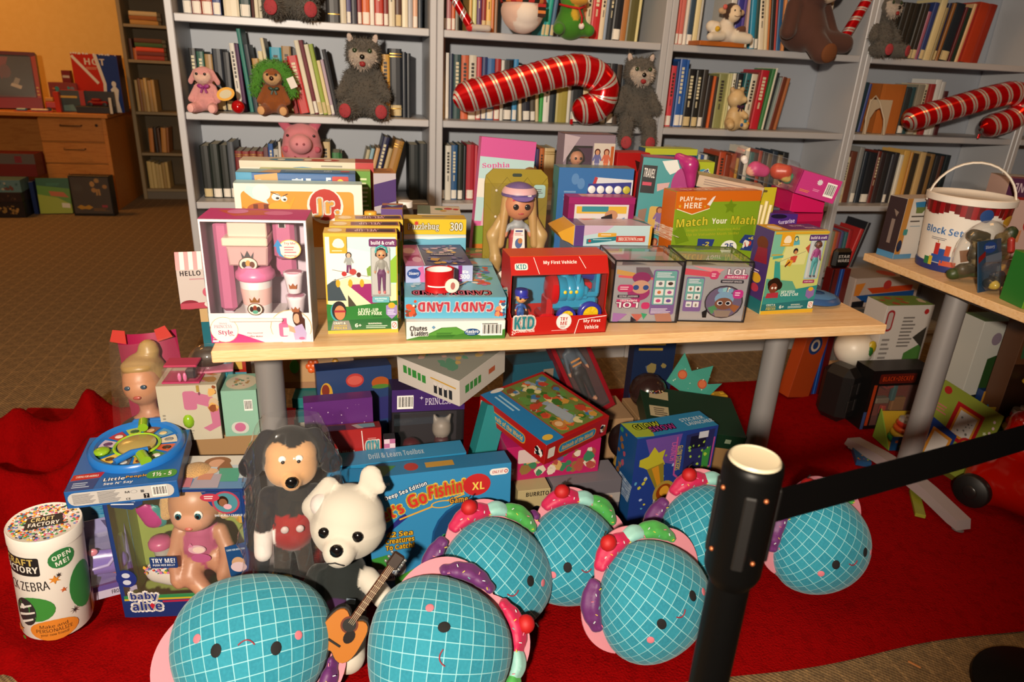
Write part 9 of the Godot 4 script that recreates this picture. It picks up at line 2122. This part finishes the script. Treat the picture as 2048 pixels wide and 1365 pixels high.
	part(o, "header", MB.new().ink("101012").box(Vector3(0, .6, 0), Vector3(.085, .08, .03), .012), mat("vc", 0.4))
	var hd := MB.new().pos(-.03, .622, .0156)
	ink(hd, .06, .04, ["t .5 .3 .3 c8c4c0 w:.9|STAR", "t .5 .72 .3 c8c4c0 w:.9|WARS"])
	part(o, "header_print", hd, mat("vc", 0.4))
	bx("forest_swing_box", "tall white toy box with red oval and forest name", "toy box", fb(2.71, C, 0.66, -2, .12), -2, Vector3(0.215, 0.455, 0.12), "cfc9c3", {"f": ["o .04 .04 .16 .2 .08 a02024", "o .07 .06 .1 .16 .05 b8a8a4", "e .86 .06 .05 .025 b02a28", "q .4 .1 .3 .3 9 7a7470", "t .42 .7 .2 2a4a98 w:.3 r:-90|forest", "e .5 .62 .05 .025 b03028", "p 4a7a38 .6 .45 .95 .35 .98 .7 .6 .72", "p c8662c .5 .74 .7 .7 .7 .84 .5 .86", "q .06 .3 .2 .3 7 8a8480", "p 3a3630 .7 .3 .95 .2 .95 .4"], "t": ["r 0 0 1 1 6a8a3a", "n 0 0 1 1 10 .16 3 a84a30,8aa04a,c8b8a0"]})
	bx("green_swing_box", "white and dark green toy box behind right table post", "toy box", fb(2.86, C, 0.95, -4, .1), -4, Vector3(0.2, 0.49, 0.1), "c4c4bc", {"f": ["p 2c4a24 .3 .3 .9 .2 .9 1 .3 1", "o .66 .08 .14 .28 .08 8a2024", "e .36 .14 .1 .05 8a7a8a", "p 16201a .2 .6 .9 .56 .9 .9 .2 .95"], "t": ["r 0 0 1 1 5a7a34"]})
	bx("cartoon_print_box", "brown box with green and blue cartoon print at right edge", "toy box", fb(2.90, C, 1.06, -6, .08), -6, Vector3(0.16, 0.525, 0.08), "5a3a24", {"f": ["p 2c5a38 0 .0 .6 .0 .5 .24 .1 .26", "p b89a74 .2 .02 .5 .02 .4 .06", "e .7 .14 .14 .08 b87a58", "p 1c4a6a .56 .06 .86 .06 .8 .1", "p c0a888 .4 .1 .5 .08 .44 .28 .36 .28", "r 0 .3 1 .7 2a1c14"]})
	o = thing("white_ball", "white ball with yellow and green leaf print", "ball", Vector3(2.585, C, 0.83))
	part(o, "ball", MB.new().ell(Vector3(0, .075, 0), Vector3.ONE * .075, 26), mat("d6cec0", 0.4))
	part(o, "leaf_print", MB.new().ink("b8a020").ell(Vector3(.03, .1, .06), Vector3(.02, .03, .012), 10).ink("2c6a28").ell(Vector3(.02, .085, .064), Vector3(.016, .024, .012), 10), mat("vc", 0.4))
	o.position = Vector3(2.545, C + .18, 0.60)
	bx("ball_box", "low brown box carrying the white ball", "carton", Vector3(2.545, C, 0.60), 0, Vector3(0.11, 0.179, 0.11), "a5825a")
	bx("orange_track_box", "tall orange box with blue swirl behind the table end", "toy box", fb(2.40, C, 0.52, 10, .06), 10, Vector3(0.12, 0.34, 0.06), "a8401c", {"f": ["e .5 .3 .3 .12 1c3a70", "e .5 .3 .2 .08 c8b8a8", "e .5 .3 .12 .05 1c3a70", "p 1c3a70 .4 .02 .8 .0 .6 .1"]}, Vector3(0, 0, -8))
	o = thing("tool_set_box", "black and orange toy tool set window box", "toy box", fb(2.61, C, 0.815, -2, .1), -2)
	var s := Vector3(0.27, 0.25, 0.1)
	shell(o, s, "18100f", "6a2214", [.14, .26, .8, .68], 0.1)
	print_on(o, s, {"f": ["o .12 .06 .6 .16 .02 5a1c10", "t .42 .14 .08 b83a1c w:.5 o:160e0c k:.08|BLACK+DECKER", "r .06 .24 .05 .7 a8381a", "r 0 .7 .05 .3 3a4a78", "r .8 .1 .12 .1 1c5a80"], "l": ["r 0 0 1 1 14100f"]})
	part(o, "toy_tools", MB.new().ink("7a6a58").box(Vector3(-.03, .1, 0), Vector3(.06, .024, .03), .004).ink("a8301c").box(Vector3(-.02, .06, .01), Vector3(.02, .04, .02), .004).ink("8a5a2c").box(Vector3(.05, .08, 0), Vector3(.06, .06, .02), .004).ink("3a5a5a").box(Vector3(.02, .13, 0), Vector3(.02, .07, .02), .004).ink("8a2c24").tube([Vector3(-.08, .15, .0), Vector3(-.05, .165, 0), Vector3(-.02, .15, 0), Vector3(.02, .16, 0)], .007, 8), mat("vc", 0.35))
	o = thing("black_tool_bag", "black moulded case standing left of the tool set", "bag", Vector3(2.435, C, 0.70), 20)
	part(o, "case", MB.new().box(Vector3(0, .115, 0), Vector3(.11, .23, .13), .03), mat("100d0d", 0.45))
	for i in 4:
		part(o, "rib", MB.new().box(Vector3(-.02 + (i % 2) * .045, .08 + (i / 2) * .07, .066), Vector3(.035, .05, .006), .004), mat("181414", 0.5))
	part(o, "warning_mark", MB.new().at(Transform3D(Basis.IDENTITY, Vector3(.035, .17, .0655))).flat(PackedVector2Array([Vector2(-.014, 0), Vector2(.014, 0), Vector2(0, .022)])), mat("8a5a58", 0.5))
	for q in [["yellow wedge box holding stacking rings beside table post", Vector3(2.555, C, 0.93), -8.0, .052, "b8982c"], ["blue dotted wedge box of stacking rings at right edge", Vector3(2.86, C + .06, 1.10), -10.0, .06, "b8902c"]]:
		o = thing("ring_stack_box", q[0], "toy box", q[1], q[2])
		var k: float = q[3] / .055
		part(o, "tray", MB.new().ink("b8962a").box(Vector3(0, .06 * k, -.05 * k), Vector3(.15, .12, .003) * k, .001).box(Vector3(0, .004, 0), Vector3(.15, .008, .11) * k, .001), mat("vc", 0.4))
		part(o, "side_wedge", MB.new().ink("1c5a8a" if k > 1 else "7a9a3a").at(Transform3D(Basis(Vector3.UP, PI / 2), Vector3(-.076 * k, 0, 0))).prism(PackedVector2Array([Vector2(-.055, 0) * k, Vector2(.055, 0) * k, Vector2(.05, .13) * k]), -.002, .002), mat("vc", 0.4))
		part(o, "front_dots", MB.new().ink("1c5080").box(Vector3(-.045, .03, .054) * k, Vector3(.06, .06, .003) * k).ink("a85a2c").box(Vector3(-.055, .04, .056) * k, Vector3(.01, .01, .003) * k).ink("5a8a3a").box(Vector3(-.035, .02, .056) * k, Vector3(.01, .01, .003) * k), mat("vc", 0.4))
		ring_stack(o, Vector3(.01, .009, .0) * k, ["1c3a80", "2c7a40", "b8962c", "b8401c", "a8281c"] if k > 1 else ["2c7a40", "b8962c", "b8481c", "a8281c"], q[3])
	bx("rings_prop_box", "blue starred box under the second stacking rings", "toy box", Vector3(2.865, C, 1.085), -10, Vector3(0.17, 0.058, 0.15), "1c4a80", {"f": ["n .05 .1 .9 .8 14 .12 4 b8782c,a83a50,6a9a48"]})
	bx("puppy_team_box", "yellow sided dark blue box with pup pictures", "toy box", fb(2.88, C, 0.98, -4, .05), -4, Vector3(0.12, 0.225, 0.05), "1c3468", {"f": ["r 0 0 .12 1 b8842c", "n .2 .1 .7 .8 16 .1 5 3a2a24,6a5a40,2a4a88,8a6a48"]})
	o = thing("flower_rattle", "green and orange flower shaped toy on the right pile", "toy", Vector3(2.90, C + .292, 1.10))
	for i in 5:
		part(o, "petal", MB.new().ell(Vector3(cos(TAU * i / 5) * .032, .018, sin(TAU * i / 5) * .032), Vector3(.022, .012, .022), 12), mat(["3a8a38", "b8481c", "2c7a58", "b8902c", "b8481c"][i], 0.3))
	part(o, "centre", MB.new().ell(Vector3(0, .026, 0), Vector3(.022, .016, .022), 14), mat("c05018", 0.25))
	bx("drawing_board_box", "lime box picturing red framed drawing boards, leaning", "toy box", Vector3(2.47, C + .06, 1.185), -9.5, Vector3(0.235, 0.28, 0.045), "7f8a34 r:8a5a34", {"f": ["e .1 .1 .06 .05 a02424", "p a01c20 .3 .15 .75 .15 .75 .62 .3 .62", "p c8882c .36 .2 .7 .2 .7 .57 .36 .57", "p c8c4c0 .39 .23 .67 .23 .67 .54 .39 .54", "p 1c3a80 .08 .5 .5 .55 .5 .95 .08 .95", "p c8882c .14 .6 .46 .62 .46 .95 .14 .95", "p c8c4c0 .18 .64 .42 .66 .42 .95 .18 .95", "o .55 .5 .34 .34 .1 a82424", "o .59 .54 .26 .26 .06 c8882c", "o .62 .57 .2 .2 .04 d0ccc8", "n .42 .26 .22 .24 8 .02 2 6a6a6a", "s .84 .34 .03 5 .5 c8d0a8", "e .9 .14 .02 .02 d8b8c0", "e .92 .22 .02 .02 d8b8c0", "e .9 .3 .02 .02 d8b8c0", "q .03 .3 .2 .12 3 b06a60"]}, Vector3(-32, 0, -32))
	bx("blue_flat_pack", "flat blue dotted pack lying under the table foot", "toy pack", Vector3(2.33, C, 1.0), -30, Vector3(0.05, 0.02, 0.13), "1c4a78", {"t": ["n .05 .05 .9 .9 12 .04 4 a8782c,6a9a48,a83a50"]})
	bx("yellow_flat_pack", "flat yellow green board lying before the table foot", "toy pack", Vector3(2.315, C, 1.29), -35, Vector3(0.03, 0.012, 0.15), "8a8a2c")
	# ride-on
	o = thing("red_ride_on_toy", "glossy red ride-on toy with black wheel at right edge", "ride-on toy", Vector3(2.60, C, 1.35), -70)
	part(o, "body", blob([[-.02, .1, -.02, .0, .22, .02, .09, .07, "a8140c"], [-.06, .08, .0, .2, .09, 0, .075, .08, "a8140c"], [.0, .24, .02, -.02, .31, .03, .05, .04, "a8140c"], [-.08, .05, .02, -.06, .03, .03, .03, .03, "b02a10"]], .012, .04), mat("vc", 0.15))
	for q in [[-.07, .095], [-.07, -.095], [.2, .095], [.2, -.095]]:
		var wh := part(o, "wheel", MB.new().at(Transform3D(Basis(Vector3.RIGHT, PI / 2), Vector3(q[0], .055, q[1] - .015))).lathe([[0, 0], [.05, 0], [.055, .006], [.055, .026], [.05, .032], [0, .032]], 24), mat("0e0c0c", 0.5))
		part(wh, "hub_cap", MB.new().ell(Vector3(q[0], .055, q[1] + (.018 if q[1] > 0 else -.016)), Vector3(.022, .022, .006), 14), mat("1c1818", 0.3))

func R2(i: int, lo: float, hi: float) -> float:
	return lo + (hi - lo) * fposmod(sin(i * 12.9898) * 43758.5453, 1.0)

func build_stanchions():
	var blk := mat("060606", 0.42)
	blk.metallic_specular = 0.25
	var A := Vector3(0.99, 0, 2.225)
	var B := Vector3(2.04, 0, 1.995)
	var k := 0
	for p in [A, B]:
		var o := thing("belt_stanchion", ["black belt stanchion post with white cap in right foreground", "black stanchion base cut off at lower right corner"][k], "stanchion", p, 0, "black belt stanchions")
		part(o, "base", MB.new().lathe([[0, 0], [.152, 0], [.155, .006], [.152, .016], [.11, .03], [.05, .042], [.03, .05], [0, .05]], 40), blk)
		part(o, "post", MB.new().lathe([[.0245, .045], [.0245, .715]], 28), blk)
		var head := part(o, "head", MB.new().lathe([[.0245, .70], [.031, .712], [.0335, .72], [.0335, .858], [.0325, .868], [.0295, .87]], 32), blk)
		part(head, "cap", MB.new().lathe([[.0295, .868], [.0285, .872], [.0265, .8715], [0, .8715]], 32), mat("b8ae94", 0.5))
		part(head, "cap_ring", MB.new().lathe([[.0285, .8715], [.0275, .8735], [.0262, .872]], 32), mat("a89f88", 0.4))
		for i in 4:
			var a := PI / 4 + PI / 2 * i + .3
			part(head, "belt_slot", MB.new().at(Transform3D(Basis(Vector3.UP, a), Vector3(sin(a) * .0325, .79, cos(a) * .0325))).box(Vector3.ZERO, Vector3(.014, .1, .006), .002), mat("0b0a0a", 0.5))
			for j in 2:
				part(head, "rivet", MB.new().ell(Vector3(sin(a + .5) * .0335, .752 + j * .085, cos(a + .5) * .0335), Vector3(.003, .003, .003), 8), mat("a8603a", 0.3, 0.5))
		k += 1
	var d := (B - A).normalized()
	mat("070606", 0.9).metallic_specular = 0.08
	var o := thing("barrier_belt", "black webbing belt stretched from the stanchion to the right", "belt", A + Vector3(0, .795, 0))
	var L := (B - A).length()
	part(o, "webbing", MB.new().grid(func(u, w): return d * (.034 + (L - .068) * u) + Vector3(0, (w - .5) * .05 - .02 * sin(PI * u) * .4, 0), 24, 2), mat("070606", 0.9))
	part(o, "belt_end", MB.new().at(Transform3D(Basis.looking_at(d, Vector3.UP), d * .038)).box(Vector3.ZERO, Vector3(.006, .056, .012), .002), mat("141212", 0.4))
	o = thing("wood_chip", "tiny orange wood chip on the carpet by the cloth", "debris", Vector3(1.815, 0.001, 1.845), 35)
	part(o, "chip", MB.new().box(Vector3(0, .002, 0), Vector3(.005, .004, .028), .001), mat("a86a34", 0.7))
